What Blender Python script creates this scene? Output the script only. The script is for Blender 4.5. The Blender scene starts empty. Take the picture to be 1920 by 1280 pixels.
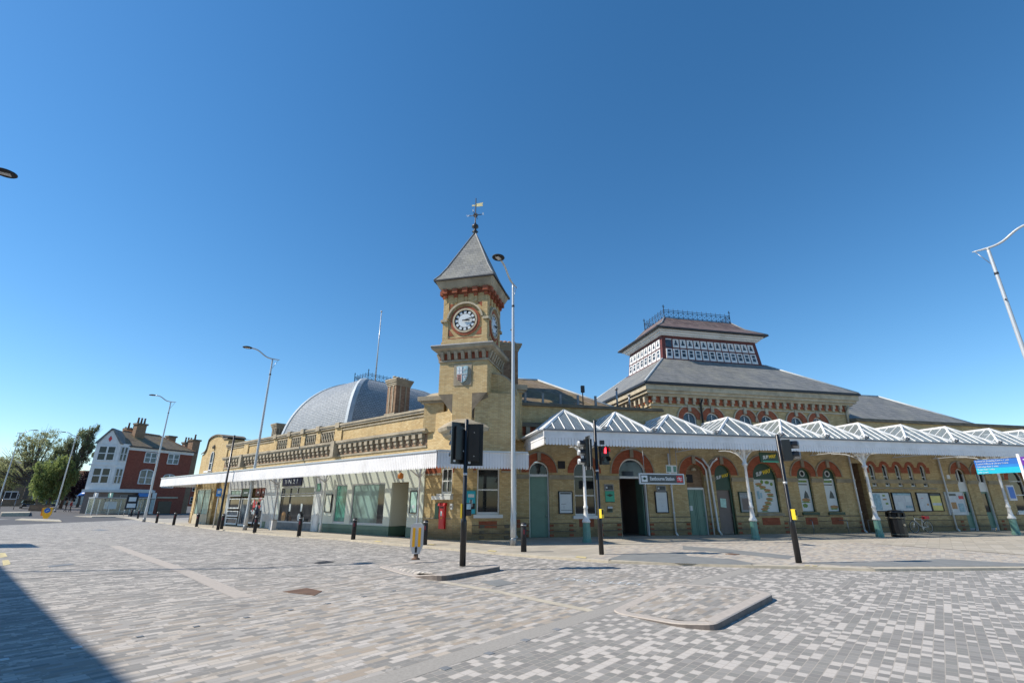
import bpy, math, random
from mathutils import Vector, Matrix
random.seed(7)
SC = bpy.context.scene; COL = SC.collection
R = math.radians
# ---------------------------------------------------------------- camera
F = 908.7; PITCH = R(18.54); EYE = 1.7
cd = bpy.data.cameras.new('camera'); cam = bpy.data.objects.new('camera', cd); COL.objects.link(cam)
cam.location = (0, 0, EYE); cam.rotation_euler = (R(90)+PITCH, 0, 0)
cd.sensor_width = 36; cd.lens = F/1920*36; cd.clip_end = 3000; cd.clip_start = 0.05
SC.camera = cam
# ---------------------------------------------------------------- sky, sun, exposure
SUN_HEAD, SUN_EL = 262.0, 43.5
w = bpy.data.worlds.new('World'); SC.world = w; w.use_nodes = True
wn = w.node_tree; bg = wn.nodes['Background']
sky = wn.nodes.new('ShaderNodeTexSky'); sky.sky_type = 'NISHITA'; sky.sun_disc = False
sky.sun_elevation = R(SUN_EL); sky.sun_rotation = R(SUN_HEAD); sky.altitude = 0
sky.air_density = 1.0; sky.dust_density = 0.1; sky.ozone_density = 3.5
hs = wn.nodes.new('ShaderNodeHueSaturation'); hs.inputs['Saturation'].default_value = 1.24; hs.inputs['Hue'].default_value = .4958
wn.links.new(sky.outputs[0], hs.inputs['Color']); wn.links.new(hs.outputs[0], bg.inputs[0]); bg.inputs[1].default_value = 0.118
sd = bpy.data.lights.new('sun', 'SUN'); so = bpy.data.objects.new('sun', sd); COL.objects.link(so)
sd.energy = 4.3; sd.angle = R(0.53); sd.color = (1, 0.92, 0.80)
sv = Vector((math.sin(R(SUN_HEAD))*math.cos(R(SUN_EL)), math.cos(R(SUN_HEAD))*math.cos(R(SUN_EL)), math.sin(R(SUN_EL))))
so.rotation_euler = sv.to_track_quat('Z', 'Y').to_euler(); so.location = (-20, -5, 30)
SC.view_settings.view_transform = 'Standard'; SC.view_settings.look = 'None'
SC.view_settings.exposure = 0.48; SC.view_settings.gamma = 1
# ---------------------------------------------------------------- surveying helpers (photo measurements -> world metres)
def ray(px, py):
    u = (px-960)/F; v = (640-py)/F
    return (u, math.cos(PITCH)-v*math.sin(PITCH), math.sin(PITCH)+v*math.cos(PITCH))
def gnd(px, py, z=0.0):
    d = ray(px, py); t = (z-EYE)/d[2]; return (d[0]*t, d[1]*t, z)
def at(px, py, Y):
    d = ray(px, py); t = Y/d[1]; return (d[0]*t, Y, EYE+d[2]*t)
class Fr:
    def __init__(s, o, rot): s.o = o; s.r = R(rot)
    def w(s, x, y, z=0):
        c, k = math.cos(s.r), math.sin(s.r); return (s.o[0]+c*x-k*y, s.o[1]+k*x+c*y, z)
    def q(s, px, py, off=0):
        d = ray(px, py); c, k = math.cos(s.r), math.sin(s.r)
        ux, uy = d[0]*c+d[1]*k, -d[0]*k+d[1]*c
        ox, oy = -s.o[0]*c-s.o[1]*k, s.o[0]*k-s.o[1]*c
        t = (off-oy)/uy; return (ox+ux*t, EYE+d[2]*t)
    def loc(s, p):
        c, k = math.cos(s.r), math.sin(s.r); dx, dy = p[0]-s.o[0], p[1]-s.o[1]
        return (dx*c+dy*k, -dx*k+dy*c)
C0 = (-3.76, 25.97)
FA = Fr(C0, -40); FB = Fr(C0, 13); FT = Fr((-2.43, 25.15), -13.8)
# ---------------------------------------------------------------- materials
def newmat(name):
    m = bpy.data.materials.new(name); m.use_nodes = True
    return m, m.node_tree, m.node_tree.nodes['Principled BSDF']
def nd(nt, t, **kw):
    n = nt.nodes.new(t)
    for k, v in kw.items(): setattr(n, k, v)
    return n
def ramp(nt, stops, mode='LINEAR'):
    r = nd(nt, 'ShaderNodeValToRGB'); r.color_ramp.interpolation = mode
    e = r.color_ramp.elements
    while len(e) > 1: e.remove(e[-1])
    e[0].position = stops[0][0]; e[0].color = (*stops[0][1], 1)
    for p, c in stops[1:]:
        x = e.new(p); x.color = (*c, 1)
    return r
def mixc(nt, fac, a, b, mode='MIX'):
    m = nd(nt, 'ShaderNodeMix', data_type='RGBA', blend_type=mode)
    for s, i in ((fac, 0), (a, 6), (b, 7)):
        if hasattr(s, 'links'): nt.links.new(s, m.inputs[i])
        elif i == 0: m.inputs[0].default_value = s
        else: m.inputs[i].default_value = (*s, 1)
    return m.outputs[2]
def noise(nt, vec, scale, detail=4, rough=.55):
    n = nd(nt, 'ShaderNodeTexNoise'); n.inputs['Scale'].default_value = scale
    n.inputs['Detail'].default_value = detail; n.inputs['Roughness'].default_value = rough
    if vec is not None: nt.links.new(vec, n.inputs['Vector'])
    return n.outputs[0]
def mapr(nt, src, a, b, c, d):
    m = nd(nt, 'ShaderNodeMapRange'); nt.links.new(src, m.inputs[0])
    for i, v in enumerate((a, b, c, d)): m.inputs[i+1].default_value = v
    return m.outputs[0]
def bump(nt, bs, h, st=.3, dist=.01):
    b = nd(nt, 'ShaderNodeBump'); b.inputs['Strength'].default_value = st; b.inputs['Distance'].default_value = dist
    nt.links.new(h, b.inputs['Height']); nt.links.new(b.outputs[0], bs.inputs['Normal'])
def plain(name, col, rough=.6, metal=0, var=.15, scale=3., spec=.5, dirt=None):
    m, nt, bs = newmat(name); tc = nd(nt, 'ShaderNodeTexCoord')
    n = noise(nt, tc.outputs['Object'], scale, 5)
    lo = tuple(c*(1-var) for c in col); hi = tuple(min(1, c*(1+var)) for c in col)
    f = mapr(nt, n, .3, .7, 0, 1)
    c = mixc(nt, f, lo, hi)
    if dirt:
        n2 = noise(nt, tc.outputs['Object'], scale*.4, 6, .7)
        c = mixc(nt, mapr(nt, n2, .5, .75, 0, .7), c, dirt)
    nt.links.new(c, bs.inputs['Base Color'])
    bs.inputs['Roughness'].default_value = rough; bs.inputs['Metallic'].default_value = metal
    bs.inputs['Specular IOR Level'].default_value = spec
    bump(nt, bs, noise(nt, tc.outputs['Object'], scale*9), .12, .01)
    return m
def uvz(nt):     # object coords folded so that courses run level on every vertical face
    tc = nd(nt, 'ShaderNodeTexCoord'); s = nd(nt, 'ShaderNodeSeparateXYZ'); nt.links.new(tc.outputs['Object'], s.inputs[0])
    a = nd(nt, 'ShaderNodeMath', operation='ADD'); nt.links.new(s.outputs[0], a.inputs[0]); nt.links.new(s.outputs[1], a.inputs[1])
    c = nd(nt, 'ShaderNodeCombineXYZ'); nt.links.new(a.outputs[0], c.inputs[0]); nt.links.new(s.outputs[2], c.inputs[1])
    return tc.outputs['Object'], c.outputs[0]
def brickmat(name, stops, mortar, bw=.225, bh=.075, ms=.008, rough=.85, stain=(.12, .09, .05), stain_amt=.45, vec=None, mortar_dark=True, bumpd=.006, low=None):
    m, nt, bs = newmat(name); o, v = uvz(nt)
    if vec: v = vec(nt)
    b = nd(nt, 'ShaderNodeTexBrick'); nt.links.new(v, b.inputs['Vector'])
    b.inputs['Scale'].default_value = 1; b.inputs['Brick Width'].default_value = bw; b.inputs['Row Height'].default_value = bh
    b.inputs['Mortar Size'].default_value = ms; b.inputs['Mortar Smooth'].default_value = .2; b.inputs['Bias'].default_value = 0
    b.inputs['Color1'].default_value = (0, 0, 0, 1); b.inputs['Color2'].default_value = (1, 1, 1, 1); b.inputs['Mortar'].default_value = (.5, .5, .5, 1)
    r = ramp(nt, stops, 'CONSTANT' if len(stops) > 3 else 'LINEAR'); nt.links.new(b.outputs['Color'], r.inputs[0])
    c = mixc(nt, b.outputs['Fac'], r.outputs[0], mortar)
    n = noise(nt, o, .55, 6, .65)
    c = mixc(nt, mapr(nt, n, .48, .72, 0, stain_amt), c, stain)
    mp = nd(nt, 'ShaderNodeMapping'); mp.inputs['Scale'].default_value = (2.2, 2.2, .16); nt.links.new(o, mp.inputs[0])
    n5 = noise(nt, mp.outputs[0], 1.0, 5, .6); c = mixc(nt, mapr(nt, n5, .52, .75, 0, stain_amt), c, stain)
    n2 = noise(nt, o, 7, 3)
    c = mixc(nt, mapr(nt, n2, .3, .7, 0, .25), c, tuple(x*.6 for x in stops[0][1]))
    if low:      # weathered plinth courses near the pavement
        s = nd(nt, 'ShaderNodeSeparateXYZ'); nt.links.new(o, s.inputs[0])
        ad = nd(nt, 'ShaderNodeMath', operation='ADD'); nt.links.new(s.outputs[2], ad.inputs[0])
        nt.links.new(mapr(nt, noise(nt, o, 2.5, 4), .3, .7, -.15, .15), ad.inputs[1])
        c = mixc(nt, mapr(nt, ad.outputs[0], .35, .8, .6, 0), c, low)
    nt.links.new(c, bs.inputs['Base Color']); bs.inputs['Roughness'].default_value = rough
    bs.inputs['Specular IOR Level'].default_value = .25
    iv = nd(nt, 'ShaderNodeMath', operation='SUBTRACT'); iv.inputs[0].default_value = 1; nt.links.new(b.outputs['Fac'], iv.inputs[1])
    bump(nt, bs, iv.outputs[0], .6, bumpd)
    return m
def glassmat(name, tint=(.02, .03, .03), rough=.04):
    m, nt, bs = newmat(name); tc = nd(nt, 'ShaderNodeTexCoord')
    n = noise(nt, tc.outputs['Object'], .9, 2)
    c = mixc(nt, mapr(nt, n, .35, .65, 0, 1), tuple(x*.5 for x in tint), tuple(x*1.7 for x in tint))
    nt.links.new(c, bs.inputs['Base Color']); bs.inputs['Roughness'].default_value = rough
    bs.inputs['Specular IOR Level'].default_value = .5
    return m
def cleargl(name, tint, dens=.35, gloss=.15):
    m = bpy.data.materials.new(name); m.use_nodes = True; nt = m.node_tree; nt.nodes.clear()
    tc = nd(nt, 'ShaderNodeTexCoord')
    t = nd(nt, 'ShaderNodeBsdfTransparent'); t.inputs[0].default_value = (.93, .96, .95, 1)
    d = nd(nt, 'ShaderNodeBsdfDiffuse')
    nt.links.new(mixc(nt, noise(nt, tc.outputs['Object'], 1.3, 3), tuple(x*.6 for x in tint), tint), d.inputs[0])
    g = nd(nt, 'ShaderNodeBsdfGlossy'); g.inputs['Roughness'].default_value = .12; g.inputs[0].default_value = (.85, .9, .95, 1)
    m1 = nd(nt, 'ShaderNodeMixShader'); m1.inputs[0].default_value = dens; nt.links.new(t.outputs[0], m1.inputs[1]); nt.links.new(d.outputs[0], m1.inputs[2])
    m2 = nd(nt, 'ShaderNodeMixShader'); m2.inputs[0].default_value = gloss; nt.links.new(m1.outputs[0], m2.inputs[1]); nt.links.new(g.outputs[0], m2.inputs[2])
    o = nd(nt, 'ShaderNodeOutputMaterial'); nt.links.new(m2.outputs[0], o.inputs[0]); return m
def emit(name, col, st):
    m, nt, bs = newmat(name); bs.inputs['Base Color'].default_value = (*col, 1)
    bs.inputs['Emission Color'].default_value = (*col, 1); bs.inputs['Emission Strength'].default_value = st; return m

H40 = (math.sin(R(40)), math.cos(R(40)))
def vec40(nt):   # world ground coords turned so courses run across the shop street
    tc = nd(nt, 'ShaderNodeTexCoord'); s = nd(nt, 'ShaderNodeSeparateXYZ'); nt.links.new(tc.outputs['Object'], s.inputs[0])
    def lin(a, b):
        m1 = nd(nt, 'ShaderNodeMath', operation='MULTIPLY'); m1.inputs[1].default_value = a; nt.links.new(s.outputs[0], m1.inputs[0])
        m2 = nd(nt, 'ShaderNodeMath', operation='MULTIPLY_ADD'); m2.inputs[1].default_value = b; nt.links.new(s.outputs[1], m2.inputs[0]); nt.links.new(m1.outputs[0], m2.inputs[2])
        return m2.outputs[0]
    c = nd(nt, 'ShaderNodeCombineXYZ'); nt.links.new(lin(H40[0], H40[1]), c.inputs[0]); nt.links.new(lin(H40[1], -H40[0]), c.inputs[1])
    return c.outputs[0]
def paving(name, stops, mortar, bw, bh, ms, warm=None, warm_amt=.5, rough=.75, alt=None):
    m, nt, bs = newmat(name); v = vec40(nt); tc = nd(nt, 'ShaderNodeTexCoord')
    b = nd(nt, 'ShaderNodeTexBrick'); nt.links.new(v, b.inputs['Vector'])
    b.inputs['Scale'].default_value = 1; b.inputs['Brick Width'].default_value = bw; b.inputs['Row Height'].default_value = bh
    b.inputs['Mortar Size'].default_value = ms; b.inputs['Mortar Smooth'].default_value = .1; b.inputs['Bias'].default_value = 0
    b.offset = .37; b.offset_frequency = 2; b.squash = 1.25; b.squash_frequency = 3
    b.inputs['Color1'].default_value = (0, 0, 0, 1); b.inputs['Color2'].default_value = (1, 1, 1, 1); b.inputs['Mortar'].default_value = (.5, .5, .5, 1)
    r = ramp(nt, stops, 'CONSTANT'); nt.links.new(b.outputs['Color'], r.inputs[0])
    c = r.outputs[0]
    if alt:      # light and dark stones come in loose drifts
        r3 = ramp(nt, alt, 'CONSTANT'); nt.links.new(b.outputs['Color'], r3.inputs[0])
        c = mixc(nt, mapr(nt, noise(nt, v, 1.1, 5, .75), .49, .51, 0, 1), c, r3.outputs[0])
    if warm:
        r2 = ramp(nt, warm, 'CONSTANT'); nt.links.new(b.outputs['Color'], r2.inputs[0])
        n = noise(nt, tc.outputs['Object'], .22, 3)
        # warm stones gather in the middle of the square
        s = nd(nt, 'ShaderNodeVectorMath', operation='DISTANCE'); nt.links.new(tc.outputs['Object'], s.inputs[0]); s.inputs[1].default_value = (-.6, 8, 0)
        c = mixc(nt, mapr(nt, s.outputs['Value'], 1.5, 9, warm_amt, 0.02), c, r2.outputs[0])
    c = mixc(nt, b.outputs['Fac'], c, mortar)
    n1 = noise(nt, tc.outputs['Object'], .35, 5, .6); c = mixc(nt, mapr(nt, n1, .35, .75, 0, .2), c, (.36, .34, .31))
    n2 = noise(nt, tc.outputs['Object'], 60, 3); c = mixc(nt, mapr(nt, n2, .3, .7, 0, .22), c, (.17, .17, .17))
    mp = nd(nt, 'ShaderNodeMapping'); mp.inputs['Rotation'].default_value = (0, 0, R(40)); mp.inputs['Scale'].default_value = (.06, 1.1, 1); nt.links.new(tc.outputs['Object'], mp.inputs[0])
    n4 = noise(nt, mp.outputs[0], 1.6, 6, .65); c = mixc(nt, mapr(nt, n4, .52, .74, 0, .26), c, (.13, .12, .11))
    vo = nd(nt, 'ShaderNodeTexVoronoi'); vo.inputs['Scale'].default_value = 1.7; nt.links.new(tc.outputs['Object'], vo.inputs['Vector'])
    c = mixc(nt, mapr(nt, vo.outputs['Distance'], .03, .05, .55, 0), c, (.09, .085, .08))
    n6 = noise(nt, tc.outputs['Object'], .9, 2, .4); c = mixc(nt, mapr(nt, n6, .68, .72, 0, .3), c, (.12, .11, .10))
    n3 = noise(nt, tc.outputs['Object'], 1.7, 7, .7); c = mixc(nt, mapr(nt, n3, .62, .7, 0, .25), c, (.15, .14, .13))
    nt.links.new(c, bs.inputs['Base Color']); bs.inputs['Roughness'].default_value = rough
    bs.inputs['Specular IOR Level'].default_value = .3
    iv = nd(nt, 'ShaderNodeMath', operation='SUBTRACT'); iv.inputs[0].default_value = 1; nt.links.new(b.outputs['Fac'], iv.inputs[1])
    bump(nt, bs, iv.outputs[0], .4, .004)
    return m
M = {}
M['brick'] = brickmat('yellow_stock_brick', [(0, (.51, .355, .165)), (.5, (.59, .43, .21)), (1, (.65, .50, .27))], (.40, .32, .20), stain_amt=.32, low=(.10, .075, .05))
M['redbrick'] = brickmat('red_rubbed_brick', [(0, (.33, .085, .04)), (1, (.46, .13, .065))], (.22, .10, .07), stain_amt=.3)
M['darkred'] = brickmat('dark_red_house_brick', [(0, (.24, .06, .04)), (1, (.36, .11, .07))], (.18, .08, .06), stain_amt=.2)
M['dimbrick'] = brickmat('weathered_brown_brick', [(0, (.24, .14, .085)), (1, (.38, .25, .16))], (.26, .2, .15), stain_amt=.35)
M['stone'] = plain('weathered_stone', (.34, .29, .21), .85, var=.25, scale=1.6, dirt=(.13, .11, .08))
M['stonelight'] = plain('pale_stone', (.46, .40, .29), .85, var=.2, scale=2, dirt=(.2, .17, .12))
M['stonedark'] = plain('sooty_stone', (.17, .14, .10), .9, var=.3, scale=2.2, dirt=(.07, .06, .045))
M['white'] = plain('white_paint', (.74, .74, .73), .45, var=.05, scale=1.5, dirt=(.5, .49, .46))
M['fascia'] = plain('white_fascia_boards', (.78, .77, .77), .5, var=.06, scale=1.1, dirt=(.48, .46, .43))
M['kerbside'] = plain('shade_painted_kerb_face', (.15, .13, .12), .85, var=.25, scale=5)  # island kerb sides: shade of the faces turned from the sun, put into the colour
M['cream'] = plain('cream_render', (.64, .66, .57), .6, var=.06, scale=1.2)
M['sage'] = plain('sage_green_paint', (.085, .17, .12), .45, var=.12, scale=2)
M['doorgreen'] = plain('station_green_paint', (.13, .24, .185), .4, var=.1, scale=2)
M['teal'] = plain('column_green_paint', (.12, .27, .22), .45, var=.15, scale=3, dirt=(.3, .33, .28))
M['darkgreen'] = plain('dark_green_paint', (.006, .045, .022), .35, var=.15)
M['slate'] = brickmat('roof_slate', [(0, (.165, .17, .17)), (.4, (.205, .21, .205)), (1, (.25, .25, .245))], (.08, .08, .08), .30, .20, .012, rough=.55, stain=(.31, .30, .25), stain_amt=.6)
M['purpleslate'] = brickmat('purple_slate', [(0, (.14, .10, .095)), (1, (.235, .175, .16))], (.08, .06, .06), .28, .19, .012, rough=.6, stain=(.15, .13, .11))
M['tile'] = brickmat('brown_roof_tile', [(0, (.17, .13, .09)), (1, (.30, .235, .17))], (.1, .08, .06), .25, .16, .012, rough=.7, stain=(.30, .22, .08), stain_amt=.5)
M['domesl'] = brickmat('scalloped_dome_slate', [(0, (.31, .325, .33)), (1, (.43, .445, .45))], (.13, .14, .145), .24, .15, .02, rough=.4, stain=(.22, .24, .26), stain_amt=.2)
M['lead'] = plain('lead_flashing', (.42, .46, .48), .45, var=.15, scale=2)
M['leaddark'] = plain('dull_lead', (.20, .21, .22), .6, var=.2)
M['iron'] = plain('black_iron', (.02, .02, .024), .45, var=.2)
M['black'] = plain('black_gloss_paint', (.012, .012, .013), .3, var=.2)
M['blackmatt'] = plain('matt_black', (.013, .014, .018), .7, var=.2)
M['oxblood'] = plain('oxblood_timber', (.13, .03, .022), .55, var=.2)
M['galv'] = plain('silver_painted_steel', (.50, .52, .53), .35, .25, var=.06, scale=1.2)
M['steel'] = plain('grey_steel', (.30, .31, .32), .35, .6, var=.1)
M['grey'] = plain('grey_paint', (.30, .30, .30), .5, var=.1)
M['palegrey'] = plain('pale_grey_paint', (.55, .55, .55), .5, var=.06)
M['glass'] = glassmat('dark_window_glass', (.018, .02, .022))
M['glassblue'] = glassmat('sky_lit_window_glass', (.06, .08, .10))
M['glassgreen'] = glassmat('green_film_glass', (.055, .20, .155), .12)
M['glassfrost'] = glassmat('frosted_shop_glass', (.15, .23, .205), .25)
M['roofglass'] = cleargl('wired_roof_glass', (.46, .52, .52), .42, .2)
M['shopglass'] = cleargl('clean_roof_glass', (.4, .45, .45), .16, .12)
M['clear'] = cleargl('shelter_glass', (.2, .3, .28), .1, .06)
M['red'] = plain('pillar_box_red', (.62, .015, .02), .3, var=.08)
M['signred'] = plain('sign_red', (.6, .03, .04), .4, var=.05)
M['navy'] = plain('navy_sign', (.008, .014, .05), .4, var=.1)
M['blue'] = plain('bright_blue', (.02, .2, .55), .4, var=.05)
M['royal'] = plain('royal_blue', (.02, .13, .45), .4, var=.05)
M['cyan'] = plain('cyan_sign', (.01, .42, .56), .4, var=.05)
M['purple'] = plain('purple_sign', (.12, .02, .28), .4)
M['green'] = plain('sign_green', (.05, .42, .27), .45, var=.05)
M['yellow'] = plain('amber_plastic', (.85, .42, .01), .4, var=.05)
M['yellowpaint'] = plain('yellow_paint', (.85, .60, .03), .45, var=.05)
M['wornyellow'] = plain('worn_yellow_paint', (.56, .47, .24), .7, var=.25, scale=6)
M['orange'] = plain('orange_plastic', (.75, .22, .02), .4)
M['poster'] = plain('white_poster_paper', (.62, .66, .68), .35, var=.04)
M['paper'] = plain('pale_paper', (.55, .58, .62), .35, var=.12, scale=4)
M['mapblue'] = plain('map_blue_print', (.26, .42, .50), .4, var=.3, scale=6)
M['bun'] = plain('toasted_bread_print', (.42, .22, .08), .5, var=.3, scale=14)
M['salad'] = plain('salad_print', (.16, .26, .05), .5, var=.5, scale=14)
M['mint'] = plain('mint_print', (.45, .68, .60), .4, var=.15, scale=6)
M['poster_dark'] = plain('dark_print', (.06, .07, .07), .4, var=.3, scale=8)
M['rust'] = plain('rusty_metal', (.14, .08, .05), .8, var=.3)
M['brownDoor'] = plain('brown_shutter', (.20, .15, .13), .5, var=.1)
M['dark'] = plain('dark_interior', (.02, .018, .016), .9)
M['asphalt'] = plain('asphalt', (.085, .083, .085), .9, var=.15, scale=.8, dirt=(.13, .125, .12))
M['slabbeige'] = paving('beige_concrete_flags', [(0, (.40, .36, .29)), (.3, (.46, .41, .33)), (.6, (.43, .38, .30)), (.8, (.5, .45, .37))], (.33, .29, .23), .6, .4, .008)
M['kerb'] = plain('sandy_kerb_stone', (.47, .42, .33), .8, var=.12, scale=5, dirt=(.3, .27, .2))
M['greyslab'] = plain('smooth_grey_slabs', (.20, .205, .20), .8, var=.12, scale=3)
M['band'] = plain('pale_granite_band', (.42, .375, .33), .8, var=.1, scale=12)
M['bandgrey'] = plain('grey_granite_band', (.32, .30, .27), .8, var=.12, scale=30)
gD, gM, gL, gB = (.205, .195, .18), (.26, .25, .23), (.56, .515, .465), (.47, .385, .29)
M['longpave'] = paving('long_grey_pavers', [(0, gM), (.18, gL), (.34, (.27, .26, .24)), (.5, (.54, .50, .455)), (.66, gD), (.78, (.44, .405, .365)), (.88, gM)], (.33, .30, .26), .24, .1, .005,
    warm=[(0, gM), (.2, gL), (.38, gB), (.55, (.52, .45, .36)), (.68, (.27, .26, .24)), (.82, (.48, .37, .26)), (.93, gL)], warm_amt=.6,
    alt=[(0, gD), (.2, gM), (.36, gL), (.52, gD), (.68, (.40, .37, .34)), (.8, gM)])
M['setts'] = paving('grey_and_white_setts', [(0, (.25, .24, .22)), (.17, (.28, .27, .25)), (.33, gL), (.46, (.30, .285, .265)), (.58, (.23, .22, .205)), (.72, (.55, .51, .465)), (.88, (.24, .235, .215))], (.40, .36, .31), .13, .11, .005)
M['pinksetts'] = paving('pink_and_cream_setts', [(0, (.46, .41, .34)), (.25, (.36, .32, .28)), (.45, (.52, .47, .40)), (.7, (.33, .31, .29)), (.85, (.5, .42, .33))], (.38, .34, .28), .3, .12, .005)
def leafm(name, col, var=.3):
    m, nt, bs = newmat(name); tc = nd(nt, 'ShaderNodeTexCoord'); n = noise(nt, tc.outputs['Object'], .9, 4)
    c = mixc(nt, mapr(nt, n, .3, .7, 0, 1), tuple(x*(1-var) for x in col), tuple(x*(1+var) for x in col)); nt.links.new(c, bs.inputs['Base Color']); bs.inputs['Roughness'].default_value = .7
    tr = nd(nt, 'ShaderNodeBsdfTranslucent'); nt.links.new(c, tr.inputs[0]); ms = nd(nt, 'ShaderNodeMixShader'); ms.inputs[0].default_value = .5
    nt.links.new(bs.outputs[0], ms.inputs[1]); nt.links.new(tr.outputs[0], ms.inputs[2]); nt.links.new(ms.outputs[0], nt.nodes['Material Output'].inputs[0]); return m
M['leafgreen'] = leafm('spring_willow_leaf', (.27, .33, .11))
M['leafpale'] = leafm('young_pale_leaf', (.38, .39, .19))
M['leafdull'] = leafm('dull_birch_leaf', (.24, .27, .14))
M['leafpurple'] = plain('purple_leaf', (.035, .012, .018), .7, var=.4)
M['bark'] = plain('grey_bark', (.13, .10, .08), .9, var=.3, scale=4)
M['skin'] = plain('skin', (.5, .3, .22), .6); M['hair'] = plain('dark_hair', (.03, .02, .015), .7)
M['denim'] = plain('dark_trousers', (.02, .022, .03), .8); M['bluetop'] = plain('blue_jacket', (.03, .08, .2), .8)
M['redtop'] = plain('maroon_jacket', (.2, .03, .04), .8); M['bagc'] = plain('cream_bag', (.55, .42, .34), .7)
M['carblack'] = plain('black_car_paint', (.015, .018, .02), .2, .3, spec=.8); M['carblue'] = plain('blue_car_paint', (.04, .07, .14), .2, .3)
M['lamplight'] = plain('headlight_glass', (.8, .8, .75), .15); M['hill'] = plain('distant_hill', (.10, .13, .13), .9, scale=.02)
M['terracotta'] = plain('terracotta', (.42, .2, .1), .8, var=.2); M['lampglow'] = emit('red_signal', (1, .02, .03), 6)
M['alarm'] = plain('alarm_box_orange', (.6, .2, .03), .4); M['roofplain'] = plain('flat_roof_felt', (.1, .1, .1), .9)
# ---------------------------------------------------------------- mesh builder
class MB:
    def __init__(s): s.v = []; s.f = []; s.mi = []; s.m = 0; s.sm = []; s.smooth = False
    def face(s, pts):
        n = len(s.v); s.v += [tuple(p) for p in pts]; s.f.append(tuple(range(n, n+len(pts)))); s.mi.append(s.m); s.sm.append(s.smooth); return s
    def box(s, x0, x1, y0, y1, z0, z1):
        x0, x1 = sorted((x0, x1)); y0, y1 = sorted((y0, y1)); z0, z1 = sorted((z0, z1))
        n = len(s.v); s.v += [(x, y, z) for z in (z0, z1) for y in (y0, y1) for x in (x0, x1)]
        for f in ((0, 2, 3, 1), (4, 5, 7, 6), (0, 1, 5, 4), (2, 6, 7, 3), (0, 4, 6, 2), (1, 3, 7, 5)):
            s.f.append(tuple(n+i for i in f)); s.mi.append(s.m); s.sm.append(False)
        return s
    def hexa(s, p):   # 8 points: bottom 4 ccw, top 4 ccw
        n = len(s.v); s.v += [tuple(q) for q in p]
        for f in ((3, 2, 1, 0), (4, 5, 6, 7), (0, 1, 5, 4), (1, 2, 6, 5), (2, 3, 7, 6), (3, 0, 4, 7)):
            s.f.append(tuple(n+i for i in f)); s.mi.append(s.m); s.sm.append(False)
        return s
    def prism(s, poly, y0, y1):     # poly in xz, ccw seen from -y
        n = len(s.v); k = len(poly); s.v += [(x, y0, z) for x, z in poly]+[(x, y1, z) for x, z in poly]
        s.f.append(tuple(range(n, n+k))); s.f.append(tuple(range(n+2*k-1, n+k-1, -1))); s.mi += [s.m]*2; s.sm += [False]*2
        for i in range(k):
            j = (i+1) % k; s.f.append((n+j, n+i, n+k+i, n+k+j)); s.mi.append(s.m); s.sm.append(s.smooth)
        return s
    def hprism(s, poly, z0, z1):    # poly in xy ccw
        n = len(s.v); k = len(poly); s.v += [(x, y, z0) for x, y in poly]+[(x, y, z1) for x, y in poly]
        s.f.append(tuple(range(n+k-1, n-1, -1))); s.f.append(tuple(range(n+k, n+2*k))); s.mi += [s.m]*2; s.sm += [False]*2
        for i in range(k):
            j = (i+1) % k; s.f.append((n+i, n+j, n+k+j, n+k+i)); s.mi.append(s.m); s.sm.append(s.smooth)
        return s
    def tube(s, pts, r, n=8, cap=True):
        pts = [Vector(p) for p in pts]; rs = r if isinstance(r, (list, tuple)) else [r]*len(pts)
        base = len(s.v)
        for i, p in enumerate(pts):
            d = (pts[min(i+1, len(pts)-1)]-pts[max(i-1, 0)]).normalized()
            a = Vector((0, 0, 1)) if abs(d.z) < .95 else Vector((1, 0, 0))
            u = d.cross(a).normalized(); v = d.cross(u)
            for k in range(n):
                t = 2*math.pi*k/n; s.v.append(tuple(p+(u*math.cos(t)+v*math.sin(t))*rs[i]))
        for i in range(len(pts)-1):
            for k in range(n):
                a = base+i*n+k; b = base+i*n+(k+1) % n; s.f.append((a, b, b+n, a+n)); s.mi.append(s.m); s.sm.append(n > 5)
        if cap:
            s.f.append(tuple(base+k for k in range(n))[::-1]); s.f.append(tuple(base+(len(pts)-1)*n+k for k in range(n))); s.mi += [s.m]*2; s.sm += [False]*2
        return s
    def lathe(s, prof, c=(0, 0), n=16, smooth=True, ph=0):   # prof [(r,z)]
        base = len(s.v)
        for r, z in prof:
            for k in range(n):
                t = 2*math.pi*k/n+ph; s.v.append((c[0]+r*math.cos(t), c[1]+r*math.sin(t), z))
        for i in range(len(prof)-1):
            for k in range(n):
                a = base+i*n+k; b = base+i*n+(k+1) % n; s.f.append((a, b, b+n, a+n)); s.mi.append(s.m); s.sm.append(smooth)
        s.f.append(tuple(base+k for k in range(n))[::-1]); s.f.append(tuple(base+(len(prof)-1)*n+k for k in range(n))); s.mi += [s.m]*2; s.sm += [False]*2
        return s
    def arcring(s, xc, zc, ri, ro, y0, y1, a0=0, a1=180, n=18, sx=1):
        pi_ = [(xc+ri*sx*math.cos(R(a0+(a1-a0)*i/n)), zc+ri*math.sin(R(a0+(a1-a0)*i/n))) for i in range(n+1)]
        po = [(xc+ro*sx*math.cos(R(a0+(a1-a0)*i/n)), zc+ro*math.sin(R(a0+(a1-a0)*i/n))) for i in range(n+1)]
        for i in range(n):
            a, b, c, d = pi_[i], po[i], po[i+1], pi_[i+1]
            s.face([(a[0], y0, a[1]), (d[0], y0, d[1]), (c[0], y0, c[1]), (b[0], y0, b[1])][::-1])
            s.face([(b[0], y0, b[1]), (c[0], y0, c[1]), (c[0], y1, c[1]), (b[0], y1, b[1])][::-1])
            s.face([(a[0], y0, a[1]), (a[0], y1, a[1]), (d[0], y1, d[1]), (d[0], y0, d[1])][::-1])
        return s
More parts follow.
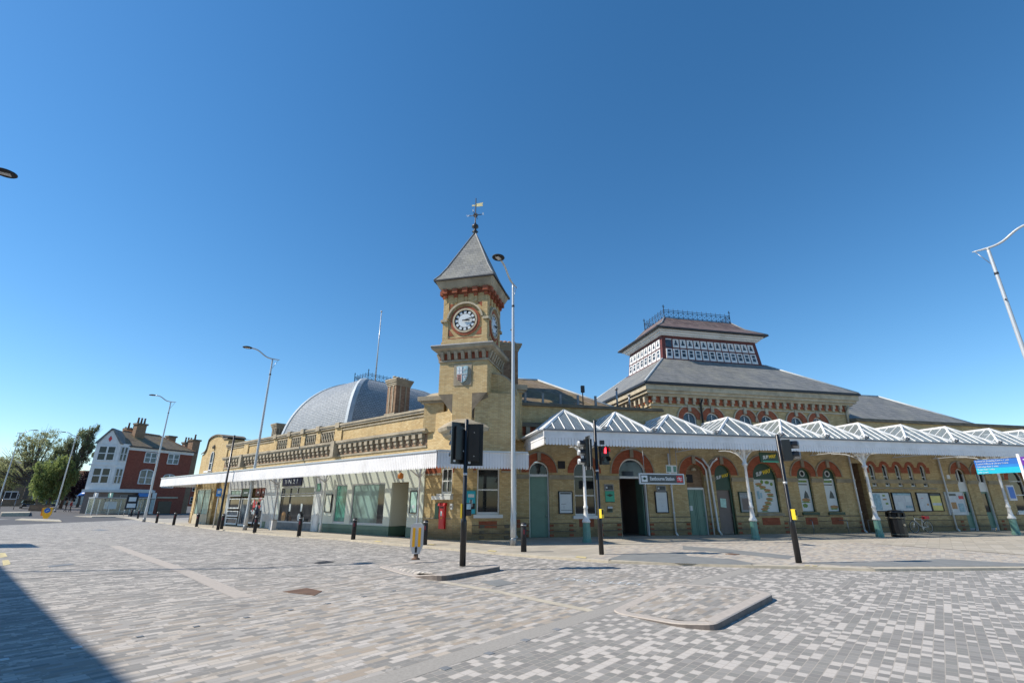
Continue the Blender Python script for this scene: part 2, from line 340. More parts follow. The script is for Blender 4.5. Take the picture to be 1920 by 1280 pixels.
    def build(s, name, mats, parent=None, frame=None, loc=None, rz=0, label=None):
        me = bpy.data.meshes.new(name); me.from_pydata(s.v, [], s.f); me.update()
        if not isinstance(mats, (list, tuple)): mats = [mats]
        for m in mats: me.materials.append(M[m] if isinstance(m, str) else m)
        me.polygons.foreach_set('material_index', s.mi)
        me.polygons.foreach_set('use_smooth', s.sm)
        o = bpy.data.objects.new(name, me); COL.objects.link(o)
        return place(o, parent, frame, loc, rz, label)
def place(o, parent=None, frame=None, loc=None, rz=0, label=None):
    if frame:
        o.location = (frame.o[0], frame.o[1], 0); o.rotation_euler = (0, 0, frame.r)
        if parent: o.location = (frame.o[0]-parent.location[0], frame.o[1]-parent.location[1], -parent.location[2])
    elif loc is not None: o.location = loc; o.rotation_euler = (0, 0, rz)
    if parent: o.parent = parent
    if label: o['label'] = label
    return o
def tag(o, label=None, cat=None, group=None, kind=None):
    for k, v in (('label', label), ('category', cat), ('group', group), ('kind', kind)):
        if v: o[k] = v
    return o
def thing(name, label, cat, loc=(0, 0, 0), rz=0, group=None):
    o = bpy.data.objects.new(name, None); COL.objects.link(o); o.location = loc; o.rotation_euler = (0, 0, rz); o.empty_display_size = .3
    return tag(o, label, cat, group)
def dup(root, loc, rz, label=None, group=None):
    r = root.copy(); COL.objects.link(r); r.location = loc; r.rotation_euler = (0, 0, rz)
    if label: r['label'] = label
    if group: r['group'] = group
    for ch in list(root.children):
        c = ch.copy(); COL.objects.link(c); c.parent = r
        for g in list(ch.children):
            d = g.copy(); COL.objects.link(d); d.parent = c
    return r
def text(s, size, mat, parent, x, y, z, name='lettering', rz=0, rx=90, depth=.006, align='CENTER', shear=0, sx=1, frame=None, tilt=0, bold=0):
    cu = bpy.data.curves.new(name, 'FONT'); cu.body = s; cu.size = size; cu.extrude = depth; cu.align_x = align; cu.align_y = 'CENTER'; cu.shear = shear; cu.offset = bold
    t = bpy.data.objects.new(name, cu); COL.objects.link(t)
    dg = bpy.context.evaluated_depsgraph_get(); me = bpy.data.meshes.new_from_object(t.evaluated_get(dg))
    bpy.data.objects.remove(t); bpy.data.curves.remove(cu)
    mt = Matrix.Translation((x, y, z)) @ Matrix.Rotation(R(rz), 4, 'Z') @ Matrix.Rotation(R(rx), 4, 'X') @ Matrix.Rotation(R(tilt), 4, 'Z') @ Matrix.Diagonal((sx, 1, 1, 1))
    me.transform(mt); me.materials.clear(); me.materials.append(M[mat])
    o = bpy.data.objects.new(name, me); COL.objects.link(o)
    return place(o, parent, frame)
def sheet(name, pts, z, mat, kind='structure', **kw):
    mb = MB(); mb.face([(p[0], p[1], z) for p in pts]); o = mb.build(name, mat); tag(o, kind=kind, **kw)
    if o.data.polygons[0].normal.z < 0: o.data.flip_normals()
    return o
def G(*pp, z=0): return [gnd(x, y, z) for x, y in pp]
def copytree(o, parent=None):
    c = o.copy(); COL.objects.link(c); c.parent = parent
    for ch in list(o.children): copytree(ch, c)
    return c
# ---------------------------------------------------------------- ground
def rise(x, y): return min(1.6, max(0, (-x-58)*.034))
def terrain(name, x0, x1, y0, y1, step, dz, mat, keep=None):
    mb = MB(); nx = int((x1-x0)/step); ny = int((y1-y0)/step); idx = {}
    for i in range(nx+1):
        for j in range(ny+1):
            x = x0+(x1-x0)*i/nx; y = y0+(y1-y0)*j/ny; idx[i, j] = len(mb.v); mb.v.append((x, y, rise(x, y)+dz))
    for i in range(nx):
        for j in range(ny):
            if keep and not keep(x0+(i+.5)*(x1-x0)/nx, y0+(j+.5)*(y1-y0)/ny): continue
            mb.f.append((idx[i, j], idx[i+1, j], idx[i+1, j+1], idx[i, j+1])); mb.mi.append(0); mb.sm.append(True)
    o = mb.build(name, mat); return tag(o, kind='structure')
terrain('ground', -1200, 1200, -300, 1500, 30, -.03, 'asphalt')
terrain('paved_square', -61, 60, -40, 92, 4, 0, 'longpave', lambda x, y: y < 40+(x+62)*6.5 if x < -50 else True)
def along(p, d, s): return (p[0]+H40[0]*d+H40[1]*s, p[1]+H40[1]*d-H40[0]*s)   # d along heading 40, s to the right of it
g0 = gnd(700, 1280); g1 = gnd(1120, 1149)
near = [g0[:2], g1[:2], gnd(1273, 1104)[:2], gnd(1405, 1066)[:2], gnd(1560, 1068)[:2], gnd(1640, 1072)[:2], gnd(1920, 1068)[:2], gnd(2700, 1064)[:2], (60, -40), along(g0, -45, 0)]
sheet('sett_paving', near, .004, 'setts')
def strip(name, pts, wd, z, mat):
    mb = MB()
    for a, b in zip(pts, pts[1:]):
        d = Vector((b[0]-a[0], b[1]-a[1])).normalized(); n = Vector((-d.y, d.x))*wd/2
        mb.face([(a[0]-n.x, a[1]-n.y, z), (b[0]-n.x, b[1]-n.y, z), (b[0]+n.x, b[1]+n.y, z), (a[0]+n.x, a[1]+n.y, z)])
    o = mb.build(name, mat); tag(o, kind='structure')
    return o
strip('grey_granite_band', [along(g0, -9, 0), g1, gnd(1273, 1104), gnd(1405, 1066)], .34, .006, 'bandgrey')
strip('pale_granite_band', G((215, 1023), (348, 1071), (457, 1119)), .34, .003, 'band')
strip('faint_granite_band', G((110, 990), (215, 1023)), .3, .003, 'bandgrey')
strip('thin_granite_line', G((457, 1119), (560, 1106), (700, 1084), (760, 1074)), .12, .0035, 'band')
strip('beige_granite_line', G((827, 1090), (930, 1108), (1120, 1147)), .2, .003, 'kerb')
strip('far_granite_line', G((520, 1030), (640, 1048), (760, 1062)), .14, .003, 'bandgrey')
strip('distant_granite_line', G((250, 990), (400, 1008), (600, 1034)), .14, .0035, 'bandgrey')
for a, b in (((28, 1086), (350, 1069)), ((350, 1069), (500, 1064)), ((500, 1064), (590, 1055))):
    strip('drain_channel', G(a, b), .03, .005, 'blackmatt')
def plate(name, pts, mat, label, cat, group=None, z=.008):
    mb = MB(); g = [gnd(*p) for p in pts]; mb.hprism([(p[0], p[1]) for p in g][::-1], .001, z)
    o = mb.build(name, mat); tag(o, label, cat, group); return o
plate('drain_cover', [(530, 1109), (590, 1116), (604, 1108), (575, 1102)], 'rust', 'square brown iron cover set in the paving left of the traffic island', 'manhole cover')
plate('drain_cover', [(88, 1061), (92, 1063), (138, 1058), (134, 1056)], 'leaddark', 'thin grey gully cover at far left near the shadowed corner', 'manhole cover')
plate('drain_cover', [(586, 1055), (600, 1057), (627, 1053), (612, 1051)], 'blackmatt', 'dark oval cover at the end of the drain channel', 'manhole cover')
plate('drain_cover', [(900, 1091), (930, 1099), (970, 1093), (935, 1086)], 'greyslab', 'smooth grey square cover just in front of the traffic island', 'manhole cover')
plate('drain_cover', [(170, 993), (190, 994.5), (205, 993), (188, 992)], 'leaddark', 'small grey cover far out on the empty square', 'manhole cover')
studs = [(262, 1193), (368, 1174), (462, 1157), (545, 1143), (615, 1131), (682, 1118), (738, 1107)]
for i, p in enumerate(studs+[(835, 1253), (917, 1225), (985, 1200), (1044, 1180), (143, 1214), (4, 1237)]):
    g = gnd(*p); s = .05 if i > 6 else .036; mb = MB(); c = [along(g, a*s*1.1, b*s) for a, b in ((-1, -1), (-1, 1), (1, 1), (1, -1))]
    mb.hprism(c[::-1], .002, .009); o = mb.build('road_stud', 'leaddark' if i < 11 else 'lead')
    od = ['first', 'second', 'third', 'fourth', 'fifth', 'sixth', 'seventh']
    if i < 7: tag(o, od[i]+' dark stud from the left in the row crossing the open square', 'road stud', 'dark studs in the left row')
    elif i < 11: tag(o, od[i-7]+' dark square stud from the bottom along the grey granite band', 'road stud', 'dark studs in the granite band')
    else: tag(o, ['bright metal stud in the shaded paving at lower left', 'bright metal stud at the left picture edge'][i-11], 'road stud')
# faded bicycle symbol
mb = MB()
def flatring(mb, c, r, wd, sx, ang):
    for k in range(20):
        q = []
        for rr, kk in ((r, k), (r, k+1), (r-wd, k+1), (r-wd, k)):
            t = 2*math.pi*kk/20; q.append(along(c, rr*math.cos(t)*sx, rr*math.sin(t)))
        mb.face([(p[0], p[1], .0042) for p in q])
ca, cb = gnd(480, 1078), gnd(583, 1070)
flatring(mb, ca, .62, .14, 1.0, 0); flatring(mb, cb, .62, .14, 1.0, 0)
o = mb.build('bicycle_marking', 'bandgrey'); tag(o, kind='structure')
strip('bicycle_marking', [ca, gnd(545, 1079), cb], .13, .0045, 'bandgrey'); strip('bicycle_marking', [gnd(520, 1068), gnd(545, 1079), gnd(600, 1083)], .13, .005, 'bandgrey')
# ---------------------------------------------------------------- station pavement (raised, kerbed)
PZ = .06
kline = [gnd(x, y, PZ) for x, y in [(232, 970), (300, 979), (365, 986), (410, 992), (520, 1002), (640, 1010), (723, 1018), (807, 1025), (923, 1035), (1007, 1042), (1097, 1048), (1140, 1051), (1413, 1060), (1500, 1061.5), (1640, 1066), (1920, 1064), (2500, 1058)]]
back = [(70, 45), FB.w(50, 3), FB.w(3, 3), FA.w(0, 3), FA.w(-35, 3), FA.w(-50, 3), (-66, 82)]
mb = MB(); poly = [(p[0], p[1]) for p in kline]+[(p[0], p[1]) for p in back]; mb.hprism(poly, -.02, PZ)
tag(mb.build('station_pavement', 'slabbeige'), kind='structure')
mb = MB()
for a, b in zip(kline, kline[1:]):
    d = Vector((b[0]-a[0], b[1]-a[1])).normalized(); n = Vector((-d.y, d.x))
    o1, i1 = .004, .3
    mb.hexa([(a[0]-n.x*o1, a[1]-n.y*o1, 0), (b[0]-n.x*o1, b[1]-n.y*o1, 0), (b[0]+n.x*i1, b[1]+n.y*i1, 0), (a[0]+n.x*i1, a[1]+n.y*i1, 0),
             (a[0]-n.x*o1, a[1]-n.y*o1, PZ+.005), (b[0]-n.x*o1, b[1]-n.y*o1, PZ+.005), (b[0]+n.x*i1, b[1]+n.y*i1, PZ+.005), (a[0]+n.x*i1, a[1]+n.y*i1, PZ+.005)])
tag(mb.build('kerb', 'kerb'), kind='structure')
def psheet(name, px, mat, z): return sheet(name, [gnd(x, y, PZ) for x, y in px], z, mat)
psheet('pink_sett_forecourt', [(1105, 1047), (1140, 1037), (1130, 1026), (1300, 1014), (1560, 1016), (1670, 1018), (1780, 1030), (1920, 1041), (2500, 1050), (2500, 1057), (1920, 1062.5), (1640, 1064.5), (1500, 1060), (1413, 1058.5), (1140, 1049.5)], 'pinksetts', PZ+.004)
psheet('grey_slab_paving', [(1140, 1048.5), (1170, 1038), (1280, 1035), (1290, 1042), (1373, 1048), (1420, 1057), (1395, 1058.5), (1280, 1056)], 'greyslab', PZ+.008)
psheet('grey_slab_paving', [(1280, 1023), (1340, 1027), (1490, 1042), (1478, 1048), (1340, 1034), (1280, 1030)], 'greyslab', PZ+.008)
psheet('grey_slab_paving', [(1490, 1055), (1560, 1054), (1630, 1054), (1765, 1047.5), (1920, 1056), (2400, 1056), (2400, 1059), (1920, 1061.5), (1640, 1062)], 'greyslab', PZ+.008)
psheet('beige_slab_paving', [(1640, 1019.5), (1920, 1009.5), (2500, 1000), (2500, 1047), (1920, 1040), (1775, 1029)], 'slabbeige', PZ+.012)
for px in ([(800, 1021), (812, 1022), (818, 1020.5), (806, 1019.5)], [(913, 1033), (928, 1034.5), (932, 1032.5), (918, 1031)], [(1078, 1045), (1098, 1047), (1100, 1044), (1082, 1042.5)], [(1508, 1061), (1518, 1061.2), (1518, 1059.8), (1509, 1059.6)], [(1523, 1061.4), (1533, 1061.6), (1533, 1060.2), (1524, 1060)], [(700, 1015), (712, 1016), (718, 1014.5), (706, 1013.5)]):
    psheet('yellow_kerb_mark', px, 'wornyellow', PZ+.014)
plate('drain_cover', [(1360, 1042), (1378, 1044), (1388, 1043), (1372, 1041)], 'rust', 'small rusty cover in the pink forecourt paving behind the lights', 'manhole cover', z=PZ+.02)
# ---------------------------------------------------------------- traffic islands
def island(name, px, h, surf, label, lowdir=None, span=(0, 1)):
    t = thing(name, label, 'traffic island', gnd(*px[0]))
    P = [Vector(gnd(x, y)[:2]) for x, y in px]
    # round the corners
    Q = []
    for i, p in enumerate(P):
        a, b = P[i-1], P[(i+1) % len(P)]
        r = min(.35, (a-p).length*.3, (b-p).length*.3)
        u, v = (a-p).normalized()*r, (b-p).normalized()*r
        for k in range(5):
            s = k/4; Q.append((1-s)**2*(p+u)+2*s*(1-s)*p+s*s*(p+v))
    c = sum(Q, Vector((0, 0)))/len(Q); o0 = Vector(t.location[:2]); area = sum(Q[i-1].x*Q[i].y-Q[i].x*Q[i-1].y for i in range(len(Q)))
    if area < 0: Q.reverse()
    loc = [(q-o0) for q in Q]; inn = []
    for i, q in enumerate(loc):
        d = (loc[(i+1) % len(loc)]-loc[i-1]).normalized(); inn.append(q+Vector((-d.y, d.x))*.2)
    mb = MB(); n = len(loc)
    def hh(v):
        if lowdir is None: return h
        k = (Vector(lowdir).dot(v)-span[0])/span[1]; return .02+(h-.02)*max(0, min(1, k))
    for i in range(n):
        j = (i+1) % n; a, b, ci, di = loc[i], loc[j], inn[j], inn[i]
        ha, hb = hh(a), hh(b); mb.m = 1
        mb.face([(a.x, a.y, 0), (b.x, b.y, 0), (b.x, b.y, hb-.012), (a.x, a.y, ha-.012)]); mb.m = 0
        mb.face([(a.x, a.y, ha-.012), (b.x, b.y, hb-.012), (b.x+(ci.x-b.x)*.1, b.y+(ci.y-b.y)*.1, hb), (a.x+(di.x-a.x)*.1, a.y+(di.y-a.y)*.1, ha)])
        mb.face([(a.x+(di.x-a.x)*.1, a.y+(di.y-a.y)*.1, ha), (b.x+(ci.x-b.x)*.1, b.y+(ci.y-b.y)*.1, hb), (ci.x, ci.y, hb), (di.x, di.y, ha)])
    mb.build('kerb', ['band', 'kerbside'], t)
    mb = MB(); mb.face([(p.x, p.y, hh(p)-.003) for p in inn]); 
    o = mb.build('paving', surf, t)
    # keep the paving pattern in world coordinates
    o.parent = None; o.data.transform(Matrix.Translation(t.location)); o.location = (0, 0, 0); o.parent = t; o.location = -t.location
    return t
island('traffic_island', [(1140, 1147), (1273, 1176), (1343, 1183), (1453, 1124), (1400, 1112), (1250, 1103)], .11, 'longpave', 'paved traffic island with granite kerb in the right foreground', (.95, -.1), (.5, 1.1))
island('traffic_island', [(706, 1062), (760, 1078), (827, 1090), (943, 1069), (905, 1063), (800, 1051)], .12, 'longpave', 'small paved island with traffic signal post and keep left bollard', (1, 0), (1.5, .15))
# ---------------------------------------------------------------- far left road
for pts, nm in (([(0, 968), (55, 967), (52, 970), (0, 971)], 'far_refuge'), ([(28, 975), (115, 978), (110, 975), (40, 973)], 'far_island')):
    mb = MB(); g = [gnd(*p) for p in pts]; mb.hprism([(p[0], p[1]) for p in g], 0, .1+rise(g[0][0], 0)); tag(mb.build('distant_island', 'kerb'), kind='structure')
mb = MB(); g = [gnd(*p) for p in [(172, 970), (240, 969), (240, 966), (150, 963), (20, 961), (20, 963)]]
mb.hprism([(p[0], p[1]) for p in g], -.02, .12); tag(mb.build('far_pavement', 'slabbeige'), kind='structure')
# low hill beyond the town
mb = MB(); N = 40
for i in range(N):
    for lo, hi in ((0, 1),):
        x0, x1 = -900+i*1300/N, -900+(i+1)*1300/N
        h = lambda x: 26+7*math.sin(x*.006)+4*math.sin(x*.017+1)
        mb.face([(x0, 560, -2), (x1, 560, -2), (x1, 640, h(x1)), (x0, 640, h(x0))]); mb.face([(x0, 640, h(x0)), (x1, 640, h(x1)), (x1, 900, h(x1)*.9), (x0, 900, h(x0)*.9)])
tag(mb.build('hill', 'hill'), kind='structure')
# ---------------------------------------------------------------- building behind the camera whose shadow crosses the lower left corner
sh = Vector((math.sin(R(SUN_HEAD-180)), math.cos(R(SUN_HEAD-180)))); tn = math.tan(R(SUN_EL))
prof = [((-22, 24), 11.2), ((-14.9, 15.5), 11.2), ((-9.3, 10.5), 11.6), ((-6.7, 8.2), 11.2), ((-5.9, 7.5), 12.0), ((-4.7, 6.5), 11.6), ((-3.8, 5.7), 12), ((0.5, 1.6), 12), ((8, -6), 12)]
pp = []
for (gx, gy), h in prof[1:]:
    L = h/tn; pp.append((gx-sh.x*L, gy-sh.y*L, h))
t = thing('unseen_shadow_building', 'tall building out of frame at left casting the dark shadow on the paving', 'building', (pp[0][0], pp[0][1], 0))
mb = MB()
for a, b in zip(pp, pp[1:]):
    d = Vector((b[0]-a[0], b[1]-a[1])).normalized(); n = Vector((d.y, -d.x))*6; ox, oy = pp[0][0], pp[0][1]
    if n.dot(sh) > 0: n = -n
    q = [(a[0]-ox, a[1]-oy), (b[0]-ox, b[1]-oy), (b[0]+n.x-ox, b[1]+n.y-oy), (a[0]+n.x-ox, a[1]+n.y-oy)]
    mb.hexa([(x, y, 0) for x, y in q]+[(q[0][0], q[0][1], a[2]), (q[1][0], q[1][1], b[2]), (q[2][0], q[2][1], b[2]), (q[3][0], q[3][1], a[2])])
mb.build('wall', 'dimbrick', t)
# shadow wedge at the left edge: a kiosk-height sign gantry out of frame
L = 6/tn; w4 = [(-28.6, 29.1), (-28.1, 29.1), (-19.7, 21.7), (-20.0, 20.5)]
t = thing('unseen_shadow_hoarding', 'tall hoarding out of frame at left casting the small dark wedge', 'hoarding', (-19.7-sh.x*L, 21.7-sh.y*L, 0))
ox, oy = t.location[:2]; mb = MB()
mb.hexa([(-22-ox-sh.x*L+dx, 23.7-oy-sh.y*L+dy, z) for z in (3.6, 6) for dx, dy in ((0, 0), (2.3, -2.0), (2.4, -1.88), (.1, .12))])
mb.build('board', 'grey', t)
mb = MB(); mb.tube([(-.3, .3, 0), (-.3, .3, 4)], .09); mb.build('post', 'steel', t)

a_, b_ = Vector(gnd(1030, 1083)), Vector(gnd(1222, 1097)); ang = math.degrees(math.atan2(b_.y-a_.y, b_.x-a_.x)); mid_ = (a_+b_)/2
o = text('LOOK  LEFT', .42, 'poster', None, mid_.x, mid_.y, .004, name='road_lettering', rz=ang, rx=0, depth=.0008, sx=(b_-a_).length/(.42*6.2)); tag(o, kind='structure')
for px in ([(0, 1036), (10, 1036), (14, 1043), (0, 1045)], [(4, 1050), (16, 1049), (20, 1057), (6, 1060)]): sheet('yellow_line', [gnd(x, y) for x, y in px], .004, 'wornyellow')
# ================================================================ the station (one building, many parts)
ST = thing('railway_station', 'long yellow brick railway station with clock tower, lantern roof, slate dome and white canopies', 'station building', (C0[0], C0[1], 0))
def arcpts(x0, x1, zs, rise=None, n=14):
    xc = (x0+x1)/2; r = (x1-x0)/2; rz = r if rise is None else rise
    return [(xc-r*math.cos(math.pi*i/n), zs+rz*math.sin(math.pi*i/n)) for i in range(n+1)]
def wallmesh(mb, x0, x1, z0, z1, y, ops, depth=.22, thick=.45, back=True):
    """ops: (xa, xb, zb, zs, rise) ; rise 0 = flat head"""
    cur = x0
    def q(a, b, c, d): mb.face([(a, y, c), (b, y, c), (b, y, d), (a, y, d)])
    for xa, xb, zb, zs, rs in sorted(ops):
        if xa > cur: q(cur, xa, z0, z1)
        if zb > z0: q(xa, xb, z0, zb); mb.face([(xa, y, zb), (xb, y, zb), (xb, y+depth, zb), (xa, y+depth, zb)])
        pts = arcpts(xa, xb, zs, rs) if rs else [(xa, zs), (xb, zs)]
        for a, b in zip(pts, pts[1:]):
            mb.face([(a[0], y, a[1]), (b[0], y, b[1]), (b[0], y, z1), (a[0], y, z1)])
            mb.face([(a[0], y, a[1]), (a[0], y+depth, a[1]), (b[0], y+depth, b[1]), (b[0], y, b[1])])
        mb.face([(xa, y, zb), (xa, y+depth, zb), (xa, y+depth, zs), (xa, y, zs)])
        mb.face([(xb, y, zb), (xb, y, zs), (xb, y+depth, zs), (xb, y+depth, zb)])
        cur = xb
    if cur < x1: q(cur, x1, z0, z1)
    t = y+thick
    mb.face([(x0, y, z1), (x1, y, z1), (x1, t, z1), (x0, t, z1)])
    mb.face([(x0, y, z0), (x0, y, z1), (x0, t, z1), (x0, t, z0)]); mb.face([(x1, y, z0), (x1, t, z0), (x1, t, z1), (x1, y, z1)])
    if back: mb.face([(x0, t, z0), (x0, t, z1), (x1, t, z1), (x1, t, z0)])
def archpoly(xa, xb, zb, zs, rs): 
    p = [(xa, zb), (xb, zb)]
    if rs: p += [(a, b) for a, b in reversed(arcpts(xa, xb, zs, rs))]
    else: p += [(xb, zs), (xa, zs)]
    return p
def window(fr, xa, xb, zb, zs, rs, y=.14, fw=.06, mat='white', glass='glass', rails=(), mull=(), sill=True, label=None, name='window', sillmat='white'):
    mb = MB(); mb.prism(archpoly(xa+.01, xb-.01, zb+.01, zs, rs*.98 if rs else 0), y+.03, y+.05); p = mb.build(name, glass, ST, fr, label=label)
    f = MB(); f.box(xa, xa+fw, y-.03, y+.028, zb, zs); f.box(xb-fw, xb, y-.03, y+.028, zb, zs); f.box(xa+fw, xb-fw, y-.03, y+.026, zb, zb+fw*1.6)
    if rs:
        xc = (xa+xb)/2; r = (xb-xa)/2
        pi_ = arcpts(xa+fw, xb-fw, zs, rs-fw); po = arcpts(xa, xb, zs, rs)
        for a, b, c, d in zip(po, po[1:], pi_[1:], pi_):
            f.face([(a[0], y-.03, a[1]), (d[0], y-.03, d[1]), (c[0], y-.03, c[1]), (b[0], y-.03, b[1])]); f.face([(d[0], y-.03, d[1]), (d[0], y+.028, d[1]), (c[0], y+.028, c[1]), (c[0], y-.03, c[1])])
    else: f.box(xa+fw, xb-fw, y-.03, y+.026, zs-fw, zs)
    for z in rails: f.box(xa+fw, xb-fw, y-.025, y+.024, z-fw*.45, z+fw*.45)
    for x, a, b in mull: f.box(x-.02, x+.02, y-.02, y+.022, a, b)
    f.build('frame', mat, p)
    if sill: s = MB(); s.box(xa-.15, xb+.15, -.12, y+.02, zb-.16, zb-.002); s.build('sill', sillmat, p)
    return p
def redarch(mb, xa, xb, zs, rs, wd=.42, y=-.03, y1=.005):
    pi_ = arcpts(xa, xb, zs, rs, 18); po = arcpts(xa-wd, xb+wd, zs, rs+wd, 18)
    for a, b, c, d in zip(po, po[1:], pi_[1:], pi_):
        mb.face([(a[0], y, a[1]), (d[0], y, d[1]), (c[0], y, c[1]), (b[0], y, b[1])]); mb.face([(a[0], y, a[1]), (b[0], y, b[1]), (b[0], y1, b[1]), (a[0], y1, a[1])])
        mb.face([(d[0], y, d[1]), (d[0], y1+.1, d[1]), (c[0], y1+.1, c[1]), (c[0], y, c[1])])
def hood(mb, xa, xb, zs, rs, wd=.42, t=.07, y=-.07):
    pi_ = arcpts(xa-wd, xb+wd, zs, rs+wd, 18); po = arcpts(xa-wd-t, xb+wd+t, zs, rs+wd+t, 18)
    for a, b, c, d in zip(po, po[1:], pi_[1:], pi_):
        mb.face([(a[0], y, a[1]), (d[0], y, d[1]), (c[0], y, c[1]), (b[0], y, b[1])]); mb.face([(a[0], y, a[1]), (b[0], y, b[1]), (b[0], 0, b[1]), (a[0], 0, a[1])]); mb.face([(d[0], y, d[1]), (d[0], 0, d[1]), (c[0], 0, c[1]), (c[0], y, c[1])])
    xc = (xa+xb)/2; mb.box(xc-.1, xc+.1, y-.04, 0, zs+rs+.02, zs+rs+wd+.04)
# ---------------------------------------------------------------- arcade wing (right, behind the glass canopy)
ZB = PZ
ZS = 3.33
ops = dict(d1=(4.8, 5.92, ZB, ZS, .6), sash=(7.35, 8.6, 1.12, ZS, .66), ent=(10.02, 11.7, ZB, ZS, .88), d2=(14.22, 15.36, ZB, ZS, .6), sd=(16.1, 17.2, ZB, ZS, .6),
           s2=(18.68, 20.36, 1.24, 3.2, .88), s3=(21.83, 22.82, 1.26, ZS, .52), s4=(23.7, 24.68, 1.26, ZS, .52),
           n1=(26.08, 26.9, ZB, 4.2, 0), dd1=(34.4, 35.26, ZB, 3.62, .36), dd2=(36.2, 37.06, ZB, 3.62, .36), w9=(39.0, 40.4, 1.2, 3.3, .7), w10=(42.2, 43.6, 1.2, 3.3, .7))
slits = [27.6+i*1.03 for i in range(5)]
for i, s in enumerate(slits): ops['sl%d' % i] = (s-.2, s+.2, 2.78, 3.95, .2)
mb = MB(); wallmesh(mb, 3.1, 47, -.05, 5.0, 0, list(ops.values()), depth=.32, back=False)
WB = mb.build('wall', 'brick', ST, FB, label='yellow brick arcade wall with red arches under the glass canopy')
mb = MB()
for k in ('d1', 'ent', 'd2', 'sd', 's2', 's3', 's4', 'dd1', 'dd2', 'w9', 'w10'):
    o = ops[k]; redarch(mb, o[0], o[1], o[3], o[4], .44 if k != 'ent' else .46)
o = ops['sash']; redarch(mb, o[0], o[1], o[3], o[4], .36)
for s in slits: redarch(mb, s-.2, s+.2, 3.95, .2, .2, y=-.02)
for a, b in zip([27.05]+[q+.22 for q in slits], [q-.22 for q in slits]+[32.3]): mb.box(a, b, -.012, .02, 3.62, 4.0)
for a, b in ((3.9, 4.3), (7.55, 8.4), (18.9, 20.1), (21.9, 22.75), (23.75, 24.6)): mb.box(a, b, -.012, .02, .55, .95)
for x in (4.62, 6.0, 7.1, 8.8, 9.85, 11.8, 14.05, 15.5, 17.35, 18.5, 20.5, 25.9, 33.9, 37.4):
    for k in range(3): mb.box(x-.11, x+.11, -.03, .02, .1+k*.24, .21+k*.24)
mb.build('red_brickwork', 'redbrick', WB)
mb = MB()
for k in ('d1', 'ent', 'd2', 'sd', 's2', 's3', 's4', 'dd1', 'dd2', 'w9', 'w10'):
    o = ops[k]; hood(mb, o[0], o[1], o[3], o[4], .44 if k != 'ent' else .46)
xs = sorted((o[0], o[1]) for k, o in ops.items() if not k.startswith('sl')); c = 3.1
for a, b in xs+[(47, 47)]:
    if 27 < c < 33: c = 32.6
    if a-c > .1:
        mb.box(c+.0, a-.0, -.09, 0, 3.1, 3.2); mb.box(c, a, -.05, 0, 2.98, 3.1)
    c = b
mb.box(27.2, 32.4, -.14, 0, 2.62, 2.71)
mb.build('string_course', 'stone', WB)
mb = MB(); c = 3.1
for a, b in xs+[(47, 47)]:
    if a-c > .1:
        mb = MB(); mb.box(c, a, -.035, .03, .33, .38); mb.box(c, a, -.03, .02, .72, .76)
        if a not in (ops['sash'][0],): mb.box(c, a, -.015, .01, 1.0, 1.05)
        mb.build('plinth_band', 'stonedark', WB)
    c = b

# back-drops inside openings
def leaf(fr, name, xa, xb, zb, zt, y, mat, panels, frame='white', label=None, double=False, glaz=None, handle=True):
    mb = MB(); mb.box(xa, xb, y, y+.05, zb, zt); p = mb.build(name, mat, ST, fr, label=label)
    g = MB()
    n = 2 if double else 1; wd = (xb-xa)/n
    for i in range(n):
        for (za, zc) in panels:
            a, b = xa+i*wd+.09, xa+(i+1)*wd-.09
            g.box(a, a+.03, y-.02, y, za, zc); g.box(b-.03, b, y-.02, y, za, zc); g.box(a+.03, b-.03, y-.02, y, za, za+.03); g.box(a+.03, b-.03, y-.02, y, zc-.03, zc)
    if double: g.box(xa+wd-.02, xa+wd+.02, y-.03, y, zb, zt)
    g.build('panel_moulding', mat, p)
    if glaz: q = MB(); q.box(xa+.1, xb-.1, y-.01, y+.01, *glaz); q.build('pane', 'glass', p)
    if handle: h = MB(); h.tube([(xb-.1, y-.05, 1.0), (xb-.1, y-.05, 1.18)], .014, 6); h.build('handle', 'steel', p)
    return p
# 1 tall green door with dark fanlight
o = ops['d1']; p = leaf(FB, 'door', o[0]+.06, o[1]-.06, ZB, 3.12, .16, 'doorgreen', [(.15, .95), (1.05, 1.75), (1.85, 2.5), (2.6, 3.05)], label='tall green panelled door with half round fanlight')
f = MB(); f.box(o[0], o[0]+.06, .1, .2, ZB, ZS); f.box(o[1]-.06, o[1], .1, .2, ZB, ZS); f.box(o[0]+.06, o[1]-.06, .1, .2, 3.12, 3.24); f.arcring((o[0]+o[1])/2, ZS, .5, .57, .1, .2); f.build('frame', 'white', p)
f = MB(); f.prism(archpoly(o[0]+.05, o[1]-.05, 3.22, ZS, .55), .17, .19); f.build('fanlight', 'glass', p)
# 2 sash
o = ops['sash']; window(FB, *o, rails=(2.15, 3.15), label='tall arched sash window beside the tall green door')
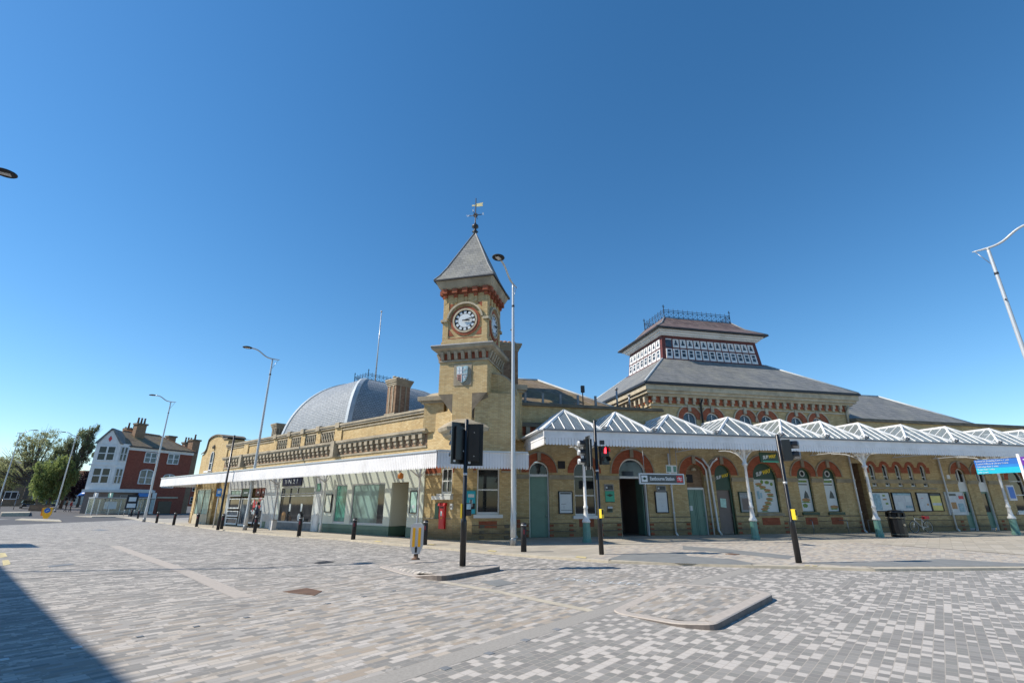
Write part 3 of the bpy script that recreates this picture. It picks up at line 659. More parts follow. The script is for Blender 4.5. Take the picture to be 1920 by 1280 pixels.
# 3 entrance
o = ops['ent']; mb = MB(); y0, y1 = .32, 3.4
mb.box(o[0]-.3, o[0]-.02, y0, y1, ZB, 4.3); mb.box(o[1]+.02, o[1]+.3, y0, y1, ZB, 4.3); mb.box(o[0]-.3, o[1]+.3, y1, y1+.1, ZB, 4.3); mb.box(o[0], o[1], y0, y1, 4.22, 4.3); mb.box(o[0], o[1], .3, y1, ZB-.01, ZB+.01)
EN = mb.build('entrance_passage', 'brownDoor', ST, FB, label='dark open station entrance under the widest arch')
f = MB(); f.box(o[0], o[0]+.07, .14, .24, ZB, ZS); f.box(o[1]-.08, o[1], .08, .26, ZB, ZS); f.box(o[0]+.07, o[1]-.08, .14, .24, 3.08, 3.2); f.arcring((o[0]+o[1])/2, ZS, .77, .85, .1, .24, n=24); f.build('frame', 'white', EN)
f = MB(); f.prism(archpoly(o[0]+.06, o[1]-.06, 3.19, ZS, .8), .19, .21); f.build('fanlight', 'glassblue', EN)
f = MB(); f.box(o[1]-.16, o[1]-.1, .3, 1.1, ZB+.02, 3.05); f.build('door', 'doorgreen', EN, label='open green door leaf')
f = MB(); f.box(o[0]+.1, o[0]+.6, y1-.06, y1-.01, ZB, 2.4); f.box(o[0]+.9, o[0]+1.4, y1-.06, y1-.01, ZB, 2.4); f.build('inner_door', 'glass', EN)
# 4 double green door in blind arch
o = ops['d2']; mb = MB(); mb.prism(archpoly(o[0], o[1], 2.62, ZS, .6), .2, .24); q = mb.build('blind_arch', 'dimbrick', ST, FB)
g = MB(); g.box(14.35, 14.75, .16, .2, 2.9, 3.35); g.build('vent', 'blackmatt', q)
g = MB(); g.smooth = True; g.lathe([(.12, 3.56), (.15, 3.6), (.15, 3.66), (.06, 3.72)], (14.82, .1), 12); g.build('lamp', 'stonelight', q)
p = leaf(FB, 'door', o[0]+.05, o[1]-.05, ZB, 2.5, .16, 'doorgreen', [(.15, .9), (1.0, 2.4)], double=True, label='green double door under a blind brick arch')
f = MB(); f.box(o[0], o[0]+.05, .1, .2, ZB, 2.6); f.box(o[1]-.05, o[1], .1, .2, ZB, 2.6); f.box(o[0]+.05, o[1]-.05, .1, .2, 2.5, 2.62); f.build('frame', 'white', p)
f = MB(); f.box(o[0]+.12, o[0]+.3, .14, .158, 1.35, 1.62); f.build('notice', 'poster', p)
# 5 sandwich shop door
def wordmark(par, xc, zc, size, tilt, y, frame=None, rz=0):
    text('SUB', size, 'poster', par, xc-size*.92*math.cos(R(tilt)), y, zc-size*.92*math.sin(R(tilt)), shear=.25, sx=.86, tilt=tilt, frame=frame, rz=rz, bold=.012*size/.3)
    text('WAY', size, 'yellowpaint', par, xc+size*.92*math.cos(R(tilt)), y, zc+size*.92*math.sin(R(tilt)), shear=.25, sx=.86, tilt=tilt, frame=frame, rz=rz, bold=.012*size/.3)
o = ops['sd']; mb = MB(); mb.prism(archpoly(o[0]+.01, o[1]-.01, 2.62, ZS, .58), .12, .17)
p = mb.build('shop_sign', 'darkgreen', ST, FB, label='dark green arched shop sign over the brown shop door'); wordmark(p, 16.65, 3.25, .24, 14, .1)
p = leaf(FB, 'door', o[0]+.05, o[1]-.05, ZB+.1, 2.5, .2, 'brownDoor', [(.6, 2.3)], label='brown shop door with green notice')
f = MB(); f.box(o[0], o[0]+.05, .12, .24, ZB, 2.62); f.box(o[1]-.14, o[1], .1, .24, ZB, 2.62); f.box(o[0]+.05, o[1]-.14, .12, .22, 2.48, 2.62); f.build('frame', 'darkgreen', p)
f = MB(); f.prism([(16.38, 1.55), (16.75, 1.5), (16.78, 2.0), (16.4, 2.03)], .165, .178); f.build('notice', 'mint', p)
# 6 shop window with food poster
o = ops['s2']; mb = MB(); mb.prism(archpoly(o[0]+.01, o[1]-.01, 3.12, 3.2, .86), .12, .17); p = mb.build('shop_sign', 'darkgreen', ST, FB, label='dark green arched shop sign over the widest food poster'); wordmark(p, 19.5, 3.5, .3, 14, .1)
def foodposter(xa, xb, zb, zt, items, label, y=.17):
    mb = MB(); mb.box(xa, xb, y, y+.03, zb, zt); p = mb.build('window', 'poster', ST, FB, label=label)
    g = MB(); f = .05; g.box(xa-f, xa, y-.04, y+.03, zb-f, zt); g.box(xb, xb+f, y-.04, y+.03, zb-f, zt); g.box(xa, xb, y-.04, y+.03, zb-f, zb); g.build('frame', 'darkgreen', p)
    s = MB(); s.box(xa-.15, xb+.15, -.1, y, zb-.22, zb-.06); s.build('sill', 'stone' if xb-xa > 1.2 else 'darkgreen', p)
    b = MB(); l = MB()
    for (cx, cz, rx, rz, kind) in items:
        m = b if kind == 'b' else l
        pts = [(cx+rx*math.cos(2*math.pi*k/14+.2), cz+rz*math.sin(2*math.pi*k/14+.2)*(1+.15*math.sin(3*k))) for k in range(14)]
        m.prism(pts, y-.006-(.004 if kind == 'b' else 0), y-.001)
    b.build('bread_print', 'bun', p); l.build('salad_print', 'salad', p)
    return p
it = []
for i, (cx, cz) in enumerate([(19.15, 2.85), (19.4, 2.68), (19.7, 2.5), (19.85, 2.25), (19.75, 2.0), (19.6, 1.78), (19.42, 1.58), (19.3, 1.42)]):
    it += [(cx, cz, .24, .075, 'b'), (cx+.02, cz-.1, .24, .035, 's')]
it += [(19.4, 2.98, .1, .12, 's'), (19.75, 2.95, .16, .1, 's'), (20.05, 2.85, .1, .1, 's')]
foodposter(18.76, 20.28, 1.26, 3.1, it, 'wide shop window covered by a white poster of sandwiches')
g = MB(); g.box(18.95, 19.12, .16, .169, 2.0, 2.45); g.box(19.16, 19.28, .16, .169, 2.05, 2.35); g.build('print', 'mapblue', ST, FB)
for k, nm in (('s3', 'left of the narrow pair'), ('s4', 'right of the narrow pair')):
    o = ops[k]; xc = (o[0]+o[1])/2
    mb = MB(); mb.prism(archpoly(o[0]+.01, o[1]-.01, 3.2, ZS, .5), .12, .17); p = mb.build('shop_sign', 'darkgreen', ST, FB)
    g = MB(); g.arcring(xc, 3.5, .13, .19, .09, .12, 0, 360, 20); g.build('ring_emblem', 'palegrey', p); 
    g = MB(); g.arcring(xc, 3.5, .001, .13, .105, .12, 0, 360, 16); g.build('ring_centre', 'blackmatt', p)
    it = [(xc+.02, 1.95, .3, .1, 'b'), (xc, 1.83, .32, .05, 's'), (xc-.1, 1.62, .18, .12, 's')] if k == 's3' else [(xc+.12, 1.55, .3, .09, 'b'), (xc+.1, 1.44, .3, .05, 's')]
    p = foodposter(o[0]+.06, o[1]-.06, 1.3, 3.18, it, 'arched shop window with a white sandwich poster, '+nm)
    g = MB(); g.box(o[0]+.12, o[1]-.2, .155, .168, 2.98, 3.1); g.build('print', 'salad', p)
    text('FOOD FRESH' if False else ' ', .1, 'navy', p, xc, .16, 2.85) if False else None
    g = MB(); g.box(o[0]+.14, o[1]-.22, .158, .168, 2.82, 2.88); g.prism([(xc-.1, 2.05), (xc+.28, 2.05), (xc+.2, 2.35), (xc+.08, 2.5), (xc-.02, 2.3)], .158, .168); g.build('figure_print', 'poster_dark', p)
# 7 dark recess, slit windows, doors further right
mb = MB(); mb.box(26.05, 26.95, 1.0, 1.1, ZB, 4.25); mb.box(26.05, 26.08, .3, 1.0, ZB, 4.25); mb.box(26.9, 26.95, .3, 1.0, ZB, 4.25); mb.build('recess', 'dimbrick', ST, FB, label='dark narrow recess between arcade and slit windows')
for i, s in enumerate(slits): window(FB, s-.2, s+.2, 2.78, 3.95, .2, y=.1, fw=.05, rails=(3.4,), sill=False, label=None)
for k, lb in (('dd1', 'green door with white arched fanlight nearer the slit windows'), ('dd2', 'green door with white arched fanlight behind the blue direction sign')):
    o = ops[k]; p = leaf(FB, 'door', o[0]+.05, o[1]-.05, ZB+.15, 2.5, .2, 'doorgreen', [(.3, 1.1)], glaz=(1.2, 2.4), label=lb)
    f = MB(); f.box(o[0], o[0]+.05, .1, .24, ZB, 3.62); f.box(o[1]-.05, o[1], .1, .24, ZB, 3.62); f.box(o[0]+.05, o[1]-.05, .14, .22, 2.5, 3.12); f.box(o[0]+.05, o[1]-.05, .12, .24, 2.78, 2.84)
    xc = (o[0]+o[1])/2; f.box(xc-.03, xc+.03, .12, .2, 3.12, 3.9); f.box(xc-.22, xc-.2, .12, .2, 3.12, 3.8)
    pi_ = arcpts(o[0]+.05, o[1]-.05, 3.62, .3); po = arcpts(o[0], o[1], 3.62, .36)
    for a, b, c, d in zip(po, po[1:], pi_[1:], pi_): f.face([(a[0], .1, a[1]), (d[0], .1, d[1]), (c[0], .1, c[1]), (b[0], .1, b[1])])
    f.build('frame', 'white', p)
    f = MB(); f.prism(archpoly(o[0]+.05, o[1]-.05, 3.12, 3.62, .3), .19, .21); f.build('fanlight', 'glass', p)
for k in ('w9', 'w10'):
    o = ops[k]; window(FB, *o, rails=(2.3, 3.2), label=None)
# wall vents, alarm, downpipes
for (a, b, c, d, m, nm) in ((6.45, 6.85, 3.55, 3.95, 'blackmatt', 'vent'), (9.2, 9.5, 1.3, 1.6, 'stonedark', 'vent'), (33.6, 33.85, 3.3, 3.55, 'white', 'wall_light')):
    g = MB(); g.box(a, b, -.05, .02, c, d); g.build(nm, m, ST, FB)
for x, zt in ((4.02, 3.9), (25.9, 4.6), (33.15, 4.6), (13.15, 4.5)):
    g = MB(); g.tube([(x, -.12, ZB+.15), (x, -.12, zt)], .05, 8); g.tube([(x, -.12, ZB+.15), (x+.05, -.22, ZB)], .055, 8)
    for z in (1.2, 2.6): g.tube([(x, -.12, z), (x, -.12, z+.08)], .07, 8)
    g.build('downpipe', 'white', ST, FB)
g = MB(); g.tube([(15.55, -.1, ZB), (15.5, -.1, 3.6), (15.3, -.1, 3.95), (14.9, -.1, 4.2)], .045, 8); g.build('downpipe', 'white', ST, FB, label='thin white downpipe with bent top')
g = MB(); g.tube([(16.0, -.12, ZB), (15.85, -.12, .3), (15.72, -.12, 3.75), (15.35, -.12, 4.25)], .06, 8); g.tube([(15.75, -.12, 3.7), (16.0, -.14, 4.05), (16.3, -.2, 4.25)], .05, 8); g.build('downpipe', 'white', ST, FB, label='thick white forked downpipe')
g = MB(); g.tube([(3.3, -.1, ZB), (3.3, -.1, 7)], .045, 8); g.build('downpipe', 'grey', ST, FB, label='thin dark pipe climbing the wall beside the tower')
# upper wall with parapet (left of pavilion) and right of pavilion
mb = MB(); wallmesh(mb, 3.1, 13.1, 5.0, 6.95, 0, [], thick=.4); PU = mb.build('parapet_wall', 'brick', ST, FB)
mb = MB(); wallmesh(mb, 27.3, 47, 5.0, 6.9, 0.01, [], thick=.4); PV = mb.build('parapet_wall', 'brick', ST, FB)
mb = MB(); mb.box(27.2, 47, -.14, .45, 6.9, 7.0); mb.box(27.2, 47, -.08, .4, 7.0, 7.1); mb.build('coping', 'stonedark', PV)
mb = MB(); mb.box(4.1, 13.15, -.16, .45, 6.95, 7.03); mb.box(4.1, 13.1, -.1, .4, 7.03, 7.12)
mb.build('coping', 'stonedark', PU); mb = MB(); mb.box(3.3, 13, -.25, 0, 5.75, 5.9); mb.box(3.3, 13, -.15, 0, 5.9, 6.0); mb.build('string_course', 'stonedark', PU)
mb = MB()
for i in range(17): mb.box(3.5+i*.56, 3.72+i*.56, -.2, 0, 5.3, 5.75)
mb.build('corbel_table', 'stone', PU)
mb = MB(); mb.box(3.3, 13, -.03, 0, 5.3, 5.74); mb.build('red_brickwork', 'redbrick', PU)
# rail stubs and camera above parapet
for px in (985, 1018, 1051, 1084, 1117):
    x, z = FB.q(px, 757, .2); g = MB(); g.box(x-.06, x+.06, .15, .25, 7.1, 7.75); g.build('rail_post', 'leaddark', ST, FB)
x, z = FB.q(1093, 750, .1); g = MB(); g.tube([(x, .1, 7.1), (x, .1, 8.0)], .03, 6); g.box(x-.09, x+.1, 0, .16, 7.9, 8.3); g.build('roof_camera', 'iron', ST, FB)
for px in (1157, 1180):
    x, z = FB.q(px, 750, .2); g = MB(); g.tube([(x, .2, 7.1), (x, .2, 8.25 if px == 1157 else 7.9)], .06, 8); g.tube([(x, .2, 8.2 if px == 1157 else 7.88), (x, .2, 8.3 if px == 1157 else 7.95)], .1, 8); g.build('flue_pipe', 'steel', ST, FB)
# ---------------------------------------------------------------- lantern pavilion
PX0, PX1, PY0, PD = 12.7, 27.3, .5, 12.5
PY1 = PY0+PD
pa = []
for xc in (15.25, 16.85, 19.2, 20.8, 23.05, 24.7): pa.append((xc-.47, xc+.47, 5.6, 6.65, .47))
mb = MB(); wallmesh(mb, PX0, PX1, 4.6, 8.0, PY0, pa, depth=.2, thick=.5)
mb.face([(PX0, PY0, 4.6), (PX0, PY0, 8), (PX0, PY1, 8), (PX0, PY1, 4.6)]); mb.face([(PX1, PY0, 4.6), (PX1, PY1, 4.6), (PX1, PY1, 8), (PX1, PY0, 8)]); mb.face([(PX0, PY1, 4.6), (PX0, PY1, 8), (PX1, PY1, 8), (PX1, PY1, 4.6)])
PW = mb.build('pavilion_wall', 'brick', ST, FB, label='brick pavilion wall with paired red arches below the slate roof')
def shiftp(fn, mb, *a, **k):
    n = len(mb.v); fn(mb, *a, **k)
    for i in range(n, len(mb.v)): x, y, z = mb.v[i]; mb.v[i] = (x, y+PY0, z)
mb = MB()
for o in pa: shiftp(redarch, mb, o[0], o[1], o[3], o[4], .36)
mb.box(PX0, PX1, PY0-.04, PY0, 7.62, 8.0); mb.box(PX0-.04, PX0, PY0, PY1, 7.62, 8.0); mb.build('red_brickwork', 'redbrick', PW)
mb = MB()
for o in pa: shiftp(hood, mb, o[0], o[1], o[3], o[4], .36)
n = 27
for i in range(n):
    x = PX0+.05+i*(PX1-PX0-.32)/(n-1); mb.box(x, x+.22, PY0-.2, PY0-.04, 7.74, 7.98); mb.box(x+.03, x+.19, PY0-.13, PY0-.04, 7.56, 7.74)
for i in range(20):
    y = PY0+.2+i*.62; mb.box(PX0-.3, PX0-.04, y, y+.2, 7.66, 7.98); mb.box(PX0-.2, PX0-.04, y+.03, y+.17, 7.5, 7.66)
mb.box(PX0-.06, PX1+.06, PY0-.06, PY0, 7.4, 7.5); mb.box(PX0-.06, PX0, PY0, PY1, 7.4, 7.5)
mb.build('corbel_table', 'stonelight', PW)
mb = MB(); e = .42
mb.box(PX0-.25, PX1+.25, PY0-.25, PY0, 7.98, 8.12); mb.box(PX0-.25, PX0, PY0, PY1, 7.98, 8.12); mb.box(PX0-e, PX1+e, PY0-e, PY0, 8.12, 8.3); mb.box(PX0-e, PX0, PY0, PY1+e, 8.12, 8.3); mb.box(PX1, PX1+e, PY0, PY1+e, 8.0, 8.3); mb.box(PX0-e-.12, PX1+e+.12, PY0-e-.12, PY1+e+.12, 8.3, 8.62)
mb.build('cornice', 'stonelight', PW)
for o in pa: window(Fr(FB.w(0, PY0)[:2], 13), *o, y=.12, rails=(6.3,), mull=(((o[0]+o[1])/2, 5.6, 7.0),), sill=False, glass='glassblue')
g = MB(); g.tube([(17.0-.03, PY0-.1, 5), (16.1, PY0-.1, 8)], .06, 8); g = MB(); g.tube([(16.05, PY0-.12, 5), (16.05, PY0-.12, 7.6), (16.05, PY0-.35, 7.9)], .06, 8); g.build('downpipe', 'iron', ST, FB)
g = MB(); g.tube([(PX1-.25, PY0-.1, 5), (PX1-.25, PY0-.1, 7.5), (PX1-.25, PY0-.35, 7.95)], .06, 8); g.build('downpipe', 'stonelight', ST, FB)
# hipped slate roof up to lantern
LX0, LX1, LY0, LY1 = 15.75, 23.95, 3.7, 9.2
E0 = (PX0-.6, PX1+.6, PY0-.6, PY1+.6)
def frustum(mb, a, b, za, zb):
    A = [(a[0], a[2], za), (a[1], a[2], za), (a[1], a[3], za), (a[0], a[3], za)]; B = [(b[0], b[2], zb), (b[1], b[2], zb), (b[1], b[3], zb), (b[0], b[3], zb)]
    for i in range(4): j = (i+1) % 4; mb.face([A[i], A[j], B[j], B[i]])
    return A, B
ZL0, ZL1 = 11.5, 13.25
mb = MB(); A_, B_ = frustum(mb, E0, (LX0-.1, LX1+.1, LY0-.1, LY1+.1), 8.78, ZL0); mb.face(A_[::-1]); mb.face(B_)
RO = mb.build('roof', 'slate', ST, FB, label='grey slate skirt roof below the lantern')
for a, b in zip(A_, B_): mb = MB(); mb.tube([a, b], .07, 6); mb.build('hip_ridge', 'lead', RO)
mb = MB(); mb.box(E0[0]-.05, E0[1]+.05, E0[2]-.05, E0[3]+.05, 8.62, 8.76); mb.build('gutter', 'iron', RO)
# lantern: outward leaning walls
b0 = (LX0, LX1, LY0, LY1); b1 = (LX0+.18, LX1-.18, LY0+.18, LY1-.18)
mb = MB(); A_, B_ = frustum(mb, b0, b1, ZL0-.05, ZL1+.1); LN = mb.build('lantern', 'oxblood', ST, FB, label='glazed lantern with dark red timber and two rows of white windows')
def onface(side, u, v, d=0):   # u along 0..1, v up 0..1, d outward
    if side == 0: a0, a1, c0, c1, nrm = A_[0], A_[1], B_[0], B_[1], (0, -1, 0)
    elif side == 3: a0, a1, c0, c1, nrm = A_[3], A_[0], B_[3], B_[0], (-1, 0, 0)
    else: a0, a1, c0, c1, nrm = A_[1], A_[2], B_[1], B_[2], (1, 0, 0)
    p = [(a0[i]*(1-u)+a1[i]*u)*(1-v)+(c0[i]*(1-u)+c1[i]*u)*v+nrm[i]*d for i in range(3)]; return tuple(p)
def fq(mb, side, u0, u1, v0, v1, d0, d1):
    P = [onface(side, u0, v0, d0), onface(side, u1, v0, d0), onface(side, u1, v0, d1), onface(side, u0, v0, d1), onface(side, u0, v1, d0), onface(side, u1, v1, d0), onface(side, u1, v1, d1), onface(side, u0, v1, d1)]
    mb.hexa([P[3], P[2], P[1], P[0], P[7], P[6], P[5], P[4]])
for side, n in ((0, 13), (3, 8), (1, 8)):
    w = MB(); g = MB()
    for i in range(n):
        u0 = .035+i*.935/n; u1 = u0+.935/n*.83; du = u1-u0
        for v0, v1, up in ((.07, .47, 0), (.53, .87, 1)):
            if up and i == 0 and side == 0: fq(w, side, u0, u1, .84, .88, 0, .05); fq(g, side, u0, u1, .53, .84, -.02, .015); continue
            if up and i == 0 and side == 3: pass
            e = du*.2
            fq(g, side, u0+e*.5, u1-e*.5, v0+.02, v1-.02, 0, .015)
            fq(w, side, u0, u0+e, v0, v1, 0, .05); fq(w, side, u1-e, u1, v0, v1, 0, .05); fq(w, side, u0+e, u1-e, v1-.04, v1, 0, .05)
            if up:
                fq(w, side, u0+e, u1-e, v0, v0+.09, 0, .05)
                for (ua, ub, va, vb) in ((u0+e, u0+e+du*.16, v1-.13, v1-.04), (u1-e-du*.16, u1-e, v1-.13, v1-.04), (u0+e, u0+e+du*.08, v1-.18, v1-.13), (u1-e-du*.08, u1-e, v1-.18, v1-.13)): fq(w, side, ua, ub, va, vb, 0, .045)
            else:
                fq(w, side, u0+e, u1-e, v0, v0+.09, 0, .05); fq(w, side, u0+e, u1-e, (v0+v1)/2+.03, (v0+v1)/2+.055, 0, .045)
    w.build('window_frames', 'white', LN); g.build('window_panes', 'glassblue', LN)
mb = MB()
for side in (0, 3, 1): fq(mb, side, -.005, 1.005, -.02, .05, 0, .12)
mb.box(LX0-.15, LX1+.15, LY0-.15, LY1+.15, ZL0-.08, ZL0+.02); mb.build('base_rail', 'oxblood', LN)
mb = MB()
for k, (a, z0, z1) in enumerate(((.12, ZL1+.1, ZL1+.2), (.25, ZL1+.2, ZL1+.34), (.42, ZL1+.34, ZL1+.5))): mb.box(LX0-a+.15, LX1+a-.15, LY0-a+.15, LY1+a-.15, z0, z1)
mb.build('cornice', 'white', LN)
mb = MB(); e = (LX0-.5, LX1+.5, LY0-.5, LY1+.5); mid = (LX0+.55, LX1-.55, LY0+.55, LY1-.55); top = (LX0+1.2, LX1-1.25, LY0+1.2, LY1-1.2)
a1, b1 = frustum(mb, e, mid, ZL1+.56, ZL1+1.25); a2, b2 = frustum(mb, mid, top, ZL1+1.25, ZL1+2.0); mb.face(b2); mb.face(a1[::-1])
LR = mb.build('lantern_roof', 'purpleslate', ST, FB, label='purple slate cap of the lantern')
mb = MB(); mb.box(e[0]-.04, e[1]+.04, e[2]-.04, e[3]+.04, ZL1+.47, ZL1+.56); mb.build('gutter', 'iron', LR)
for a, b, c in zip(a1, b1, b2): mb = MB(); mb.tube([a, b, c], .06, 6); mb.build('hip_ridge', 'leaddark', LR)
def cresting(x0, x1, y0, y1, z, h, step):
    mb = MB(); cor = [(x0, y0), (x1, y0), (x1, y1), (x0, y1)]
    for i in range(4):
        a, b = cor[i], cor[(i+1) % 4]; L = math.dist(a, b); n = max(2, round(L/step))
        for zz in (.05, .62*h, .8*h): mb.tube([(*a, z+zz), (*b, z+zz)], .02, 4)
        for k in range(n+1):
            t = k/n; x, y = a[0]+(b[0]-a[0])*t, a[1]+(b[1]-a[1])*t; end = k in (0, n)
            mb.tube([(x, y, z), (x, y, z+(h*1.35 if end else h))], .035 if end else .018, 4)
            if end: mb.box(x-.1, x+.1, y-.01, y+.01, z+h*1.15, z+h*1.2)
            if k < n:
                x2, y2 = a[0]+(b[0]-a[0])*(t+1/n), a[1]+(b[1]-a[1])*(t+1/n)
                mb.tube([(x, y, z+.05), (x2, y2, z+.6*h)], .012, 4); mb.tube([(x2, y2, z+.05), (x, y, z+.6*h)], .012, 4)
    return mb
cresting(top[0], top[1], top[2], top[3], ZL1+2.0, .75, .42).build('roof_cresting', 'iron', LR)
# ---------------------------------------------------------------- other roofs along this wing
def hiproof(fr, x0, x1, y0, y1, rx0, rx1, ry, z0, z1, mat, label=None, ridge='lead', name='roof'):
    mb = MB(); a = [(x0, y0, z0), (x1, y0, z0), (x1, y1, z0), (x0, y1, z0)]; r0, r1 = (rx0, ry, z1), (rx1, ry, z1)
    mb.face([a[0], a[1], r1, r0]); mb.face([a[2], a[3], r0, r1]); mb.face([a[1], a[2], r1]); mb.face([a[3], a[0], r0]); mb.face(a[::-1])
    o = mb.build(name, mat, ST, fr, label=label)
    g = MB()
    for p, q in ((a[0], r0), (a[3], r0), (a[1], r1), (a[2], r1), (r0, r1)): g.tube([p, q], .08, 6)
    g.build('ridge', ridge, o); return o
hiproof(FB, 27.9, 39.3, 1.2, 9.4, 31, 35.6, 5, 7.3, 10.0, 'slate', 'plain grey slate hipped roof right of the pavilion')
hiproof(FB, 3.2, 11.2, .8, 9, 4.6, 6.7, 4.6, 7.0, 9.65, 'tile', 'mossy brown tiled hipped roof just right of the tower')
# chimney behind the tower
def chimney(fr, x0, x1, y0, y1, z0, z1, pots, label, mat='dimbrick', potmat='terracotta', ph=.45):
    mb = MB(); mb.box(x0, x1, y0, y1, z0, z1); o = mb.build('chimney', mat, ST, fr, label=label)
    g = MB(); h = z1-z0
    g.box(x0-.08, x1+.08, y0-.08, y1+.08, z0+h*.28, z0+h*.34)
    for k, a in enumerate([q*min(1, (x1-x0)/1.3) for q in (.05, .1, .17, .22)]): g.box(x0-a, x1+a, y0-a, y1+a, z1-.42+k*.12, z1-.3+k*.12)
    for t in (.3, .7):
        g.box(x0+(x1-x0)*t-.05, x0+(x1-x0)*t+.05, y0-.04, y1+.04, z0+h*.36, z1-.42)
        g.box(x0-.04, x1+.04, y0+(y1-y0)*t-.05, y0+(y1-y0)*t+.05, z0+h*.36, z1-.42)
    g.build('stack_moulding', 'stone', o)
    for i in range(pots):
        t = (i+.5)/pots; x = x0+(x1-x0)*t if x1-x0 >= y1-y0 else (x0+x1)/2; y = (y0+y1)/2 if x1-x0 >= y1-y0 else y0+(y1-y0)*t
        g = MB(); g.smooth = True; g.lathe([(.13, z1+.06), (.11, z1+ph*.7), (.14, z1+ph*.8), (.12, z1+ph)], (x, y), 10); g.build('chimney_pot', potmat, o)
    return o
chimney(FB, 3.35, 4.75, 2.2, 3.4, 6.5, 11.25, 5, 'tall brick chimney just behind the clock tower', ph=.38)
# ---------------------------------------------------------------- corner block under the tower
def poly_w(fr, x, y): return fr.w(x, y)[:2]
# tower block front (parallel to arcade, 1.3 m proud) with sash window
TBY = -1.3
FTB = Fr(FB.w(0, TBY)[:2], 13)
pc = FTB.loc((-1.94, 25.03))[0]
mb = MB(); wallmesh(mb, pc, 3.6, -.05, 7.3, 0, [(1.78, 2.92, 1.22, 3.42, 0)], depth=.2, thick=.4)
mb.face([(3.6, 0, -.05), (3.6, 1.4, -.05), (3.6, 1.4, 7.3), (3.6, 0, 7.3)])
TB = mb.build('corner_wall', 'brick', ST, FTB, label='brick corner wall under the clock tower with a large sash window')
window(FTB, 1.78, 2.92, 1.22, 3.42, 0, y=.1, fw=.07, rails=(2.38,), label='large white sash window on the corner wall right of the signal post')
mb = MB(); mb.box(1.7, 3.0, -.02, .02, 3.42, 3.75); mb.box(pc+.1, 3.6, -.08, 0, 3.1, 3.18) if False else None
mb.box(pc, 1.7, -.08, 0, 3.2, 3.3); mb.box(3.0, 3.66, -.08, 0, 3.2, 3.3); mb.build('string_course', 'stone', TB)
mb = MB(); mb.box(pc, 1.7, -.02, .01, 3.3, 3.8); mb.box(3.0, 3.6, -.02, .01, 3.3, 3.8); mb.box(1.9, 2.8, -.02, .01, .6, .92); mb.build('red_brickwork', 'redbrick', TB)
mb = MB(); mb.box(pc, 3.6, -.035, .02, .34, .39); mb.box(pc, 3.6, -.03, .02, .72, .76)
for x in (pc+.5, 3.3):
    for k in range(3): mb.box(x-.12, x+.12, -.04, .02, .12+k*.24, .24+k*.24)
mb.build('plinth_band', 'stonedark', TB)
# end pier with moulded cap stepping back to the parapet
mb = MB(); mb.box(3.2, 4.3, -.55, .3, 5, 7.55); o = mb.build('pier', 'brick', ST, FB); mb = MB(); mb.box(3.2, 4.42, -.67, .4, 7.55, 7.68); mb.box(3.2, 4.55, -.8, .4, 7.68, 7.95); mb.build('cap', 'stone', o)
# chamfer between the two walls
a, b = FA.w(1.0964, 0)[:2], FTB.w(pc, 0)[:2]
mb = MB(); v = [Vector(FT.loc(a)), Vector(FT.loc(b))]
mb.face([(v[0].x, v[0].y, -.05), (v[1].x, v[1].y, -.05), (v[1].x, v[1].y, 5.0), (v[0].x, v[0].y, 5.0)])
mb.face([(v[0].x, v[0].y, 5), (v[1].x, v[1].y, 5), (v[1].x, v[1].y+1, 5), (v[0].x, v[0].y+1, 5)])
mb.build('chamfer_wall', 'brick', ST, FT)
# wall with small window and post box (A line)
XS = FA.q(797, 900, 0)[0]
mb = MB(); wallmesh(mb, XS, 1.0964, -.05, 6.4, 0, [(.18, .98, 2.2, 3.45, 0)], depth=.16, thick=.4)
CA = mb.build('corner_wall', 'brick', ST, FA, label='brick wall with small white window and red wall post box')
window(FA, .18, .98, 2.2, 3.45, 0, y=.06, fw=.07, rails=(2.82,), mull=((.58, 2.2, 3.4),), sill=False, label='small white window above the red wall post box')
mb = MB(); mb.box(.0, 1.08, -.14, 0, 2.12, 2.2); mb.box(-.3, 1.09, -.2, 0, 1.92, 2.1); mb.build('sill', 'white', CA)
mb = MB(); mb.box(XS, .18, -.08, 0, 3.12, 3.22); mb.box(XS+.2, XS+.6, -.05, 0, 2.0, 2.06) if False else None; mb.box(XS, 1.09, -.03, .01, 1.0, 1.06); mb.build('string_course', 'stone', CA)
mb = MB(); mb.box(XS, .12, -.02, .01, 3.22, 3.9); mb.box(1.0, 1.09, -.02, .01, 3.22, 3.9); mb.build('red_brickwork', 'redbrick', CA)
# ---------------------------------------------------------------- clock tower
TX0, TX1, TY1 = -1.56, 1.15, 2.71
TYF = .0
mb = MB(); mb.box(TX0, TX1, TYF, TY1, 7.25, 10.2); mb.box(-.75, .34, TYF+.003, TY1-.3, 4.9, 7.25)
# cut-away broaches under the square shaft
mb.hprism([(-.74, .02), (-.74, 2.5), (-1.5, 2.5), (-1.45, .9)], 4.9, 7.24)
mb.hprism([(.33, .02), (1.1, 1.0), (1.1, 2.6), (.33, 2.6)], 4.9, 7.24)
TW = mb.build('clock_tower', 'brick', ST, FT, label='square brick clock tower rising above the corner of the station')
mb = MB(); mb.face([(TX0, .01, 7.25), (-.75, -.0, 7.24), (-.75, 0, 6.2)][::1]); mb.face([(TX0, .01, 7.25), (-.75, 0, 6.2), (-1.5, 1.0, 6.9)]); mb.build('broach', 'stonedark', TW); mb = MB()
mb.face([(TX1, .01, 7.25), (.34, -.0, 6.3), (.34, 0, 7.24)]); mb.face([(.34, 0, 6.6), (TX1, .0, 7.25), (1.12, 1.05, 6.6)]); mb.face([(.34, .0, 6.6), (1.12, 1.05, 6.6), (1.1, 1.0, 5.9), (.345, .03, 5.95)])
mb.build('broach', 'stonedark', TW)
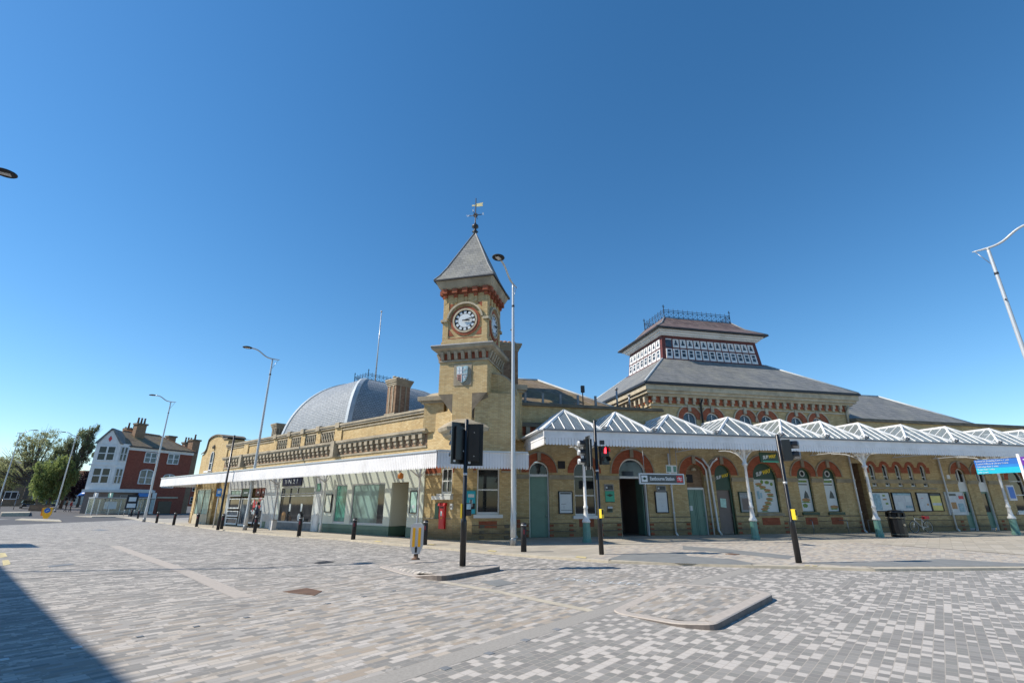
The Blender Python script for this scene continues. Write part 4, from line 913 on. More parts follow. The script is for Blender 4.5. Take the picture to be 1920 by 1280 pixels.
# corbelled oriel base
prof = [(.62, 4.62), (.75, 4.72), (.78, 4.8), (.98, 4.86), (1.02, 4.98), (1.2, 5.06), (1.24, 5.2), (1.45, 5.28), (1.52, 5.45), (1.3, 5.62), (1.0, 5.82), (.55, 6.02)]
mb = MB(); mb.lathe(prof, (-.18, .75), 8, False, ph=R(22.5)); mb.build('corbelled_base', 'stone', TW)
# left and right shoulders (curved buttress)
mb = MB(); pts = [(1.12, 4.9), (2.5, 4.9)]+[(1.12+1.38*math.cos(R(a)), 7.2+1.25*math.sin(R(a))) for a in range(0, 91, 10)]
mb.prism([(x-.0, z) for x, z in pts], .9, 2.4); mb.build('buttress', 'brick', ST, FT)
mb = MB(); mb.tube([(1.12+1.4*math.cos(R(a)), .92, 7.2+1.27*math.sin(R(a))) for a in range(0, 91, 10)], .05, 6); mb.build('coping', 'stone', ST, FT)
mb = MB(); mb.box(-2.65, -1.5, .7, 2.5, 5.4, 6.95); o = mb.build('pier', 'brick', ST, FT); mb = MB(); mb.box(-2.8, -1.5, .55, 2.6, 6.95, 7.07); mb.box(-2.95, -1.5, .42, 2.7, 7.07, 7.3); mb.hexa([(-2.7, .6, 7.3), (-1.5, .6, 7.3), (-1.5, 2.5, 7.3), (-2.7, 2.5, 7.3), (-2.3, .9, 7.55), (-1.5, .9, 7.6), (-1.5, 2.5, 7.6), (-2.3, 2.5, 7.55)]); mb.build('cap', 'stone', o)
# cornice below the clock stage
cx, cy = (TX0+TX1)/2, (TYF+TY1)/2; hw = (TX1-TX0)/2
def sq(mb, a, z0, z1, a2=None):
    a2 = a if a2 is None else a2
    mb.hexa([(cx-hw-a, cy-hw-a, z0), (cx+hw+a, cy-hw-a, z0), (cx+hw+a, cy+hw+a, z0), (cx-hw-a, cy+hw+a, z0), (cx-hw-a2, cy-hw-a2, z1), (cx+hw+a2, cy-hw-a2, z1), (cx+hw+a2, cy+hw+a2, z1), (cx-hw-a2, cy+hw+a2, z1)])
mb = MB(); sq(mb, .06, 9.02, 9.12); sq(mb, .2, 9.62, 9.72, .38); sq(mb, .38, 9.72, 9.86, .42); sq(mb, .1, 9.5, 9.62, .2)
for i in range(7):
    t = -hw+.08+i*(2*hw-.34)/6
    for side in range(4):
        p = [(t, -hw-.26), (t+.18, -hw-.26), (t+.18, -hw+.01), (t, -hw+.01)]
        for _ in range(side): p = [(-y, x) for x, y in p]
        p2 = [(t, -hw-.1), (t+.18, -hw-.1), (t+.18, -hw+.01), (t, -hw+.01)]
        for _ in range(side): p2 = [(-y, x) for x, y in p2]
        mb.hexa([(cx+x, cy+y, 9.14) for x, y in p2]+[(cx+x, cy+y, 9.55) for x, y in p])
mb.build('cornice', 'stone', TW)
mb = MB(); sq(mb, .012, 9.14, 9.5); mb.build('red_brickwork', 'redbrick', TW)
mb = MB(); sq(mb, .44, 9.86, 9.93, .40); sq(mb, .39, 9.93, 10.06, .02); mb.build('lead_flashing', 'leaddark', TW)
# clock stage
inn = .09
CX0, CX1, CY0, CY1 = TX0+inn, TX1-inn, TYF+inn, TY1-inn
ZC = 11.4
mb = MB(); mb.box(CX0, CX1, CY0, CY1, 10.05, 13.1); mb.build('clock_stage', 'brick', TW)
class Sides:
    def __init__(s, mb): s.mb = mb
    def build(s, name, mat, parent):
        for side in range(4):
            m = MB(); m.f = list(s.mb.f); m.mi = list(s.mb.mi); m.sm = list(s.mb.sm)
            for x, y, z in s.mb.v:
                x, y = x-cx, y-cy
                for _ in range(side): x, y = -y, x
                m.v.append((x+cx, y+cy, z))
            m.build(name, mat, parent)
def oneach(fn):
    return Sides(fn)
def oneach_old(fn):       # build on the front (-y) and right (+x) faces by rotating about the tower axis
    n = len(fn.v)
    cv = list(fn.v); cf = list(fn.f); cm = list(fn.mi); cs = list(fn.sm)
    for side in (1, 2, 3):
        base = len(fn.v)
        for x, y, z in cv:
            x, y = x-cx, y-cy
            for _ in range(side): x, y = -y, x
            fn.v.append((x+cx, y+cy, z))
        fn.f += [tuple(i+base for i in f) for f in cf]; fn.mi += cm; fn.sm += cs
    return fn
y = CY0
mb = MB(); mb.box(CX0-.03, CX0+.28, y-.05, y, 10.4, 12.55); mb.box(CX1-.28, CX1+.03, y-.05, y, 10.4, 12.55); mb.box(CX0-.03, CX1+.03, y-.05, y, 10.1, 10.42); oneach(mb).build('corner_pilaster', 'brick', TW)
mb = MB(); mb.arcring(cx, ZC, .72, .86, y-.06, y, 0, 360, 40); mb.box(CX0+.3, CX1-.3, y-.055, y, 10.36, 10.4)
for sx in (-1, 1):
    for z0, z1 in ((10.55, 11.0),):
        a = cx+sx*.95; b = cx+sx*.64; p = [(a, z0), (b, z0), (a, z0+.42)]; mb.prism(p if sx < 0 else p[::-1], y-.02, y)
    a = cx+sx*.95; p = [(a, 12.46), (cx+sx*.68, 12.46), (a, 12.18)]; mb.prism(p[::-1] if sx < 0 else p, y-.02, y)
oneach(mb).build('red_brickwork', 'redbrick', TW)
mb = MB(); mb.arcring(cx, ZC+.02, .97, 1.07, y-.16, y, 8, 172, 28); mb.arcring(cx, ZC, .62, .72, y-.09, y, 0, 360, 40)
mb.box(CX0-.12, CX0+.22, y-.16, y, ZC-.02, ZC+.12); mb.box(CX1-.22, CX1+.12, y-.16, y, ZC-.02, ZC+.12); oneach(mb).build('hood_mould', 'stonelight', TW)
# dials
mb = MB(); mb.arcring(cx, ZC, .0005, .40, y-.05, y, 0, 360, 32)
for k in range(12):
    a = R(k*30); c, s_ = math.cos(a), math.sin(a); w0, w1 = .065, .085
    P = [(.43, -w0), (.57, -w1), (.57, w1), (.43, w0)]; mb.prism([(cx+r*c-t*s_, ZC+r*s_+t*c) for r, t in P], y-.05, y)
oneach(mb).build('clock_dial', 'poster', TW)
mb = MB(); mb.arcring(cx, ZC, .0005, .62, y-.035, y, 0, 360, 36); oneach(mb).build('clock_ring', 'blackmatt', TW)
mb = MB()
def hand(mb, ang, L, wd, yy):
    a = R(90-ang); c, s_ = math.cos(a), math.sin(a); P = [(-.14, -wd*.6), (L*.7, -wd), (L, 0), (L*.7, wd), (-.14, wd*.6)]
    mb.prism([(cx+r*c-t*s_, ZC+r*s_+t*c) for r, t in P], yy, yy+.02)
hand(mb, 96, .34, .035, y-.12); hand(mb, 76, .54, .026, y-.15); oneach(mb).build('clock_hand', 'blackmatt', TW)
# top cornice with red brackets
mb = MB()
for i in range(5):
    t = -hw+.0+i*(2*hw-.3)/4
    for side in range(4):
        for p, z0, z1 in (([(t, -hw-.2), (t+.3, -hw-.2), (t+.3, -hw+.1), (t, -hw+.1)], 13.05, 13.32), ([(t+.05, -hw-.05), (t+.25, -hw-.05), (t+.25, -hw+.1), (t+.05, -hw+.1)], 12.86, 13.05)):
            for _ in range(side): p = [(-yy, x) for x, yy in p]
            mb.hprism([(cx+x, cy+yy) for x, yy in p], z0, z1)
sq(mb, -.05, 13.05, 13.34); mb.build('corbel_table', 'redbrick', TW)
mb = MB(); sq(mb, .14, 13.34, 13.42, .2); sq(mb, .2, 13.42, 13.78, .36); mb.build('stone_cornice', 'stone', TW)
for z0, z1 in ((12.6, 12.86),):
    mb = MB()
    for i in range(5):
        t = -hw+.03+i*(2*hw-.3)/4
        for side in range(4):
            p = [(t+.07, -hw+.03), (t+.2, -hw+.03), (t+.2, -hw+.12), (t+.07, -hw+.12)]
            for _ in range(side): p = [(-yy, x) for x, yy in p]
            mb.hprism([(cx+x, cy+yy) for x, yy in p], 12.5, 12.86)
    mb.build('brick_corbel', 'brick', TW)
mb = MB(); sq(mb, .45, 13.78, 13.86); mb.build('gutter', 'iron', TW)
# spire with sprocketed eaves
mb = MB(); ZA = 17.65
lev = [(hw+.43, 13.86), (hw+.2, 14.2), (hw-.1, 14.8), (.05, ZA)]
for (a, z0), (b, z1) in zip(lev, lev[1:]): frustum(mb, (cx-a, cx+a, cy-a, cy+a), (cx-b, cx+b, cy-b, cy+b), z0, z1)
SP = mb.build('spire_roof', 'slate', ST, FT, label='steep pyramid slate roof of the clock tower')
for sx in (-1, 1):
    for sy in (-1, 1): mb = MB(); mb.tube([(cx+sx*a, cy+sy*a, z+.01) for a, z in lev], .045, 6); mb.build('hip_ridge', 'leaddark', SP)
mb = MB(); mb.smooth = True
mb.lathe([(.1, ZA-.1), (.09, ZA+.05), (.2, ZA+.15), (.1, ZA+.22), (.08, ZA+.38), (.22, ZA+.48), (.2, ZA+.6), (.07, ZA+.72), (.035, ZA+.85), (.03, 20.25)], (cx, cy), 10)
zc = 19.0
mb.tube([(cx-.42, cy, zc), (cx+.42, cy, zc)], .022, 6); mb.tube([(cx, cy-.42, zc), (cx, cy+.42, zc)], .022, 6); mb.arcring(cx, zc, .07, .15, cy-.03, cy+.03, 0, 360, 14)
WV = mb.build('weather_vane', 'iron', ST, FT, label='black iron weather vane with gilded banner')
for s_, dx, dy in (('W', -.5, 0), ('E', .5, 0), ('S', 0, -.5)): text(s_, .2, 'poster', WV, cx+dx, cy+dy, zc+.02, depth=.012)
mb = MB(); mb.prism([(cx+.03, 19.62), (cx+.5, 19.6), (cx+.42, 19.72), (cx+.5, 19.85), (cx+.03, 19.84)], cy-.01, cy+.01); mb.prism([(cx-.25, 19.68), (cx-.03, 19.7), (cx-.03, 19.76), (cx-.25, 19.79)], cy-.01, cy+.01); mb.build('banner', plain('gilt', (.75, .62, .3), .4, .5), WV)
# coat of arms
def shp(k=1., ox=0, oz=0): return [(-.22+ox+dx*k, 8.28+oz+dz*k) for dx, dz in ((-.33, .42), (-.2, .46), (0, .42), (.2, .46), (.33, .42), (.3, .2), (.3, -.1), (.2, -.33), (0, -.48), (-.2, -.33), (-.3, -.1), (-.3, .2))][::-1]
mb = MB(); mb.box(-.72, .28, -.03, 0, 7.68, 8.88); o = mb.build('shield_panel', 'stone', TW)
mb = MB(); mb.prism(shp(1), -.12, -.03); SH = mb.build('shield', plain('shield_blue_glaze', (.33, .47, .50), .4, var=.25, scale=5), ST, FT, label='glazed coat of arms shield with quartered field')
mb = MB(); mb.box(-.5, -.235, -.135, -.11, 8.3, 8.68); mb.build('white_quarter', 'poster', SH)
mb = MB(); mb.prism([(-.5, 8.26), (-.47, 7.98), (-.24, 7.86), (-.24, 8.26)][::1], -.135, -.11); mb.build('red_quarter', plain('shield_red', (.45, .23, .18), .5, var=.3, scale=9), SH)
mb = MB(); mb.box(-.235, -.205, -.145, -.11, 7.83, 8.7); mb.box(-.52, .08, -.145, -.11, 8.265, 8.295)
mb.box(-.39, -.37, -.145, -.13, 8.32, 8.66); mb.box(-.49, -.25, -.145, -.13, 8.48, 8.5)
mb.arcring(-.05, 8.12, .04, .09, -.14, -.11, 0, 300, 14); mb.arcring(-.05, 8.5, .04, .08, -.14, -.11, 0, 250, 14); mb.build('quartering_lines', 'palegrey', SH)
mb = MB()
for k in range(3): mb.prism([(-.42, 8.2-k*.1), (-.28, 8.18-k*.1), (-.3, 8.15-k*.1), (-.42, 8.15-k*.1)][::-1], -.145, -.13)
mb.build('charges', 'blackmatt', SH)
# ---------------------------------------------------------------- shop wing (left)
def ax(px, py=930): return FA.q(px, py, 0)[0]
AXL = -28.3
xw0, xw1 = -16.9, ax(590, 950)-.15
xe, xm, xu = ax(424, 950), ax(452, 950), ax(497, 950)
aops = [(ax(737, 905), ax(768.5, 905), PZ, 2.85, 0), (-7.76, -4.45, .58, 2.87, 0), (ax(628, 945), ax(650, 945), .6, 2.87, 0), (xw0, xw1, .5, 2.85, 0), (xe+.5, xu-.25, .1, 2.88, 0)]
mb = MB(); wallmesh(mb, AXL, XS, -.05, 6.5, 0, aops, depth=1.15, thick=1.2)
WA = mb.build('wall', 'brick', ST, FA, label='long low yellow brick shop wing wall')
XG = ax(603, 950)
mb = MB(); wallmesh(mb, XG, XS+.02, .55, 3.7, -.06, [(ax(737, 905), ax(768.5, 905), .55, 2.85, 0), (-7.76, -4.45, .58, 2.87, 0), (ax(628, 945), ax(650, 945), .6, 2.87, 0)], depth=.06, thick=.07, back=False)
SF = mb.build('shopfront', 'cream', ST, FA, label='cream painted shopfront with green plinth')
mb = MB(); x0, x1 = ax(737, 905), ax(768.5, 905)
mb.box(XG, x0, -.09, 0, PZ, .55); mb.box(x1, XS+.02, -.09, 0, PZ, .55); mb.box(x0-.001, x0+.02, 0, 1.1, PZ, .55)
for i in range(60):
    x = XG+.1+i*.125
    if x < x0-.05: mb.box(x, x+.02, -.1, -.09, PZ, .34)
mb.build('plinth', 'sage', SF)
mb = MB(); mb.box(x0, x0+.03, 0, 1.1, .55, 2.85); mb.box(x0, x1, 1.1, 1.14, PZ, 2.85); mb.build('porch', 'cream', SF)
g = MB(); g.box(x1-.5, x1-.04, 1.04, 1.1, PZ, 2.7); p = g.build('door', 'glass', ST, FA, label='glazed door set back in the cream shopfront'); g = MB(); g.box(x1-.56, x1-.5, 1.0, 1.1, PZ, 2.75); g.box(x1-.04, x1, 1.0, 1.1, PZ, 2.75); g.build('frame', 'galv', p)
window(FA, -7.76, -4.45, .58, 2.87, 0, y=-.0, fw=.06, glass='glassfrost', mat='palegrey', sill=False, label='largest shop window with frosted green glass')
g = MB(); g.box(-5.15, -4.52, .015, .028, .68, 2.8); g.build('blind_gap', 'glass', ST, FA)
window(FA, ax(628, 945), ax(650, 945), .6, 2.87, 0, y=-.0, fw=.06, glass='glassgreen', mat='palegrey', sill=False, label='narrow green tinted shop window')
# door, main shop window with BN21 board
xa, xb = ax(590, 950), XG
mb = MB(); mb.box(xa-.1, xb, -.05, 0, PZ, 3.7); SF2 = mb.build('shopfront', 'palegrey', ST, FA, label='pale grey shopfront surround left of the green plinth')
p = leaf(FA, 'door', xa, xb-.12, PZ, 2.35, -.09, 'white', [(.15, 1.0), (1.1, 2.2)], label='white shop door right of the lit shop window')
g = MB(); g.box(xa+.15, xb-.3, -.1, -.06, 2.5, 3.0); g.build('fanlight', 'glassgreen', p)
pass
mb = MB(); mb.box(xw0-.12, xw1+.1, -.05, 0, 2.85, 3.7); mb.box(xw0-.3, xw0, -.05, 0, PZ, 3.7); mb.box(xw1, xw1+.12, -.05, 0, PZ, 3.7); SF3 = mb.build('shopfront', 'cream', ST, FA, label='cream shopfront around the lit shop window')
mb = MB(); mb.box(xw0, xw1, -.06, 0, PZ, .5); mb.build('plinth', 'leaddark', SF3); mb = MB(); mb.box(xw0-.3, xw0-.02, -.08, 0, PZ, .45); mb.build('plinth', 'sage', SF3)
p = window(FA, xw0, xw1, .5, 2.85, 0, y=-.02, fw=.06, glass='glass', mat='palegrey', rails=(2.25, 2.4), mull=(((xw0+xw1)/2, 2.4, 2.85),), sill=False, label='dark shop window with goods on display under the BN21 board')
g = MB()
for px, py, r_, m_ in ((531, 968, .32, 0), (543, 973, .2, 1), (560, 969, .22, 2), (567, 973, .15, 2)):
    x, z = FA.q(px, py, 0); g.m = m_; g.prism([(x+r_*math.cos(2*math.pi*k/10), z+r_*math.sin(2*math.pi*k/10)*1.1) for k in range(10)], -.002, .005)
for px in (543.5, 565): x, z = FA.q(px, 951, 0); g.m = 2; g.box(x-.12, x+.12, -.002, .005, z-.25, z+.25)
g.build('window_display', ['bun', 'rust', 'poster'], p)
x0b, z0b = FA.q(531, 911, -.05); x1b, z1b = FA.q(568, 896.5, -.05)
t = MB(); t.box(x0b, x1b, -.14, -.05, 2.92, 3.5); sgn = t.build('shop_sign', 'navy', ST, FA, label='navy shop sign reading BN21'); text('B N 2 1', .4, 'poster', sgn, (x0b+x1b)/2, -.15, 3.2, bold=.008, sx=1.5)
# next unit: pale wall with posters/reflection and the busy glass shop
pass
mb = MB(); mb.box(xu, xw0-.3, -.05, 0, PZ, 3.7); o = mb.build('shopfront', 'palegrey', ST, FA, label='pale blank shopfront bay with fine lettering'); mb = MB()
for k in range(5): mb.box(xu+.35+.1*(k % 2), xw0-.6, -.058, -.05, 2.2+k*.2, 2.27+k*.2)
for k in range(16): mb.box(xu+1.0, xu+1.5, -.058, -.05, .8+k*.08, .84+k*.08)
mb.build('white_lettering', 'poster', o); mb = MB(); mb.box(xu+.05, xu+.5, -.08, 0, PZ, .5); mb.build('plinth', 'sage', o)
pass
mb = MB(); mb.box(xe, xu, -.04, 0, 2.9, 3.7); mb.box(xu-.25, xu, -.06, 0, PZ, 3.7); mb.box(xe, xe+.5, -.06, 0, PZ, 3.7)
NS = mb.build('shopfront', 'palegrey', ST, FA, label='cluttered newsagent shopfront with dark red boards')
text('CJ', .4, 'grey', NS, xe+3.2, -.05, 3.3); mb = MB(); mb.box(xe+3.8, xe+5.0, -.05, -.04, 3.15, 3.45); mb.build('name_panel', 'grey', NS)
pass
for a, b, zb, zt, gl in ((xe+.5, xm-.3, 2.3, 2.85, 'glassfrost'), (xe+.5, xm-.3, 1.35, 2.15, 'glass'), (xe+.5, xm-.3, .75, 1.2, 'glassblue'), (xe+.5, xm-.3, .15, .65, 'glass'), (xm, xm+1.4, .1, 2.15, 'glassblue'), (xm+1.5, xu-.25, .3, 2.15, 'glass')):
    window(FA, a, b, zb, zt, 0, y=-.03, fw=.07, glass=gl, mat='white', sill=False)
for i, (a, b) in enumerate(((xm, xm+1.3), (xm+2.4, xm+3.3), (xm+3.5, xu-.3))):
    t = MB(); t.box(a, b, -.08, -.02, 2.3, 2.85); o = t.build('fascia_panel', 'darkgreen' if i == 0 else 'oxblood', NS); t = MB(); t.box(a+.3, b-.3, -.09, -.08, 2.5, 2.62); t.build('lettering', 'poster', ST, FA)
rng = random.Random(3)
t = MB()
for k in range(26):
    x = xm+1.6+rng.random()*(xu-.5-xm-1.6); z = .8+rng.random()*1.2; t.m = rng.randrange(4); t.box(x, x+.12+rng.random()*.3, -.002-.001*k, .004, z, z+.1+rng.random()*.3)
t.build('window_display', ['poster', 'mapblue', 'signred', 'paper'], ST, FA)
# cornice, corbels, parapet
mb = MB(); mb.box(AXL, -1.1, -.06, .0, 4.62, 4.72); mb.box(AXL, -1.0, -.26, 0, 5.36, 5.46); mb.box(AXL, -.95, -.34, .1, 5.46, 5.6); mb.build('cornice', 'stone', WA)
mb = MB(); mb.box(AXL, -1.1, -.02, 0, 4.74, 5.36); mb.build('red_brickwork', 'dimbrick', WA)
mb = MB(); x = -1.45
while x > AXL+.3:
    mb.box(x-.15, x+.15, -.24, -.02, 5.12, 5.36); mb.box(x-.11, x+.11, -.17, -.02, 4.92, 5.1); mb.box(x-.06, x+.06, -.1, -.02, 4.8, 4.92); x -= .57
mb.build('corbel_table', 'stone', WA)
mb = MB(); mb.box(AXL, -.85, -.14, .5, 6.5, 6.62); mb.box(AXL, -.85, -.2, .4, 6.62, 6.74); mb.box(AXL, -.85, -.06, 0, 6.32, 6.4); mb.build('coping', 'stone', WA)
pier_px = (523, 548.5, 573.5, 601.5, 637.5, 470, 433)
piers = [FA.q(p, 800, 0)[0] for p in pier_px]
for i, x in enumerate(piers):
    mb = MB(); w_ = .28 if i < 4 else .42; mb.box(x-w_, x+w_, -.09, 0, 5.6, 6.5); mb.build('parapet_pier', 'brick', WA)
mb = MB()
for i, x in enumerate(piers[:5]): mb.box(x-.24, x+.24, -.23, .3, 6.5, 6.84)
for x in (piers[4], piers[5]): mb.box(x-.2, x+.2, -.42, 0, 4.6, 5.62)
mb.build('parapet_cap', 'stone', WA)
for a, b in zip(piers[:4], piers[1:5]):
    m = MB(); lo, hi = min(a, b)+.34, max(a, b)-.34
    m.box(lo, hi, -.01, 0, 5.68, 6.3); pn = m.build('pierced_panel', 'stonedark', ST, FA)
    m = MB(); n = max(3, int((hi-lo)/.26))
    for k in range(n):
        u0 = lo+(hi-lo)*k/n; u1 = lo+(hi-lo)*(k+1)/n
        m.tube([(u0, -.05, 5.7), (u1, -.05, 6.28)], .035, 5); m.tube([(u1, -.05, 5.7), (u0, -.05, 6.28)], .035, 5)
    m.build('lattice', 'stonelight', pn)
for px in (505, 487, 650, 668, 700, 760): pass
# roof slopes seen over the parapet near the tower, small hipped roof
hiproof(FA, -11.5, -1.6, 1.2, 8, -9.5, -3.2, 4.6, 6.3, 7.9, 'slate', 'low slate roof glimpsed over the shop wing parapet')
mb = MB(); mb.box(AXL, -1.2, .4, 9, 6.0, 6.1); mb.build('flat_roof', 'roofplain', ST, FA)
# gabled end block
GX0, GX1 = -34.1, AXL-.02
zt = 7.15
gp = [(GX0, -.05), (GX1, -.05), (GX1, zt+.1), (GX1-.5, zt+.12)]+[(-31.2+1.75*math.cos(R(a)), zt+.45*math.sin(R(a))+.18) for a in range(0, 181, 20)][0:10]+[(-33.1, 6.6), (-33.4, 6.35), (GX0, 6.2)]
mb = MB(); mb.prism(gp, -.04, 1.8); GB = mb.build('gable_block', 'brick', ST, FA, label='taller brick end block with curved gable and arched window')
mb = MB(); top_ = gp[2:]
for p_, q_ in zip(top_, top_[1:]): mb.tube([(p_[0], .85, p_[1]+.04), (q_[0], .85, q_[1]+.04)], .01, 4)
for p_, q_ in zip(top_, top_[1:]):
    mb.face([(q_[0], -.16, q_[1]+.13), (p_[0], -.16, p_[1]+.13), (p_[0], 1.9, p_[1]+.13), (q_[0], 1.9, q_[1]+.13)]); mb.face([(q_[0], -.16, q_[1]), (p_[0], -.16, p_[1]), (p_[0], -.16, p_[1]+.13), (q_[0], -.16, q_[1]+.13)])
mb.build('coping', 'stonedark', GB)
window(Fr(FA.w(0, -.3)[:2], -40), -31.65, -30.95, 4.6, 6.0, .35, y=.2, fw=.07, rails=(5.3,), mat='palegrey', sill=True, label='tall arched window in the gabled end block')
g = MB(); g.smooth = True; g.lathe([(.12, 6.6), (.18, 6.75), (.05, 6.95)], (-31.3, -.1), 8); g.build('roundel', 'stonedark', GB)
# glass bay below the gable
xb0, xb1 = ax(372, 950), ax(398, 950)
window(Fr(FA.w(0, -.35)[:2], -40), xb0, xb1, .75, 3.0, 0, y=.06, fw=.08, glass='glassfrost', mat='stonelight', sill=False, mull=(((xb0+xb1)/2, .75, 3.0),), label='wide glass bay under the canopy at the far end')
mb = MB(); mb.box(xb0-.1, xb1+.1, -.33, 0, PZ, .75); mb.build('bay_plinth', 'stonelight', ST, FA)
mb = MB(); mb.box(xb1+.25, xb1+.8, -.3, 0, PZ, 3.9); mb.box(xb0-.8, xb0-.3, -.3, 0, PZ, 3.9); mb.build('pier', 'brick', ST, FA)
# ---------------------------------------------------------------- chimneys and dome over the concourse
x, z = FA.q(740, 770, 2.5)
chimney(FA, x-1.0, x-.02, 2.5, 3.7, 6.4, 9.95, 4, 'tall brick chimney standing in front of the slate dome', mat='dimbrick', potmat='stonelight', ph=.3)
x, z = FA.q(517, 790, 3)
chimney(FA, x-.5, x+.4, 3, 3.9, 6.0, 8.75, 2, 'short dark chimney left of the dome', mat='stonedark', potmat='stonedark', ph=.12)
YT = 6.0; XT = -16.55; ZT = 11.9; EX = 4.1; LXD, LYD = 2.0, 4.2; ZD = 5.9
mb = MB(); N = 18
def dpt(corner, k):
    t = math.pi/2*k/N; o = EX*math.sin(t); zz = ZD+(ZT-ZD)*math.cos(t)
    cxs = {0: (XT-LXD, YT), 1: (XT, YT), 2: (XT, YT+LYD), 3: (XT-LXD, YT+LYD)}[corner]; sx, sy = {0: (-1, -1), 1: (1, -1), 2: (1, 1), 3: (-1, 1)}[corner]
    return (cxs[0]+sx*o, cxs[1]+sy*o, zz)
mb.smooth = False
for c in range(4):
    d = (c+1) % 4
    for k in range(N): mb.face([dpt(c, k+1), dpt(d, k+1), dpt(d, k), dpt(c, k)])
mb.face([dpt(c, 0) for c in range(4)])
DM = mb.build('dome', 'domesl', ST, FA, label='large square dome covered in patterned grey slates')
for c in range(4):
    mb = MB(); sx, sy = {0: (-1, -1), 1: (1, -1), 2: (1, 1), 3: (-1, 1)}[c]
    P = [dpt(c, k) for k in range(N+1)]; wdt = .34
    for k in range(N):
        def off(p, a, b, u): return (p[0]-sx*a+sx*u, p[1]-sy*b+sy*u, p[2]+u*.8)
        for (a0, b0, a1, b1) in ((0, wdt, 0, 0), (0, 0, wdt, 0)):
            mb.face([off(P[k+1], a0, b0, .07), off(P[k+1], a1, b1, .07), off(P[k], a1, b1, .07), off(P[k], a0, b0, .07)])
        mb.face([off(P[k+1], 0, wdt, .07), off(P[k], 0, wdt, .07), off(P[k], 0, wdt, -.1), off(P[k+1], 0, wdt, -.1)]); mb.face([off(P[k+1], wdt, 0, .07), off(P[k], wdt, 0, .07), off(P[k], wdt, 0, -.1), off(P[k+1], wdt, 0, -.1)])
    mb.build('rib', 'lead', DM)
mb = MB(); mb.box(XT-LXD-.2, XT+.2, YT-.2, YT+LYD+.2, ZT-.08, ZT+.1); mb.build('crown', 'lead', DM)
cresting(XT-LXD-.05, XT+.05, YT-.05, YT+LYD+.05, ZT+.1, .7, .4).build('roof_cresting', 'iron', DM)
xf, zf = FA.q(704, 708, YT+1.0); xf2, zf2 = FA.q(715.5, 585, YT+1.0)
mb = MB(); mb.tube([(xf, YT+1, ZT), (xf, YT+1, zf2)], [.07, .035], 8); mb.tube([(xf, YT+1, zf2), (xf, YT+1, zf2+.12)], .08, 8); mb.build('flagpole', 'galv', ST, FA, label='slender pale flagpole on top of the dome')
mb = MB(); mb.box(XT-LXD-EX, XT+EX, YT-EX, YT+LYD+EX, 0, ZD+.01); mb.build('dome_base_wall', 'brick', ST, FA)
# ---------------------------------------------------------------- low white canopy in front of the shops
def boards(mb, p0, p1, z0, z1, wdt, t=.05, gap=.012, tooth=.07):
    d = Vector((p1[0]-p0[0], p1[1]-p0[1])); L = d.length; d.normalize(); n = Vector((d.y, -d.x)); k = max(1, round(L/wdt)); wdt = L/k
    for i in range(k):
        a, b = i*wdt+gap/2, (i+1)*wdt-gap/2; m = (a+b)/2
        P = lambda s, o, z: (p0[0]+d.x*s+n.x*o, p0[1]+d.y*s+n.y*o, z)
        f = [P(a, t, z1), P(a, t, z0+tooth), P(a+(m-a)*.35, t, z0+.01), P(m, t, z0), P(b-(b-m)*.35, t, z0+.01), P(b, t, z0+tooth), P(b, t, z1)]
        mb.face(f); mb.face([P(a, t-.02, z1), P(b, t-.02, z1), P(b, t-.02, z0+tooth), P(m, t-.02, z0), P(a, t-.02, z0+tooth)])
        mb.face([P(a, t, z1), P(a, t-.02, z1), P(a, t-.02, z0+tooth), P(a, t, z0+tooth)]); mb.face([P(b, t, z1), P(b, t, z0+tooth), P(b, t-.02, z0+tooth), P(b, t-.02, z1)])
YA, ZA0, ZA1 = -3.1, 3.17, 3.87
cornA = (3.2986, YA)
K0 = FA.w(-33.4, YA)[:2]; K1 = FA.w(*cornA)[:2]; K2 = FB.w(3.55, -4.5)[:2]
W0 = FA.w(-33.4, .0)[:2]; Wc = FA.w(1.0, -.02)[:2]; W2 = FB.w(3.55, -1.28)[:2]
O = ST.location
def rel(p, z): return (p[0]-O[0], p[1]-O[1], z)
mb = MB(); r2 = lambda p: (p[0]-O[0], p[1]-O[1])
boards(mb, r2(K0), r2(K1), ZA0, ZA1, .125); boards(mb, r2(K1), r2(K2), ZA0, ZA1, .125)
mb.hexa([rel(K0, ZA0+.1), rel(K1, ZA0+.1), rel(K1, ZA0+.1), rel(K0, ZA0+.1), rel(K0, ZA1), rel(K1, ZA1), rel(K1, ZA1), rel(K0, ZA1)]) if False else None
E0_ = r2(FA.w(-33.4, -.1)[:2]); boards(mb, E0_, r2(K0), ZA0, ZA1, .125)
E2_ = r2(FB.w(3.55, -3.9)[:2]); boards(mb, r2(K2), E2_, ZA0, ZA1, .125)
CN = mb.build('canopy_fascia', 'fascia', ST, label='long white scalloped fascia of the low canopy over the shops'); 
def strip3(mb, a, b, wd, z0, z1, o=0):
    d = Vector((b[0]-a[0], b[1]-a[1])).normalized(); n = Vector((d.y, -d.x))
    q = [(a[0]+n.x*o, a[1]+n.y*o), (b[0]+n.x*o, b[1]+n.y*o), (b[0]+n.x*(o-wd), b[1]+n.y*(o-wd)), (a[0]+n.x*(o-wd), a[1]+n.y*(o-wd))]
    mb.hexa([(x-O[0], y-O[1], z0) for x, y in q][::-1]+[(x-O[0], y-O[1], z1) for x, y in q][::-1])
mb = MB(); strip3(mb, K0, K1, .12, ZA1, ZA1+.07, .1); strip3(mb, K1, K2, .12, ZA1+.001, ZA1+.072, .1); mb.build('gutter', 'galv', CN)
mb = MB(); strip3(mb, K0, K1, .06, ZA0+.12, ZA1-.02, -.0); strip3(mb, K1, K2, .06, ZA0+.12, ZA1-.02, 0); mb.build('fascia_backing', 'white', CN)
